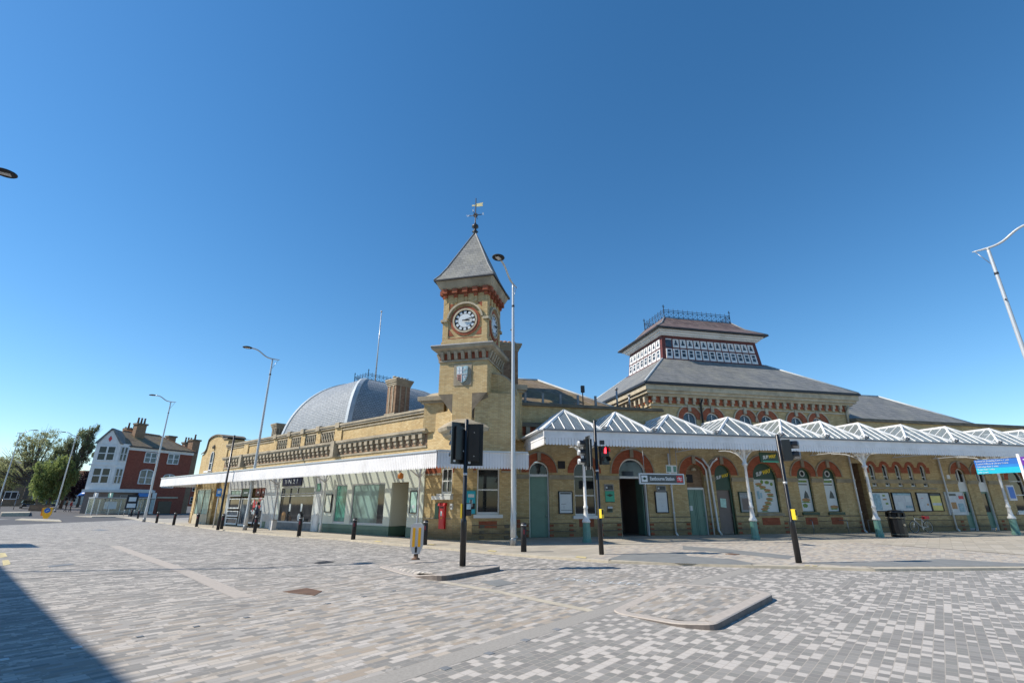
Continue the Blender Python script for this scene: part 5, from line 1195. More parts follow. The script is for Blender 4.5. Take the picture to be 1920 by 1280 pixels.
# roof: solid outer strip + glazed inner strip
mb = MB()
def aq(x0, x1, y0, y1, za, zb, th=.03):
    P = [FA.w(x0, y0), FA.w(x1, y0), FA.w(x1, y1), FA.w(x0, y1)]; Z = (za, za, zb, zb)
    mb.hexa([rel(p, z-th) for p, z in zip(P, Z)]+[rel(p, z) for p, z in zip(P, Z)])
aq(-33.4, 2.3, -3.1, -2.35, 3.86, 3.97); aq(-33.4, 1.0, -.35, 0, 4.2, 4.25)
mb.face([rel(K1, 3.86), rel(K2, 3.86), rel(W2, 4.1), rel(Wc, 4.1)]); mb.face([rel(FA.w(1.0, -2.9), 3.88), rel(K1, 3.86), rel(Wc, 4.1)])
CR = mb.build('canopy_roof', 'lead', ST)
mb = MB(); aq(-33.4, 1.0, -2.35, -.35, 3.985, 4.2, .012); mb.build('roof_glass', 'shopglass', CR)
mb = MB(); x = -33.3
while x < 1.0: aq(x, x+.11, -2.4, -.3, 4.02, 4.235, .12); x += .72
x = -33.0
while x < 1.0: aq(x, x+.12, -3.1, 0, 3.75, 4.0, .22); x += 2.9
aq(-33.4, 1.0, -1.4, -1.3, 4.13, 4.14, .12); mb.build('glazing_bars', 'white', CR)
for px, py in ((787, 1003), (611, 991), (523, 986)):
    x = FA.q(px, 900, -.5)[0]; m = MB(); m.smooth = True
    m.lathe([(.09, PZ), (.09, .5), (.06, .56), (.055, 3.1), (.1, 3.16), (.06, 3.24), (.13, 3.6)], (x, -.5), 10)
    o = m.build('canopy_column', 'white', ST, FA); m = MB()
    for s_ in (-1, 1): m.tube([(x, -.5, 3.0), (x+s_*.3, -.5, 3.25), (x+s_*.65, -.5, 3.7)], .03, 6)
    m.tube([(x, -.5, 3.0), (x, -1.2, 3.4), (x, -2.2, 3.75)], .035, 6); m.build('bracket', 'white', o)
# ---------------------------------------------------------------- glazed ridge-and-furrow canopy (right)
YF = -4.1; ZG = 5.05
vx = [4.5, 7.55, 10.23, 13.72, 17.6, 20.5, 23.1, 25.93, 29.5, 32.85, 36.75, 38.5, 41.9, 45.2, 48.4]
mb = MB(); boards(mb, (vx[0], YF), (vx[-1], YF), 4.33, ZG-.02, .16, gap=.014, tooth=.06); boards(mb, (vx[0]+.01, -.6), (vx[0]+.01, YF), 4.33, ZG-.02, .16, gap=.014)
mb.box(vx[0]-.062, vx[-1], YF-.058, YF-.045, 4.66, ZG-.03); mb.box(vx[0]-.058, vx[0]-.04, YF-.045, -.6, 4.66, ZG-.03)
CF = mb.build('canopy_fascia', 'fascia', ST, FB, label='white boarded fascia of the tall glass canopy')
mb = MB(); mb.box(vx[0]-.1, vx[-1], YF-.12, YF+.02, ZG-.05, ZG+.02); mb.box(vx[0]-.1, vx[0]+.02, YF, -.3, ZG-.05, ZG+.02); mb.build('gutter', 'leaddark', CF)
mb = MB(); mb.box(vx[0]+.04, vx[-1], YF+.0, YF+.06, 4.45, ZG-.06); mb.box(vx[0]+.04, vx[0]+.1, YF+.06, -.5, 4.45, ZG-.06); mb.build('fascia_backing', 'white', CF)
YAP, ZAP = -2.5, 6.28
for i, (a, b) in enumerate(zip(vx, vx[1:])):
    m_ = (a+b)/2; gl = MB(); y0 = YF+.05; yw = -.05
    A1, B1, A2, B2, P1, P2 = (a, y0, ZG+.03), (b, y0, ZG+.03), (a, yw, ZG+.03), (b, yw, ZG+.03), (m_, YAP, ZAP), (m_, yw, ZAP)
    gl.face([A1, B1, P1]); gl.face([B1, B2, P2, P1]); gl.face([A2, A1, P1, P2])
    sk = gl.build('canopy_roof', 'roofglass', ST, FB)
    w_ = MB(); r_ = .045
    for p, q in ((A1, P1), (B1, P1), (P1, P2)): w_.tube([p, q], .075, 5)
    for p, q in ((A1, A2), (B1, B2)): w_.tube([p, q], .06, 5)
    lerp = lambda p, q, t: tuple(p[k]+(q[k]-p[k])*t for k in range(3))
    n = 5
    for k in range(1, n+1):       # bars on the hip face, square to the gutter
        x = a+(b-a)*k/(n+1); t = (x-a)/(m_-a) if x < m_ else (b-x)/(b-m_)
        w_.tube([(x, y0, ZG+.06), (x, y0+(YAP-y0)*t, ZG+.06+(ZAP-ZG-.03)*t)], .028, 4)
    ns = 6
    for s_ in (0, 1):              # bars on the side slopes
        e = a if s_ == 0 else b
        for k in range(1, ns+1):
            y = y0+(yw-y0)*k/(ns+1)
            t = min(1, (y-y0)/(YAP-y0)); w_.tube([(e, y, ZG+.06), (e+(m_-e)*t, y, ZG+.06+(ZAP-ZG-.03)*t)], .026, 4)
    w_.build('glazing_bars', 'white', sk)
    f_ = MB(); f_.tube([(b, YF-.05, ZG+.02), (b-.12, YF-.02, ZG+.2), (b+.12, YF-.02, ZG+.2), (b, YF-.05, ZG+.02)], .045, 5); f_.box(b-.18, b+.18, YF, YF+.2, ZG, ZG+.16); f_.build('furrow_outlet', 'steel', sk)
# end slope closing the canopy to the left and beams
mb = MB()
for x in vx[:-1]: mb.box(x-.33, x+.33, YF+.08, -.02, ZG-.05, ZG+.0)
for x in vx[:-1]: mb.tube([(x, YF+.1, ZG-.1), (x, -.02, ZG-.1)], .06, 6); mb.tube([(x, YF+.1, ZG-.45), (x, -.02, ZG-.45)], .035, 5)
for x in vx[:-1]:
    for k in range(6):
        y = YF+.2+k*.63; mb.tube([(x, y, ZG-.45), (x, y+.315, ZG-.1), (x, y+.63, ZG-.45)], .02, 4)
mb.box(vx[0], vx[-1], -3.8, -3.7, 4.55, 4.9); mb.build('roof_beams', 'white', ST, FB)
cols = [6.5, 15.34, 22.9, 32.45, 41.2]
for i, x in enumerate(cols):
    m = MB(); yc = -3.75
    m.lathe([(.21, PZ), (.21, .18), (.18, .22), (.165, .9)], (x, yc), 8, False, ph=R(22.5)); o = m.build('canopy_column', 'teal', ST, FB, label=None)
    m = MB(); m.smooth = True; m.lathe([(.19, .9), (.19, .98), (.12, 1.1), (.085, 1.5), (.11, 1.52), (.11, 1.6), (.075, 1.66), (.065, 3.55), (.12, 3.6), (.15, 3.68), (.07, 3.76), (.06, 4.0), (.15, 4.5), (.2, 4.6)], (x, yc), 12); m.build('shaft', 'white', o)
    m = MB()
    for s_ in (-1, 1):
        L = 1.75; arc = [(x+s_*(.06+L*(1-math.cos(R(a)))), yc, 3.66+1.0*math.sin(R(a))) for a in range(0, 91, 10)]
        m.tube(arc, .035, 5); m.tube([(x+s_*.05, yc, 4.66), (x+s_*L, yc, 4.68)], .03, 4)
        for k in range(1, 8): m.tube([arc[k], (arc[k][0]-s_*.1*(8-k)/3, yc, 4.66)], .014, 4); m.tube([arc[k], (min(max(arc[k][0]+s_*.12, x-L), x+L), yc, 4.66)], .014, 4)
    arc = [(x, yc+(.06+1.9*(1-math.cos(R(a)))), 3.66+.85*math.sin(R(a))) for a in range(0, 91, 15)]
    m.tube(arc, .035, 5)
    for k in range(1, 6): m.tube([arc[k], (x, arc[k][1]-.1, 4.55)], .014, 4)
    m.build('bracket', 'white', o)
# ================================================================ signs and posters on the station
def poster(fr, px0, py0, px1, py1, label, off=0, fill='poster', frame='blackmatt', bits=(), name='poster_case', cat='poster', group=None, txt=None, shift=0):
    (xa, zt), (xb, zb) = fr.q(px0, py0, off), fr.q(px1, py1, off); xb_ = fr.q(px1, (py0+py1)/2, off)[0]; xa = fr.q(px0, (py0+py1)/2, off)[0]; xb = xb_
    w_, h_ = xb-xa, zt-zb
    loc = fr.w((xa+xb)/2, off); t = thing(name, label, cat, (loc[0], loc[1], zb), fr.r, group)
    m = MB(); m.box(-w_/2, w_/2, -.05, -.01, 0, h_); m.build('panel', fill, t)
    if frame: f = MB(); e = .045; f.box(-w_/2-e, -w_/2, -.08, 0, -e, h_+e); f.box(w_/2, w_/2+e, -.08, 0, -e, h_+e); f.box(-w_/2, w_/2, -.08, 0, -e, 0); f.box(-w_/2, w_/2, -.08, 0, h_, h_+e); f.build('frame', frame, t)
    for i, (m_, a, b, c, d) in enumerate(bits): q = MB(); q.box(-w_/2+a*w_, -w_/2+b*w_, -.056-.002*i, -.049, c*h_, d*h_); q.build('print', m_, t)
    for s_, sz, mm, u, v in (txt or ()): text(s_, sz, mm, t, -w_/2+u*w_, -.065, v*h_)
    return t
B0_ = FB
poster(FB, 1048.5, 922, 1072, 961, 'white notice in a dark frame right of the tall green door', bits=[('poster_dark', .08, .92, .9, .97), ('poster_dark', .15, .5, .42, .435), ('poster_dark', .1, .95, .12, .14), ('paper', .3, .4, .2, .35)])
poster(FB, 1134, 909, 1148, 918, 'small dark plaque above the green sign by the entrance', fill='poster_dark', frame='grey', bits=[('poster', .1, .3, .3, .7)], name='wall_sign', cat='sign')
def arrows(t, sc, mat, y, x=0, z=0, frame_=True):
    m = MB()
    for k, s_ in ((.28, 1), (-.12, -1)):
        m.box(x-.5*sc, x+.5*sc, y, y+.01, z+(k-.05)*sc*.7, z+(k+.1)*sc*.7)
    m.prism([(x-.18*sc, z-.1*sc), (x-.02*sc, z-.1*sc), (x+.2*sc, z+.22*sc), (x+.04*sc, z+.22*sc)], y-.002, y+.01)
    m.prism([(x-.02*sc, z+.2*sc), (x+.12*sc, z+.2*sc), (x-.12*sc, z+.42*sc), (x-.26*sc, z+.42*sc)], y-.002, y+.01)
    m.prism([(x+.02*sc, z-.08*sc), (x-.12*sc, z-.08*sc), (x+.12*sc, z-.3*sc), (x+.26*sc, z-.3*sc)], y-.002, y+.01)
    return m.build('logo', mat, t)
t = poster(FB, 1134.5, 920, 1151.5, 941, 'green square sign with a dark rail emblem left of the entrance', fill='green', frame=None, name='wall_sign', cat='sign', bits=[('blackmatt', 0, 1, 0, .04)])
def lozenge(t, w_, z, mat, y=-.06):
    m = MB(); m.prism([(-w_, z), (-.35*w_, z-.07*w_/.3), (0, z-.12*w_/.3), (.35*w_, z-.07*w_/.3), (w_, z), (.35*w_, z+.07*w_/.3), (0, z+.12*w_/.3), (-.35*w_, z+.07*w_/.3)], y, y+.01); m.build('emblem', mat, t)
lozenge(t, .2, .36, 'darkgreen')
t = poster(FB, 1139, 949, 1148, 960, 'small square sign with teal base below the green emblem sign', fill='teal', frame=None, name='wall_sign', cat='sign', bits=[('poster', 0, 1, .65, 1)])
poster(FB, 1231, 911, 1246, 919, 'small dark panel above the white notice right of the entrance', fill='poster_dark', frame='grey', bits=[('poster', .1, .3, .3, .7)], name='wall_sign', cat='sign')
poster(FB, 1229.5, 922, 1250.5, 959.5, 'plain white notice right of the station entrance', frame='blackmatt', bits=[('paper', .2, .8, .6, .63), ('paper', .25, .75, .66, .69), ('paper', .45, .6, .28, .33)])
poster(FB, 1387, 923, 1410, 959, 'grey framed notice with white heading left of the widest food poster', fill='grey', frame='darkgreen', txt=[('WINDOW', .17, 'poster', .5, .8)], bits=[('brownDoor', .15, .85, .1, .7)])
poster(FB, 1637, 923.5, 1668, 957, 'white poster with blue map left of the large map case', fill='poster', bits=[('mapblue', .02, .45, .05, .95), ('salad', .6, .75, .8, .9), ('salad', .7, .85, .35, .45), ('bun', .58, .8, .6, .68)])
poster(FB, 1674.5, 924, 1709, 957, 'large town map in a dark case behind the litter bin', fill='paper', bits=[('mapblue', .0, 1, .88, 1), ('poster', .2, .5, .1, .5), ('mapblue', .6, .95, .15, .3), ('poster', .65, .95, .5, .8)])
poster(FB, 1720.5, 924, 1742, 957, 'narrow pale poster between the large map and the yellow timetable', fill='paper', bits=[('bun', .7, .85, .3, .4), ('signred', .3, .5, .7, .72)])
poster(FB, 1744.5, 925, 1764, 956.5, 'yellow train timetable in a dark case', fill=plain('pale_yellow_print', (.72, .62, .18), .4), bits=[('poster_dark', 0, 1, .87, 1), ('paper', .1, .95, .3, .45)])
poster(FB, 1774.5, 923, 1808, 963.5, 'pale information board with red square left of the twin green doors', fill='paper', frame='galv', bits=[('poster_dark', .1, .6, .85, .95), ('signred', .72, .98, .7, .85), ('bun', .2, .5, .25, .55), ('mapblue', .6, .9, .1, .5)])
poster(FTB, 874.5, 920, 891, 962.5, 'blue poster of a black and white animal on the corner wall behind the signal post', fill='cyan', frame='sage', bits=[('poster', .15, .85, .72, .86), ('blackmatt', .1, .95, .2, .45), ('poster', .35, .65, .3, .6), ('blackmatt', .42, .58, .45, .62)])
poster(FA, 771, 921.5, 783, 960, 'mint green map in a tall black frame beside the recessed shop door', off=-.07, fill='mint', bits=[('poster', .3, .7, .2, .35)])
poster(FA, 611.5, 927.5, 622, 958.5, 'blank white notice in a tall black frame beside the green tinted window', off=-.07, fill='cream')
x, z = FB.q(1275, 937, 0)
# post box
bx = (FA.q(827, 945, 0)[0]+FA.q(837, 945, 0)[0])/2; l = FA.w(bx, 0)
t = thing('post_box', 'red wall post box set below the small white window', 'post box', (l[0], l[1], .55), FA.r)
m = MB(); m.box(-.2, .2, -.12, 0, 0, 1.12); m.hexa([(-.24, -.2, 1.08), (.24, -.2, 1.08), (.24, 0, 1.08), (-.24, 0, 1.08), (-.24, -.12, 1.2), (.24, -.12, 1.2), (.24, 0, 1.22), (-.24, 0, 1.22)]); m.build('body', 'red', t)
m = MB(); m.box(-.15, .15, -.135, -.12, .1, .9); m.build('door', 'red', t)
m = MB(); m.box(-.14, .14, -.15, -.12, .97, 1.02); m.build('slot', 'blackmatt', t); m = MB(); m.box(-.07, .05, -.145, -.135, .6, .82); m.build('collection_plate', 'poster', t)
text('E R', .09, 'yellowpaint', t, 0, -.14, .5)
m = MB(); m.box(-.14, .14, -.08, 0, 0, .75); l = FA.w(bx-.42, 0); o = m.build('green_panel', 'darkgreen', None, None, (l[0], l[1], 1.0), FA.r); tag(o, 'narrow dark green metal panel left of the red post box', 'panel')
m = MB(); m.box(-.08, .08, -.08, 0, 0, .28); l = FA.w(bx+.62, 0); o = m.build('key_safe', 'palegrey', None, None, (l[0], l[1], 1.45), FA.r); tag(o, 'small white box with dark dial right of the red post box', 'box')
m = MB(); m.arcring(0, .14, .0, .05, -.085, -.08, 0, 360, 12); m.build('dial', 'blackmatt', o)
l = FA.w(-1.9, -1.0)
t = thing('alarm_box', 'small orange alarm box under the canopy by the last column', 'alarm box', (l[0], l[1], 2.95), FA.r); m = MB(); m.smooth = True; m.lathe([(.05, 0), (.15, .05), (.15, .25), (.05, .32)], (0, 0), 12); m.build('body', 'alarm', t); m = MB(); m.tube([(0, 0, .3), (0, 0, .9)], .02, 6); m.build('bracket', 'steel', t)
# hanging station sign
(xa, zt), (xb, zb) = FB.q(1197, 889, -3.9), FB.q(1284, 908, -3.9)
xc = (xa+xb)/2; w_ = (xb-xa)/2; zt, zb = 3.12, 2.62; l = FB.w(xc, -3.9)
t = thing('station_sign', 'dark station name sign with white border hanging under the glass canopy', 'sign', (l[0], l[1], zb), FB.r+R(2))
h_ = zt-zb
m = MB(); m.box(-w_+.05, w_-.05, -.04, .04, .05, h_-.05); m.build('panel', 'poster_dark', t)
m = MB(); m.box(-w_, w_, -.05, .05, 0, .05); m.box(-w_, w_, -.05, .05, h_-.05, h_); m.box(-w_, -w_+.05, -.05, .05, .05, h_-.05); m.box(w_-.05, w_, -.05, .05, .05, h_-.05); m.build('border', 'poster', t)
text('Eastbourne Station', .235, 'poster', t, 0, -.047, h_/2, sx=.74, bold=.005)
m = MB(); m.box(-w_+.1, -w_+.42, -.05, -.04, .1, h_-.1); m.build('emblem_panel', 'poster', t)
m = MB(); m.prism([(-w_+.14, h_/2), (-w_+.2, h_/2-.03), (-w_+.26, h_/2-.07), (-w_+.32, h_/2-.03), (-w_+.38, h_/2), (-w_+.32, h_/2+.03), (-w_+.26, h_/2+.07), (-w_+.2, h_/2+.03)], -.06, -.05); m.build('emblem', 'darkgreen', t)
m = MB(); m.box(w_-.42, w_-.1, -.05, -.04, .1, h_-.1); m.build('rail_emblem_panel', 'signred', t); arrows(t, .26, 'poster', -.058, w_-.26, h_/2-.015)
m = MB()
for x in (-w_*.75, w_*.75): m.tube([(x, 0, h_), (x, 0, 1.75)], .015, 6)
m.build('hanger', 'steel', t)
(xa, zt), (xb, zb) = FB.q(1247, 874, -2.4), FB.q(1271, 887, -2.4); l = FB.w((xa+xb)/2, -2.4)
t = thing('hanging_sign', 'small pale blue and black sign hanging just behind the station name sign', 'sign', (l[0], l[1], 3.25), FB.r+R(14))
m = MB(); m.box(-.36, .36, -.02, .02, 0, .4); m.build('panel', 'poster', t); m = MB(); m.box(-.33, -.05, -.03, -.02, .06, .34); m.box(.12, .32, -.03, -.02, .06, .34); m.build('print', 'teal', t); m = MB(); m.tube([(0, 0, .4), (0, 0, 1.3)], .015, 6); m.build('hanger', 'steel', t)
# sandwich shop hanging sign
l = FB.w(17.2, -3.35)
t = thing('shop_hanging_sign', 'green hanging shop sign with white and yellow lettering under the canopy', 'sign', (l[0], l[1], 3.82), FB.r+R(4))
m = MB(); m.box(-.6, .6, -.03, .03, 0, .5); m.build('panel', 'darkgreen', t); m = MB(); m.box(-.45, .6, -.035, -.03, 0, .06); m.build('stripe', 'green', t)
wordmark(t, -.05, .27, .24, 6, -.04); m = MB(); m.tube([(-.55, 0, .5), (-.55, 0, .8)], .015, 6); m.tube([(.55, 0, .5), (.55, 0, .8)], .015, 6); m.build('hanger', 'iron', t)
# ================================================================ street lamps
def lamp(name, base, h, hd, label, group='tall silver street lamps', z=0):
    t = thing(name, label, 'street lamp', (base[0], base[1], z), R(90-hd), group)   # local +x = towards the lamp head
    m = MB(); m.smooth = True; m.lathe([(.125, 0), (.125, 1.1), (.115, 1.15), (.105, 1.6), (.085, 5.5), (.06, h-.2), (.05, h)], (0, 0), 14); m.build('pole', 'galv', t)
    m = MB(); m.lathe([(.14, 0), (.14, .32), (.128, .36)], (0, 0), 14); m.build('base_sleeve', 'steel', t)
    P = []
    for k in range(15):
        s = -.5+2.0*k/14; P.append((s, 0, h-.02+.62*(1/(1+math.exp(-(s-.75)*5)))-.0+.03*(s < 0)*abs(s)))
    m = MB(); rs = [.02+.03*min(1, k/3) for k in range(15)]; m.tube(P, rs, 8); m.tube([(0, -.02, h-.1), (.0, 0, h+.02)], .05, 8); m.build('arm', 'galv', t)
    m = MB(); m.tube([(-.42, 0, h-.0), (-.05, 0, h-.75)], .014, 6); m.build('stay', 'steel', t)
    hx, hz = 1.78, P[-1][2]
    m = MB(); m.smooth = True; n = 20; prof = [(.02, .07), (.18, .06), (.28, .02), (.29, -.01), (.27, -.035)]
    for r_, z_ in prof:
        for k in range(n): a = 2*math.pi*k/n; m.v.append((hx+r_*1.15*math.cos(a), r_*math.sin(a), hz+z_))
    for i in range(4):
        for k in range(n): a = i*n+k; b = i*n+(k+1) % n; m.f.append((a, a+n, b+n, b)); m.mi.append(0); m.sm.append(True)
    m.f.append(tuple(range(n))); m.f.append(tuple(4*n+k for k in range(n))[::-1]); m.mi += [0, 0]; m.sm += [False]*2
    hd_ = m.build('lamp_head', 'blackmatt', t); m = MB(); m.box(hx-.16, hx+.16, -.09, .09, hz-.05, hz-.034); m.build('lens', 'palegrey', hd_)
    m = MB(); m.tube([(.0, -.13, h*.80), (0, .0, h*.80)], .035, 6); m.tube([(0, 0, h*.9-.05), (0, 0, h*.9+.05)], .075, 8); m.build('fitting', 'iron', t)
    return t
L1 = lamp('street_lamp', gnd(962.4, 1025), 12.1, 203, 'tall silver street lamp right of the clock tower, its head near the spire')
def lampc(base, h, hd, label, z=0):
    c = dup(L1, (base[0], base[1], z), R(90-hd), label, 'tall silver street lamps')
    s = h/12.1; c.scale = (s, s, s); return c
lampc(gnd(458.4, 995.2), 11.95, 236, 'tall silver street lamp in front of the shop canopy, left of the dome')
lampc(gnd(269.5, 978), 12.3, 250, 'tall silver street lamp in front of the red brick corner building')
p = gnd(1851.7, 465, 12.1); lampc(p, 12.1, 137, 'street lamp leaning in at the right picture edge, its head out of frame')
hd_ = gnd(8, 328, 12.6); lampc((hd_[0]-1.78*math.sin(R(58)), hd_[1]-1.78*math.cos(R(58)), 0), 12.1, 58, 'street lamp at the left picture edge, only its dark head visible')
b = at(104, 955, 78/.948); lampc(b, 12.0, 245, 'distant street lamp between the willow and the corner building', z=rise(*b[:2]))
b = at(111, 952, 100/.948); lampc(b, 11.5, 60, 'more distant street lamp just behind another one by the willow', z=rise(*b[:2]))
b = at(-14, 975, 76/.948); lampc(b, 12.0, 60, 'street lamp crossing the left edge in front of the large pale tree', z=rise(*b[:2]))
b = at(369, 955, 118); lampc(b, 11.4, 60, 'far street lamp between the red building and the station gable')
# ================================================================ bollards
BOL = [(245.5, 967.5), (201, 970), (258, 971.5), (293, 980), (325, 984), (368, 987), (415, 991.5), (477, 998), (560, 1004.5), (662, 1011), (796, 1021), (982, 1034)]
names = ['leftmost black bollard by the far road', None, 'black bollard just left of the lamp by the red building', 'black bollard just right of the lamp by the red building', 'black bollard in front of the red building, near the canopy tip',
         'black bollard below the tip of the white canopy', 'black bollard beside the thin black post', 'black bollard right of the lamp outside the newsagent', 'black bollard in front of the BN21 shop window', 'black bollard in front of the green tinted shop window', 'black bollard behind the keep left bollard', 'black bollard at the foot of the tall lamp by the clock tower']
proto = None
for (px, py), lb in zip(BOL, names):
    if lb is None: continue
    g = gnd(px, py, PZ if px > 235 else 0)
    if proto is None:
        t = thing('bollard', lb, 'bollard', g, 0, 'black bollards along the kerb'); m = MB(); m.smooth = True
        m.lathe([(.105, 0), (.105, .78), (.1, .80), (.1, .86), (.105, .88), (.105, .95), (.09, .985), (.03, 1.0)], (0, 0), 16); m.build('post', 'blackmatt', t)
        m = MB(); m.smooth = True; m.lathe([(.108, .885), (.108, .93)], (0, 0), 16); m.build('band', 'steel', t)
        m = MB(); m.box(-.03, .03, -.115, -.1, .6, .76); m.build('reflector', 'redtop', t); proto = t
    else: dup(proto, g, random.random()*.3, lb, 'black bollards along the kerb')
g = gnd(355, 978, PZ); dup(proto, g, 0, 'black bollard close to the far end of the shop wing', 'black bollards along the kerb')
# ================================================================ traffic signals
def spole(t, h, r=.057, mat='black'):
    m = MB(); m.smooth = True; m.lathe([(r*1.5, 0), (r*1.5, 1.1), (r*1.42, 1.16), (r, 1.2), (r, h), (r*.6, h+.03)], (0, 0), 14); m.build('pole', mat, t)
    m = MB(); m.lathe([(r*1.05, h*.6), (r*1.05, h*.6+.07)], (0, 0), 12); m.build('reflective_band', 'galv', t)
def head(t, x, y, z0, rz, n=3, board=True, lit=None, red_man=False, name='signal_head', closed=True, bh=None):
    """faces local -y before rotation rz"""
    H = n*.32; m = MB(); m.box(-.15, .15, -.12, .12, 0, H); 
    if board: m.box(-.25, .25, .0, .03, -.12, H+.12)
    for k in range(n):
        zc = H-.16-k*.32
        for a in range(10):   # visor
            t0, t1 = R(-20+a*22), R(-20+(a+1)*22); r_ = .125
            p = lambda tt, yy, rr: (rr*math.cos(tt), yy, zc+rr*math.sin(tt))
            m.face([p(t0, -.12, r_), p(t1, -.12, r_), p(t1, -.32, r_), p(t0, -.32, r_)]); m.face([p(t0, -.12, r_-.012), p(t0, -.32, r_-.012), p(t1, -.32, r_-.012), p(t1, -.12, r_-.012)])
            m.face([p(t0, -.32, r_), p(t1, -.32, r_), p(t1, -.32, r_-.012), p(t0, -.32, r_-.012)])
    o = m.build(name, 'black', t, None, (x, y, z0), rz)
    for k in range(n):
        zc = H-.16-k*.32; q = MB(); q.smooth = True
        if lit == k: 
            q.prism([(-.03, zc-.09), (.03, zc-.09), (.045, zc+.03), (.03, zc+.06), (-.03, zc+.06), (-.045, zc+.03)], -.15, -.12); q.arcring(0, zc+.085, .0, .03, -.15, -.12, 0, 360, 10); q.build('lit_lens', 'lampglow', o)
        else: q.arcring(0, zc, .0005, .1, -.135, -.12, 0, 360, 16); q.build('lens', 'glass', o)
    if board:
        q = MB(); q.box(-.25, -.235, -.003, .0, -.12, H+.12); q.box(.235, .25, -.003, 0, -.12, H+.12); q.build('board_edge', 'poster', o)
        q = MB(); q.box(.1, .17, .03, .034, -.06, 0); q.build('sticker', 'poster', o)
    q = MB(); q.tube([(0, .03, H*.15), (-x*.0, .12, H*.15)], .02, 6); q.tube([(0, .03, H*.85), (0, .12, H*.85)], .02, 6); q.build('mount', 'galv', o)
    return o
def pushbox(t, z, rz, col='yellowpaint', two=True):
    m = MB(); c, s = math.cos(rz), math.sin(rz); m.box(-.055, .055, -.16, -.05, z, z+.3); o = m.build('push_button_box', col, t, None, (0, 0, 0), rz)
    m = MB(); m.box(-.04, .04, -.166, -.16, z+.12, z+.28); m.build('button_face', 'blackmatt', o); return o
# left pair seen from behind
g = gnd(867, 1069); t = thing('traffic_signal', 'black traffic signal post on the small island carrying two tall heads seen from behind', 'traffic light', (g[0], g[1], .115))
spole(t, 3.95)
head(t, -.23, .02, 2.8, R(218), 3); head(t, .25, -.02, 2.75, R(176), 3)
m = MB(); m.tube([(-.25, 0, 3.05), (.28, 0, 3.05)], .022, 6); m.tube([(-.25, 0, 3.7), (.28, 0, 3.7)], .022, 6); m.build('cross_bracket', 'galv', t)
m = MB(); m.box(-.1, -.055, -.05, .05, 1.22, 1.6); m.build('push_button_box', 'yellowpaint', t); m = MB(); m.box(.06, .2, -.06, .07, 1.28, 1.62); o = m.build('push_button_box', 'blackmatt', t); m = MB(); m.box(.07, .19, -.066, -.06, 1.45, 1.6); m.build('display', 'mapblue', o)
# middle one, red man lit
g = gnd(1128, 1039, PZ); t = thing('traffic_signal', 'black crossing signal post with the red man lit, in front of the station entrance', 'traffic light', g)
spole(t, 4.6)
head(t, .27, -.08, 3.0, R(12), 2, board=False, lit=0)
m = MB(); m.box(.14, .3, -.14, 0, 3.72, 3.86); m.build('detector', 'iron', t)
m = MB(); m.tube([(0, 0, 3.5), (.2, 0, 3.5)], .02, 6); m.tube([(0, 0, 3.15), (.2, 0, 3.15)], .02, 6); m.build('cross_bracket', 'steel', t); pushbox(t, 1.18, R(35))
# white-visored signal beside it, seen from the side
px, py = 1105, 1030
o = head(t, -.3, .02, 2.95, R(-80), 3, board=True)
m = MB()
for k in range(3): m.tube([(0, -.12, .16+k*.32), (0, -.38, .16+k*.32)], .1, 12)
m.build('visor', 'galv', o)
# right hand one
g = gnd(1498, 1055, PZ); t = thing('traffic_signal', 'black crossing signal post on the right with two long visors pointing right', 'traffic light', g)
spole(t, 3.72)
o = head(t, .22, .0, 2.93, R(68), 2, board=False); m = MB()
for k in range(2): m.tube([(0, -.12, .16+k*.32), (0, -.36, .16+k*.32)], .115, 14)
m.build('visor', 'steel', o)
m = MB(); m.tube([(.02, 0, 3.4), (.12, 0, 3.75), (.3, 0, 3.72)], .015, 6); m.tube([(0, 0, 3.1), (.2, 0, 3.1)], .02, 6); m.tube([(.05, 0, 3.5), (.2, 0, 3.5)], .02, 6); m.build('cross_bracket', 'steel', t); pushbox(t, 1.2, R(40))
# thin black post and little blue sign left, no-entry style plate
g = gnd(408, 993, PZ); t = thing('post', 'tall thin black post in front of the newsagent end of the canopy', 'post', g); m = MB(); m.lathe([(.1, 0), (.1, .8), (.075, .9), (.06, 6.3)], (0, 0), 12); m.build('pole', 'black', t)
g = gnd(399, 989, PZ); t = thing('blue_sign', 'thin grey pole with a small light blue sign left of the black post', 'sign', g); m = MB(); m.tube([(0, 0, 0), (0, 0, 2.9)], .04, 8); m.build('pole', 'galv', t); m = MB(); m.box(-.18, .2, -.05, -.03, 2.2, 2.75); m.build('panel', 'blue', t); m = MB(); m.box(-.1, .12, -.055, -.05, 2.4, 2.62); m.build('symbol', 'poster', t)
# ================================================================ keep left bollards
g = gnd(779, 1056); t = thing('traffic_bollard', 'white traffic bollard with two amber stripes on the small island', 'traffic bollard', (g[0], g[1], .115), R(4))
def rr(w_, z0, z1, r_=.1, n=6):
    P = [(-w_*.55, z0), (w_*.55, z0), (w_, z0+.22)]
    P += [(w_-r_+r_*math.cos(R(a)), z1-r_+r_*math.sin(R(a))) for a in range(0, 91, 15)]; P += [(-w_+r_+r_*math.cos(R(a)), z1-r_+r_*math.sin(R(a))) for a in range(90, 181, 15)]; P += [(-w_, z0+.22)]; return P
m = MB(); m.prism(rr(.19, .16, 1.02), -.09, .09); m.build('body', 'palegrey', t)
m = MB(); m.box(-.125, -.045, -.1, -.09, .36, .9); m.box(.045, .125, -.1, -.09, .36, .9); m.build('amber_stripe', 'yellow', t)
m = MB(); m.box(-.195, -.188, -.06, .06, .4, .85); m.build('side_stripe', 'yellow', t)
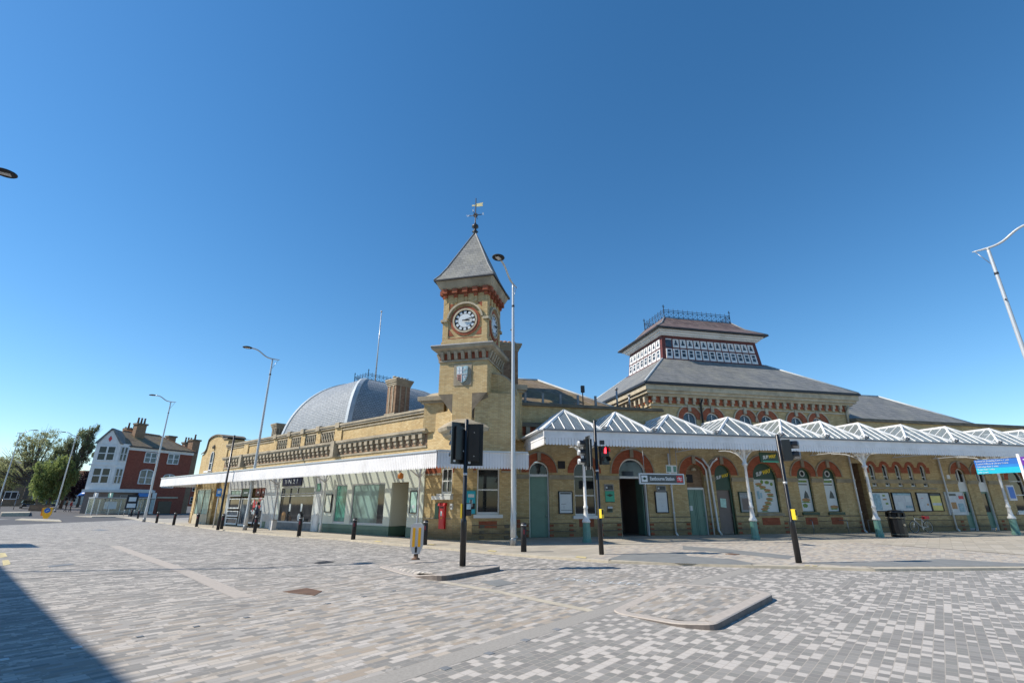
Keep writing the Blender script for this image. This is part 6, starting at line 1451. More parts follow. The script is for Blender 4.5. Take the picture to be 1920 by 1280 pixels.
m = MB(); m.lathe([(.13, 0), (.13, .03), (.07, .05), (.06, .17)], (0, 0), 12); m.build('base', 'rust', t); m = MB(); m.prism([(-.03, .2), (.03, .2), (.035, .33), (0, .38), (-.035, .33)], -.1, -.09); m.build('recess', 'blackmatt', t)
b = at(84, 976, 57); s_ = .9
t = thing('traffic_bollard', 'distant amber keep left bollard with round blue sign on the far island', 'traffic bollard', (b[0], b[1], .2)); t.rotation_euler.z = R(25)
m = MB(); m.prism([(-.16*1, 0), (.16, 0), (.4, .5), (.4, 1.15), (-.4, 1.15), (-.4, .5)], -.12, .12); m.build('body', 'yellow', t); m = MB(); m.arcring(0, .85, .0005, .27, -.14, -.12, 0, 360, 20); m.build('blue_disc', 'royal', t); m = MB(); m.prism([(-.12, .78), (.1, .95), (.13, .9), (-.09, .73)][::-1], -.15, -.14); m.build('arrow', 'poster', t); m = MB(); m.box(-.5, -.38, -.1, .1, .3, 1.1); m.build('side_panel', 'orange', t)
# ================================================================ direction sign at right
h = 3.1; p0 = gnd(1848, 872, 3.2); p1 = at(1911, 862, p0[1]-1.0)
t = thing('direction_sign', 'blue and turquoise direction sign on a white post at the right edge', 'direction sign', (p1[0], p1[1], PZ))
d = Vector((p0[0]-p1[0], p0[1]-p1[1])); L = 1.42; t.rotation_euler.z = math.atan2(-d.y, -d.x)
m = MB(); m.tube([(0, 0, 0), (0, 0, 3.5)], .05, 10); m.build('pole', 'white', t)
zt = 3.36; hh = .11
for i, (mt, s_) in enumerate((('royal', 'Enterprise Shopping Centre 1 min'), ('royal', 'Council Offices & Library 2 mins'), ('blue', 'Gildredge Park 5 mins'), ('cyan', 'Town Hall 7 mins'), ('cyan', 'Old Town'))):
    m = MB(); m.box(-L, -.05, -.025, .025, zt-(i+1)*hh+.0, zt-i*hh-.001); o = m.build('sign_blade', mt, t); text(s_, .082, 'poster', o, -L+.05, -.03, zt-(i+.5)*hh, align='LEFT', sx=.95)
m = MB(); m.box(.06, .9, -.03, .02, zt-.3, zt+.02); o = m.build('sign_blade', 'purple', t); m = MB(); m.box(.12, .85, -.035, -.03, zt-.1, zt-.06); m.build('lettering', 'poster', o)
m = MB(); m.box(.06, .9, -.03, .02, zt-.55, zt-.31); m.build('sign_blade', 'royal', t)
# small blue notice on the canopy column
l = FB.w(32.45, -3.95); t = thing('notice', 'small blue notice on the rightmost canopy column', 'sign', (l[0], l[1], 1.9), FB.r); m = MB(); m.box(-.05, .5, -.05, 0, 0, .85); m.build('frame', 'palegrey', t); m = MB(); m.box(.02, .43, -.06, -.05, .12, .75); m.build('panel', 'royal', t)
# ================================================================ litter bin
g = gnd(1688, 1006, PZ); t = thing('litter_bin', 'black round litter bin under the glass canopy left of the bicycle', 'litter bin', g)
m = MB(); m.lathe([(.36, 0), (.38, .05), (.38, .9), (.43, .93), (.43, 1.0), (.41, 1.02)], (0, 0), 12, False); m.build('body', 'black', t)
m = MB()
for k in range(6): a = 2*math.pi*k/6+.25; m.box(.37*math.cos(a)-.05, .37*math.cos(a)+.05, .37*math.sin(a)-.05, .37*math.sin(a)+.05, 1.0, 1.2)
m.smooth = True; m.lathe([(.43, 1.2), (.43, 1.25), (.3, 1.33), (.05, 1.36)], (0, 0), 14); m.build('lid', 'black', t)
m = MB(); m.lathe([(.3, 1.0), (.3, 1.2)], (0, 0), 12); m.build('liner', 'blackmatt', t)
m = MB(); m.lathe([(.385, .12), (.39, .13), (.385, .14)], (0, 0), 16); m.lathe([(.435, .955), (.44, .965), (.435, .975)], (0, 0), 16); m.build('gold_band', 'stonelight', t)
m = MB(); m.arcring(.1, .6, .0005, .06, -.4, -.37, 0, 360, 12); m.build('badge', 'stonelight', t)
# ================================================================ bicycle
a_, b_ = gnd(1713, 998.5, PZ), gnd(1748, 999, PZ); c_ = Vector(((a_[0]+b_[0])/2, (a_[1]+b_[1])/2))
t = thing('bicycle', 'silver bicycle with a red rear bag leaning by the wall under the canopy', 'bicycle', (c_.x, c_.y, PZ), FB.r)
def wheel(x):
    m = MB(); m.tube([(x+.34*math.cos(2*math.pi*k/24), 0, .35+.34*math.sin(2*math.pi*k/24)) for k in range(25)], .02, 6, False); o = m.build('wheel', 'blackmatt', t)
    m = MB(); m.tube([(x+.31*math.cos(2*math.pi*k/24), 0, .35+.31*math.sin(2*math.pi*k/24)) for k in range(25)], .01, 5, False)
    for k in range(12): a = 2*math.pi*k/12; m.tube([(x, 0, .35), (x+.31*math.cos(a), 0, .35+.31*math.sin(a))], .003, 3)
    m.build('rim', 'galv', o)
wheel(-.53); wheel(.53)
m = MB(); bb, st_, hd2 = (.08, 0, .3), (.17, 0, .82), (-.36, 0, .85)
for p, q in ((bb, st_), (hd2, (.15, 0, .75)), (bb, (-.38, 0, .72)), ((.53, .03, .35), bb), ((.53, .03, .35), (.16, 0, .75)), (hd2, (-.40, 0, .66)), ((-.40, 0, .66), (-.53, .03, .35))): m.tube([p, q], .018, 6)
m.build('frame', 'galv', t)
m = MB(); m.hexa([(.05, -.03, .86), (.32, -.08, .86), (.32, .08, .86), (.05, .03, .86), (.05, -.02, .9), (.32, -.07, .92), (.32, .07, .92), (.05, .02, .9)]); m.build('saddle', 'blackmatt', t)
m = MB(); m.tube([(-.36, 0, .85), (-.4, 0, 1.0)], .015, 6); m.tube([(-.42, -.28, 1.02), (-.4, 0, 1.0), (-.42, .28, 1.02)], .014, 6); m.build('handlebar', 'blackmatt', t)
m = MB(); m.tube([(.2, 0, .78), (.62, 0, .78)], .01, 5); m.tube([(.6, 0, .78), (.53, .03, .35)], .008, 5); m.build('rack', 'steel', t); m = MB(); m.box(.33, .66, -.1, .1, .79, .95); m.build('bag', 'signred', t)
m = MB(); m.lathe([(.09, -.01), (.09, .01)], (0, 0), 14); o = m.build('chainring', 'steel', t, None, (.08, -.03, .3)); o.rotation_euler = (R(90), 0, 0); m = MB(); m.tube([(.08, -.06, .3), (.0, -.08, .16)], .01, 5); m.tube([(.08, .06, .3), (.16, .08, .44)], .01, 5); m.build('crank', 'steel', t)
# bike stands
lab = ['hooped metal bicycle stand left of the litter bin', 'hooped metal bicycle stand below the right sandwich poster', 'hooped metal bicycle stand below the left sandwich poster']
pr = None
for i, px in enumerate((1640, 1585, 1520)):
    g = gnd(px, 999, PZ)
    if pr is None:
        pr = thing('bicycle_stand', lab[i], 'bicycle stand', g, FB.r+R(80), 'bicycle stands'); m = MB(); m.tube([(-.35, 0, 0), (-.35, 0, .65), (-.3, 0, .73), (.3, 0, .73), (.35, 0, .65), (.35, 0, 0)], .022, 8); m.build('hoop', 'steel', pr)
    else: dup(pr, g, FB.r+R(80), lab[i])
g = gnd(510, 993, PZ); t = thing('utility_box', 'small pale box standing against the shopfront', 'box', g, FA.r); m = MB(); m.box(-.22, .22, -.15, .15, 0, .62); m.build('body', 'palegrey', t); m = MB(); m.box(-.25, .25, -.18, .18, .62, .66); m.build('lid', 'grey', t)
# ================================================================ people
def person(label, loc, rz, mats, pose='walk', hair='hair', bag=None):
    t = thing('person', label, 'person', loc, rz)
    sp = .22 if pose == 'walk' else .08
    V = dict(pel=(0, 0, .95), waist=(0, 0, 1.1), chest=(0, -.01, 1.32), neck=(0, 0, 1.48), head0=(0, -.015, 1.56), head1=(0, -.02, 1.66), head2=(0, -.005, 1.72),
             lh=(-.09, 0, .9), lk=(-.1, -sp*.6, .5), la=(-.1, -sp, .09), lt=(-.1, -sp-.15, .03), rh=(.09, 0, .9), rk=(.1, sp*.1, .5), ra=(.1, sp, .12), rt=(.1, sp-.13, .03),
             ls=(-.18, 0, 1.42), le=(-.25, .06, 1.14), lw=(-.24, -.08, .92), lp=(-.24, -.11, .86), rs=(.18, 0, 1.42), re=(.25, .04, 1.14), rw=(.25, -.12, .96), rp=(.25, -.16, .92))
    Rd = dict(pel=.14, waist=.12, chest=.15, neck=.05, head0=.075, head1=.095, head2=.075, lh=.09, lk=.06, la=.042, lt=.035, rh=.09, rk=.06, ra=.042, rt=.035, ls=.06, le=.045, lw=.03, lp=.03, rs=.06, re=.045, rw=.03, rp=.03)
    E = [('pel', 'waist'), ('waist', 'chest'), ('chest', 'neck'), ('neck', 'head0'), ('head0', 'head1'), ('head1', 'head2'), ('pel', 'lh'), ('lh', 'lk'), ('lk', 'la'), ('la', 'lt'), ('pel', 'rh'), ('rh', 'rk'), ('rk', 'ra'), ('ra', 'rt'), ('chest', 'ls'), ('ls', 'le'), ('le', 'lw'), ('lw', 'lp'), ('chest', 'rs'), ('rs', 're'), ('re', 'rw'), ('rw', 'rp')]
    for s_, sx in (('l', -1), ('r', 1)):
        bx_, by_, bz_ = V[s_+'p']
        for k in range(4):
            V[s_+'f%d' % k] = (bx_+(k-1.5)*.016, by_-.03, bz_-.05-.008*(k in (1, 2))); V[s_+'g%d' % k] = (bx_+(k-1.5)*.017, by_-.02, bz_-.09-.01*(k in (1, 2)))
            Rd[s_+'f%d' % k] = .009; Rd[s_+'g%d' % k] = .008; E += [(s_+'p', s_+'f%d' % k), (s_+'f%d' % k, s_+'g%d' % k)]
        V[s_+'t'+'h'] = (bx_-sx*.04, by_-.04, bz_-.02); Rd[s_+'th'] = .01; E.append((s_+'p', s_+'th'))
    ks = list(V); me = bpy.data.meshes.new('body'); me.from_pydata([V[k] for k in ks], [(ks.index(a), ks.index(b)) for a, b in E], [])
    o = bpy.data.objects.new('body', me); COL.objects.link(o)
    md = o.modifiers.new('s', 'SKIN')
    for i, k in enumerate(ks): r_ = Rd[k]; me.skin_vertices[0].data[i].radius = (r_*(1.25 if k in ('chest', 'waist', 'pel') else 1), r_); me.skin_vertices[0].data[i].use_root = (k == 'pel')
    o.modifiers.new('d', 'SUBSURF').levels = 2
    dg = bpy.context.evaluated_depsgraph_get(); m2 = bpy.data.meshes.new_from_object(o.evaluated_get(dg)); bpy.data.objects.remove(o); bpy.data.meshes.remove(me)
    for mm in mats: m2.materials.append(M[mm])
    for p in m2.polygons:
        c = p.center; p.use_smooth = True
        p.material_index = 0 if (c.z > 1.5 or (abs(c.x) > .2 and c.z < .98)) else (1 if c.z > .93 else (2 if c.z > .1 else 3))
    o = bpy.data.objects.new('body', m2); COL.objects.link(o); o.parent = t
    m = MB(); m.smooth = True
    for i, (r_, z_) in enumerate([(.09, 1.6), (.108, 1.66), (.105, 1.72), (.07, 1.78), (.01, 1.8)]): pass
    m.lathe([(.085, 1.6), (.108, 1.67), (.1, 1.73), (.06, 1.785), (.01, 1.8)], (0, .02), 12); m.build('hair', hair, t)
    m = MB(); m.box(-.015, .015, -.135, -.1, 1.62, 1.66); m.build('nose', 'skin', t)
    if bag: m = MB(); m.box(-.36, -.26, -.22, .12, .62, .9); m.build('bag', bag, t); 
    return t
g = gnd(477, 989.5, PZ); person('person in a dark blue top and black trousers carrying a cream bag outside the newsagent', g, R(-60), ['skin', 'navy', 'denim', 'blackmatt'], 'walk', bag='bagc')
for px, Y, lab_, c_, rz in ((122, 84, 'person in dark clothes walking past the corner building', 'hair', R(100)), (131, 84, 'person in a maroon jacket walking behind another by the corner building', 'redtop', R(100))):
    b = at(px, 955, Y); person(lab_, (b[0], b[1], rise(*b[:2])), rz, ['skin', c_, 'denim', 'blackmatt'])
# ================================================================ cars
def car(label, px, Y, rz, mat):
    b = at(px, 955, Y); t = thing('parked_car', label, 'car', (b[0], b[1], rise(*b[:2])+.0), rz)   # front towards local -y
    prof = [(-2.05, .28), (-2.08, .62), (-1.95, .78), (-1.0, .93), (-.35, 1.4), (.9, 1.45), (1.6, 1.05), (2.0, .98), (2.08, .6), (2.02, .28)]
    m = MB()
    for (ya, za), (yb, zb_) in zip(prof, prof[1:]):
        wa = .72 if za > 1.2 else .86; wb = .72 if zb_ > 1.2 else .86
        m.face([(-wa, ya, za), (wa, ya, za), (wb, yb, zb_), (-wb, yb, zb_)][::-1])
    for s_ in (-1, 1): m.face([(s_*(.72 if z > 1.2 else .86), y, z) for y, z in prof][::s_])
    m.face([(-.86, -2.05, .28), (.86, -2.05, .28), (.86, 2.02, .28), (-.86, 2.02, .28)]); m.build('body', mat, t)
    m = MB(); f = lambda y0, z0, y1, z1, w0, w1, e: m.face([(-w0, y0-e, z0+e), (w0, y0-e, z0+e), (w1, y1-e, z1+e), (-w1, y1-e, z1+e)])
    f(-.92, .98, -.42, 1.36, .72, .66, .012); 
    for s_ in (-1, 1): m.face([(s_*.83, -.7, 1.0), (s_*.83, 1.3, 1.02), (s_*.74, .85, 1.36), (s_*.74, -.3, 1.34)])
    m.build('window', 'glass', t)
    for s_ in (-1, 1): m = MB(); m.box(s_*.78-.14, s_*.78+.02*s_, -2.1, -1.98, .6, .76); m.build('headlight', 'lamplight', t)
    m = MB(); m.box(-.26, .26, -2.1, -2.06, .4, .51); m.build('number_plate', 'poster', t)
    for s_ in (-1, 1):
        for y in (-1.35, 1.3):
            m = MB(); m.tube([(s_*.7, y, .31), (s_*.88, y, .31)], .31, 14); o = m.build('wheel', 'blackmatt', t); m = MB(); m.tube([(s_*.87, y, .31), (s_*.89, y, .31)], .18, 10); m.build('rim', 'steel', o)
    return t
car('black car with pale headlights facing the square at far left', 49, 92, R(48), 'carblack')
car('dark blue car half hidden behind the willow at far left', 93, 98, R(40), 'carblue')
# ================================================================ trees at far left
def tree(label, px, Y, h, crown, leafmat, n, leaf, trunk_h, seed, droop=0, density=1, tr=.3, name='tree'):
    """crown: list of (dx, dz, rx, rz) blobs in metres across the view; depth = rx"""
    rg = random.Random(seed); b = at(px, 955, Y); z0 = rise(b[0], b[1])-.1; ang = math.atan2(b[0], b[1])
    t = thing(name, label, 'tree', (b[0], b[1], z0), -ang)
    m = MB(); m.smooth = True
    m.tube([(0, 0, 0), (.1, 0, trunk_h*.5), (.0, .1, trunk_h), (.1, 0, h*.7)], [tr, tr*.8, tr*.65, tr*.2], 10)
    for (dx, dz, rx, rz) in crown:
        for k in range(7):
            a = rg.uniform(0, 6.28); q = rg.uniform(.5, 1.0); e = (dx+rx*q*math.cos(a)*.9, rx*q*math.sin(a)*.8, dz+rz*rg.uniform(-.3, .95))
            s = (rg.uniform(-.1, .1), 0, trunk_h*rg.uniform(.75, 1.2)); mid = ((s[0]+e[0])*.5+rg.uniform(-.3, .3), (s[1]+e[1])*.5, (s[2]+e[2])*.5+rg.uniform(.1, .5))
            m.tube([s, mid, e], [tr*.35, tr*.2, .02], 5)
            for j in range(3): e2 = (e[0]+rg.uniform(-1, 1), e[1]+rg.uniform(-1, 1), e[2]+rg.uniform(.2, 1.5)*(1-2*droop)); m.tube([mid, e2], [.05, .01], 4)
    m.build('trunk', 'bark', t)
    V = []; Fc = []; tot = sum(c[2]*c[3] for c in crown)
    for (dx, dz, rx, rz) in crown:
        ncl = max(6, int(n*rx*rz/tot/40))
        for c in range(ncl):
            a = rg.uniform(0, 6.283); u = rg.uniform(-1, 1); q = rg.random()**.45; s_ = math.sqrt(1-u*u)
            cx_, cy_, cz_ = dx+rx*q*s_*math.cos(a), rx*q*s_*math.sin(a), dz+rz*q*u; cr = rg.uniform(.35, .95)*min(1, rx*.35)
            for k in range(40):
                dxx = rg.gauss(0, cr*.5); dyy = rg.gauss(0, cr*.5); dzz = rg.gauss(0, cr*(.42+droop*.9))-droop*abs(rg.gauss(0, cr))
                p = Vector((cx_+dxx, cy_+dyy, cz_+dzz)); 
                if p.z < .3: continue
                u1 = Vector((rg.gauss(0, 1), rg.gauss(0, 1), rg.gauss(0, 1)-droop*2)).normalized()*leaf*rg.uniform(.6, 1.3)*(1+droop); v1 = u1.cross(Vector((rg.gauss(0, 1), rg.gauss(0, 1), rg.gauss(0, 1)))).normalized()*leaf*.45
                i = len(V); V += [tuple(p-u1*.5), tuple(p+v1*.5), tuple(p+u1*.5), tuple(p-v1*.5)]; Fc.append((i, i+1, i+2, i+3))
    me = bpy.data.meshes.new('crown'); me.from_pydata(V, [], Fc); me.materials.append(M[leafmat]); o = bpy.data.objects.new('crown', me); COL.objects.link(o); o.parent = t
    return t
# metres per photo pixel at depth Y near the left edge ~ Y*.948/908.7
tree('large pale tree with thin spring leaves at the far left edge', 38, 112, 17, [(0, 11.2, 4.8, 4.6), (-3.2, 8.5, 3.6, 3.4), (3.6, 8.2, 3.2, 3.4), (1.2, 14.2, 2.6, 2.4), (-2.6, 13.0, 2.0, 2.0), (-6, 6, 3, 4)], 'leafpale', 12500, .34, 5, 11, tr=.5)
tree('tall airy drooping birch behind the bright green willow and the lamp', 112, 97, 18, [(.8, 13.2, 1.6, 2.2), (-1.4, 11.6, 1.5, 1.9), (1.9, 11.4, 1.0, 2.6), (.0, 8.8, 1.7, 2.4), (1.9, 15.6, .7, 1.1), (-2.6, 10.0, 1.1, 1.6)], 'leafdull', 6500, .32, 6, 12, droop=.7)
tree('bright green willow drooping beside the distant street lamp', 86, 94, 11, [(-.2, 6.8, 2.2, 2.2), (-1.6, 4.8, 1.7, 2.8), (1.2, 4.6, 1.7, 2.8), (.8, 8.3, 1.6, 1.4), (-2.2, 7.0, 1.2, 1.2), (2.2, 6.4, 1.2, 1.8), (-.2, 3.6, 1.6, 2.2)], 'leafgreen', 12500, .34, 3, 13, droop=.75)
tree('dark purple leaved tree beside the white corner building', 143, 108, 8, [(0, 5.0, 2.7, 2.6), (-1.6, 3.6, 2.0, 2.4), (1.4, 6.2, 1.4, 1.2)], 'leafpurple', 10000, .36, 2.4, 14)
tree('leafy bush filling the left edge in front of the old brick house', 2, 118, 9, [(0, 6.5, 4, 3.4), (-4, 6, 3, 3)], 'leafpale', 9000, .36, 2, 15)
# ================================================================ far houses
def block(label, px, Y, w_, d_, h_, wall, rz, roof=None, rows=2, colsn=3, cat='house', name='house', zb=0, rh=2.5, glass='glass', frame='white'):
    b = at(px, 955, Y); t = thing(name, label, cat, (b[0], b[1], rise(*b[:2])-.2+zb), rz)
    ops_ = []
    for i in range(colsn):
        for_ = -w_/2+(i+.5)*w_/colsn
        ops_.append((for_-.5, for_+.5))
    m = MB()
    zs = [(1.0+r*(h_/rows), 2.6+r*(h_/rows)) for r in range(rows)]
    m.box(-w_/2, w_/2, 0, d_, 0, h_); m.build('wall', wall, t)
    for a, c in ops_:
        for z0, z1 in zs:
            q = MB(); q.box(a, c, -.03, .02, z0, z1); o = q.build('window', glass, t); q = MB(); q.box(a-.08, a, -.07, .02, z0, z1); q.box(c, c+.08, -.07, .02, z0, z1); q.box(a, c, -.07, -.03, (z0+z1)/2-.04, (z0+z1)/2+.04); q.box(a-.1, c+.1, -.08, .02, z0-.12, z0); q.box(a-.1, c+.1, -.07, .02, z1, z1+.1); q.build('frame', frame, o)
    if roof:
        q = MB(); e = .4; A = [(-w_/2-e, -e, h_), (w_/2+e, -e, h_), (w_/2+e, d_+e, h_), (-w_/2-e, d_+e, h_)]; P, Q = (-w_/2+d_*.45, d_/2, h_+rh), (w_/2-d_*.45, d_/2, h_+rh)
        q.face([A[0], A[1], Q, P]); q.face([A[2], A[3], P, Q]); q.face([A[1], A[2], Q]); q.face([A[3], A[0], P]); q.face(A[::-1]); q.build('roof', roof, t)
    return t
block('old brown brick house in shade behind the large pale tree', 22, 128, 18, 8, 8.5, 'dimbrick', R(42), 'slate', 2, 5)
block('pale stone villa between the trees at far left', 60, 134, 12, 8, 7, 'stone', R(38), 'slate', 2, 4)
block('low shop row with orange tiled roof seen left of the white gable', 148, 150, 22, 9, 6.5, 'cream', R(35), 'terracotta', 2, 6, rh=3.5)
block('dark brick house glimpsed left of the station gable', 372, 150, 8, 8, 7.0, 'darkred', R(20), 'slate', 2, 2)
b = at(160, 953, 104); t = thing('parasol', 'dark blue parasol outside the corner building', 'parasol', (b[0], b[1], rise(*b[:2]))); m = MB(); m.smooth = True; m.lathe([(1.9, 2.3), (1.3, 3.0), (.05, 3.6)], (0, 0), 10); m.build('canopy', 'royal', t); m = MB(); m.tube([(0, 0, 0), (0, 0, 3.5)], .04, 6); m.build('pole', 'galv', t)
# ================================================================ white and red corner building
HZ = 11.0
q0 = gnd(239.8, 836.4, HZ); q1 = gnd(362, 848, HZ)
rot = math.atan2(q1[1]-q0[1], q1[0]-q0[0]); FR = Fr((q0[0], q0[1]), math.degrees(rot)); LR_ = math.dist(q0[:2], q1[:2])
t = CB = thing('corner_building', 'three storey corner building, half white render half dark red brick, with tall chimneys', 'building', (q0[0], q0[1], 0), rot)
def rx(px, py): return FR.q(px, py, 0)
print('corner bld len', LR_, 'heading', 90-math.degrees(rot), rx(279, 913), rx(352, 963), rx(192, 912), rx(262, 858), rx(270, 930))
EW = -.1
def cwin(t, xa, xb, zb, zt, y=0, glass='glassblue', arch=0, fr_='white'):
    q = MB(); q.prism(archpoly(xa, xb, zb, zt, arch), y-.04, y+.01); o = q.build('window', glass, t); q = MB(); f = .12
    q.box(xa-f, xa, y-.1, y+.01, zb-f, zt); q.box(xb, xb+f, y-.1, y+.01, zb-f, zt); q.box(xa, xb, y-.1, y+.01, zb-f, zb); q.box((xa+xb)/2-.1, (xa+xb)/2+.1, y-.1, y-.04, zb, zt+arch*.9)
    if arch:
        pi_ = arcpts(xa, xb, zt, arch); po = arcpts(xa-f, xb+f, zt, arch+f)
        for a, b, c, d in zip(po, po[1:], pi_[1:], pi_): q.face([(a[0], y-.1, a[1]), (d[0], y-.1, d[1]), (c[0], y-.1, c[1]), (b[0], y-.1, b[1])])
    else: q.box(xa-f, xb+f, y-.1, y+.01, zt, zt+f)
    for a in (xa, (xa+xb)/2+.1): q.box(a, a+(xb-xa)/2-.1, y-.08, y-.04, (zb+zt)/2-.05, (zb+zt)/2+.05)
    q.build('frame', fr_, o)
DP = 9
m = MB(); m.box(0, LR_, 0, DP, 0, HZ); m.build('wall', 'darkred', t, label='dark red brick side wall')
m = MB(); m.box(0, LR_+.15, -.12, .3, HZ-.55, HZ-.05); m.build('cornice', 'white', t)
m = MB(); e = .45; A = [(-1.6, -e, HZ), (LR_+e, -e, HZ), (LR_+e, DP+e, HZ), (.4, DP+e, HZ)]; P, Q = (1.0, DP/2, HZ+3.1), (LR_-4, DP/2, HZ+2.9)
m.face([A[0], A[1], Q, P]); m.face([A[2], A[3], P, Q]); m.face([A[1], A[2], Q]); m.face([A[3], A[0], P]); m.face(A[::-1]); RF = m.build('roof', 'tile', t)
m = MB(); m.tube([P, Q], .15, 6); m.tube([A[1], Q], .1, 5); m.build('ridge', 'terracotta', RF)
m = MB(); m.box(-.2, LR_+.5, -.62, -.45, HZ-.02, HZ+.12); m.build('gutter', 'iron', RF)
for (px0, px1, py0, py1, ar) in ((271, 294, 848, 868, 0), (314, 334, 850, 890, 0)):
    pass
for pxa, pxb, pya, pyb, ar in ((272, 292, 849, 866.5, 0), (315, 334, 852, 869, 0), (261, 284, 884, 906, .3), (305, 325, 893, 913, .3)):
    xa = rx(pxa, (pya+pyb)/2)[0]; xb = rx(pxb, (pya+pyb)/2)[0]; zb = rx((pxa+pxb)/2, pyb)[1]; zt_ = rx((pxa+pxb)/2, pya)[1]; cwin(t, xa, xb, zb, zt_, 0, arch=ar)
# white bay: chamfered oriel tower at the near corner
bw = 5.2
PB = [(.0, 0), (-1.5, .0), (-5.0, 3.4), (-5.0, DP), (0, DP)]
m = MB(); m.hprism([(0, -.6), (0, 8.0), (1.1, 8.4), (-3.7, 1.8), (-1.4, -.6)][::-1], 3.9, HZ+.3); WB_ = m.build('white_bay', 'white', t, label='white rendered corner bay with gable')
m = MB(); m.hprism([(LR_*.47, -.1), (LR_*.47, .3), (0, 2), (0, 8.0), (1.0, 8.2), (-3.5, 1.9), (-1.3, -.1)][::-1], 0, 3.9); SHP = m.build('shop', 'brownDoor', t, label='ground floor shop with glazed front')
m = MB(); m.hprism([(LR_*.47+.2, -.9), (LR_*.47+.2, .0), (0, 2), (-3.2, 3.0), (-4.1, 1.7), (-1.6, -.9)][::-1], 3.55, 3.95); m.build('shop_fascia', 'palegrey', t)
# gable on chamfer face
cA, cB = Vector((-1.4, -.6)), Vector((-3.7, 1.8)); cd_ = (cA-cB); Lc = cd_.length; ca = math.atan2(cd_.y, cd_.x)
sub = lambda mb_, name, mat, par, label=None: mb_.build(name, mat, par, None, (cB.x, cB.y, 0), ca, label)
m = MB(); m.prism([(0, HZ+.3), (Lc, HZ+.3), (Lc/2, HZ+2.5)], -.01, .5); g_ = sub(m, 'gable', 'white', t)
m = MB(); m.hexa([(-.3, -.2, HZ+.2), (.1, -.2, HZ+.2), (.1, 3.5, HZ+.2), (-.3, 3.5, HZ+.2), (Lc/2-.1, -.2, HZ+2.75), (Lc/2, -.2, HZ+2.6), (Lc/2, 3.5, HZ+2.6), (Lc/2-.1, 3.5, HZ+2.75)]); m.hexa([(Lc-.1, -.2, HZ+.2), (Lc+.3, -.2, HZ+.2), (Lc+.3, 3.5, HZ+.2), (Lc-.1, 3.5, HZ+.2), (Lc/2, -.2, HZ+2.6), (Lc/2+.1, -.2, HZ+2.75), (Lc/2+.1, 3.5, HZ+2.75), (Lc/2, 3.5, HZ+2.6)]); sub(m, 'gable_roof', 'slate', t)
m = MB(); m.prism([(Lc/2-.25, HZ+1.0), (Lc/2, HZ+.5), (Lc/2+.25, HZ+1.0), (Lc/2, HZ+1.5)], -.06, 0); sub(m, 'diamond', 'signred', t)
for z0, z1 in ((5.0, 7.2), (8.6, 10.7)):
    w0 = MB(); xa, xb = Lc*.18, Lc*.82; w0.box(xa, xb, -.05, .02, z0, z1); o = sub(w0, 'window', 'glass', t)
    w0 = MB(); f = .16; w0.box(xa-f, xa, -.12, .02, z0-f, z1+f); w0.box(xb, xb+f, -.12, .02, z0-f, z1+f); w0.box(xa, xb, -.12, .02, z0-f, z0); w0.box(xa, xb, -.12, .02, z1, z1+f); w0.box(Lc/2-.12, Lc/2+.12, -.11, -.05, z0, z1); w0.box(xa, xb, -.1, -.05, (z0+z1)/2-.07, (z0+z1)/2+.07); w0.build('frame', 'white', o)
    cwin(t, -1.15, -.3, z0, z1, -.62, glass='glass', fr_='palegrey')
m = MB(); m.box(-.3, Lc+.3, -.12, 0, 7.7, 7.95); sub(m, 'string_course', 'white', t)
# left facade glimpsed receding
for z0, z1 in ((5.0, 7.0), (8.6, 10.5)):
    for k in (.25, .6): m = MB(); m.box(-.5, .5, -.05, .05, z0, z1); m.build('window', 'glass', t, None, (-3.75+4.8*k, 1.8+6.6*k, 0), math.atan2(6.6, 4.8)+math.pi)
for y in (3.6, 6.4):
    m = MB(); m.smooth = True
    for k in range(6): m.lathe([(.05, 9.0+k*.1), (.45, 9.2+k*.1), (.1, 9.6+k*.1)], (-4.0+(y-1.8)*.72, y), 7)
    m.build('hanging_basket', 'leafdull', t)
# chimneys
def cch(x, y, w_, d_, z0, z1, n, label=None):
    m = MB(); m.box(x-w_/2, x+w_/2, y-d_/2, y+d_/2, z0, z1-.5); o = m.build('chimney', 'dimbrick', t, label=label); m = MB(); m.box(x-w_/2-.15, x+w_/2+.15, y-d_/2-.15, y+d_/2+.15, z1-.5, z1-.2); m.build('chimney_cap', 'stonedark', o)
    for k in range(n): m = MB(); m.smooth = True; m.lathe([(.18, z1-.2), (.14, z1+.6), (.18, z1+.8)], (x-w_/2+(k+.5)*w_/n, y), 8); m.build('chimney_pot', 'rust', o)
def chx(px, py, y): return FR.q(px, py, y)
for (px, pyt, y, w_, n) in ((264, 790, 3.2, 1.6, 3), (250, 800, 6, 2.6, 3), (238, 807, 9, 1.8, 2), (321, 813, 6, 1.4, 0), (352, 825, 8, 1.6, 3)):
    x, z = chx(px, pyt+6, y); cch(x, y, w_, 1.0, 10.5, z+.4, n)
x, z = chx(371, 822, 1.0); cch(LR_+.9, 1.6, 1.4, 1.4, 0, z, 1, 'tall narrow end chimney stack')
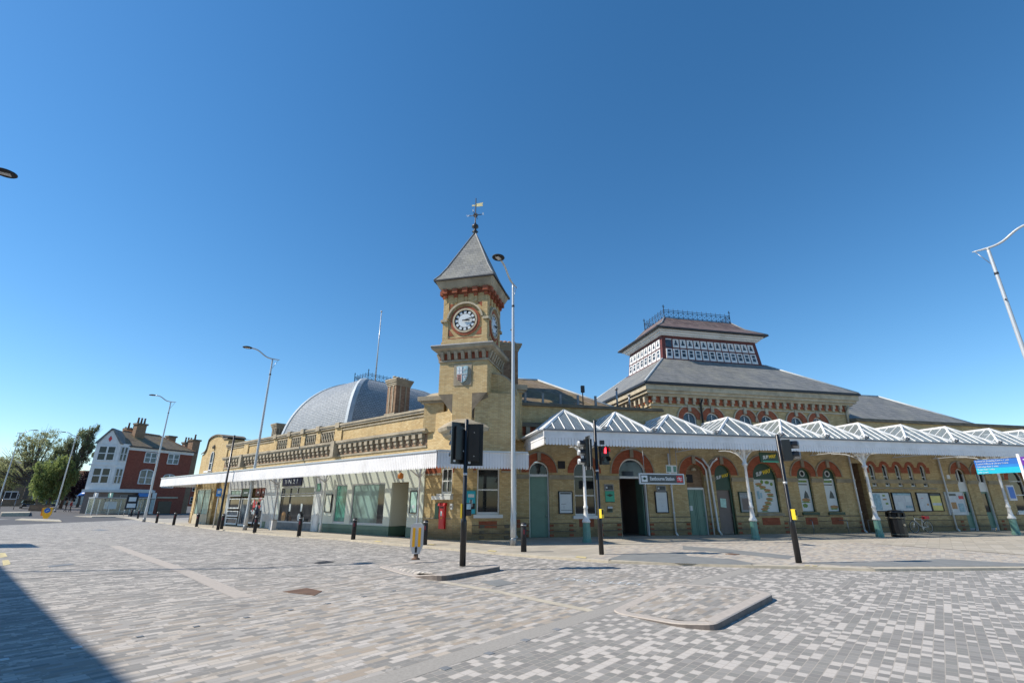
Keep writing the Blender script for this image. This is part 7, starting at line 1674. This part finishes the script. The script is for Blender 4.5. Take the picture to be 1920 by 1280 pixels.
# shop windows, blue sign, door
for i, (a, b) in enumerate(((.7, 1.9), (2.1, 3.3), (3.5, 4.5))):
    m = MB(); m.box(a, b, -.06, -.02, .5, 3.0); o = m.build('shop_window', 'glassfrost' if i == 1 else 'glass', t); m = MB(); m.box(a-.08, a, -.1, 0, .4, 3.1); m.box(b, b+.08, -.1, 0, .4, 3.1); m.box(a, b, -.1, 0, 3.0, 3.1); m.build('frame', 'white', o)
xs_, zs_ = rx(268, 921); m = MB(); m.box(xs_-1.1, xs_+.7, -.9, -.75, 2.9, 3.5); o = m.build('shop_sign', 'blue', t, label='bright blue shop sign')
m = MB(); x = rx(290, 930)[0]; m.box(x-.5, x+.2, -.12, .05, 0, 3.6); m.build('downpipe_panel', 'white', t)
m = MB(); x = rx(306, 950)[0]; m.box(x-1, x+1.3, -.06, .02, 0, 2.2); m.build('gate', 'black', t); m = MB(); m.box(x-1.4, x+2.2, -.1, .0, 2.7, 2.95); m.build('lintel', 'stonelight', t)
m = MB(); m.box(0, LR_*.5, -.06, .02, 3.95, 4.1); m.build('string_course', 'palegrey', t)
# ================================================================ bus shelter and bits in front
b = at(222, 957, 82); sh_r = rot
t = thing('bus_shelter', 'glass bus shelter with pale frame in front of the corner shop', 'bus shelter', (b[0], b[1], .1), sh_r)
m = MB()
for x in (-4.4, -2.9, -1.4, .1, 1.6, 3.1, 4.4): m.box(x-.05, x+.05, -.05, .05, 0, 2.5)
for x in (-4.4, 4.4): m.box(x-.05, x+.05, -1.4, -1.3, 0, 2.5); m.box(x-.04, x+.04, -1.3, -.05, 2.4, 2.5)
m.box(-4.4, 4.4, -.06, .06, 2.42, 2.52); m.box(-4.4, 4.4, -.04, .04, .25, .33); m.build('frame', 'galv', t)
m = MB(); m.box(-4.5, 4.5, -1.5, .1, 2.52, 2.6); m.build('roof', 'palegrey', t)
m = MB(); m.box(-4.35, 4.35, -.01, .01, .35, 2.4); m.box(-4.41, -4.39, -1.3, -.06, .35, 2.4); m.box(4.39, 4.41, -1.3, -.06, .35, 2.4); m.build('glass_panel', 'clear', t)
m = MB(); m.box(-3.5, 3.0, -.5, -.2, .48, .54); m.build('bench', 'steel', t)
m = MB(); m.box(-2.2, -.5, -.08, -.03, .9, 2.0); m.box(1.8, 2.7, -.08, -.03, 1.1, 2.1); m.build('timetable', 'poster', t)
b = at(243, 958, 76); t = thing('notice_board', 'dark notice board with white panels right of the bus shelter', 'notice board', (b[0], b[1], .1), sh_r); m = MB(); m.box(-.8, .8, -.05, .05, .9, 2.9); m.build('board', 'blackmatt', t); m = MB(); m.box(-.6, .6, -.07, -.05, 1.1, 1.7); m.box(-.5, .5, -.07, -.05, 2.0, 2.6); m.build('paper', 'poster', t); m = MB(); m.tube([(-.7, 0, 0), (-.7, 0, .9)], .05, 6); m.tube([(.7, 0, 0), (.7, 0, .9)], .05, 6); m.build('leg', 'steel', t)
for px, lb in ((172, 'thin bus stop post at the left end of the shelter'), (200, 'thin bus stop post in the middle of the shelter')):
    b = at(px, 958, 80); t = thing('bus_stop_post', lb, 'bus stop', (b[0], b[1], .1)); m = MB(); m.tube([(0, 0, 0), (0, 0, 3.3)], .06, 8); m.build('pole', 'galv', t); m = MB(); m.box(-.35, .35, -.05, .05, 2.5, 3.3); m.build('flag', 'palegrey' if px == 172 else 'teal', t)
b = at(12, 955, 84); t = thing('direction_board', 'pale framed road sign with dark panels seen under the large tree', 'road sign', (b[0], b[1], rise(*b[:2])), R(40)); m = MB(); m.box(-.8, .8, -.05, .05, 1.6, 2.9); m.build('board', 'palegrey', t); m = MB(); m.box(-.7, -.06, -.07, -.05, 1.75, 2.75); m.box(.06, .7, -.07, -.05, 1.75, 2.75); m.build('panel', 'blackmatt', t); m = MB(); m.tube([(-.8, 0, 0), (-.8, 0, 1.6)], .05, 6); m.tube([(.8, 0, 0), (.8, 0, 1.6)], .05, 6); m.build('leg', 'steel', t)
# low garden wall and planters by the willow
b = at(72, 960, 84); t = thing('garden_wall', 'low dark brick wall below the willow', 'wall', (b[0], b[1], rise(*b[:2])-.1), R(35)); m = MB(); m.box(-1.3, 1.2, -.15, .15, 0, 1.0); m.build('wall', 'dimbrick', t); m = MB(); m.box(-1.35, 1.25, -.2, .2, 1.0, 1.1); m.build('coping', 'stonedark', t)
b = at(14, 960, 101); t = thing('garden_wall', 'low shaded brick wall left of the black car', 'wall', (b[0], b[1], rise(*b[:2])-.1), R(42)); m = MB(); m.box(-7, 4, -.15, .15, 0, 1.3); m.build('wall', 'dimbrick', t); m = MB(); m.box(-7.05, 4.05, -.2, .2, 1.3, 1.42); m.build('coping', 'stonedark', t)
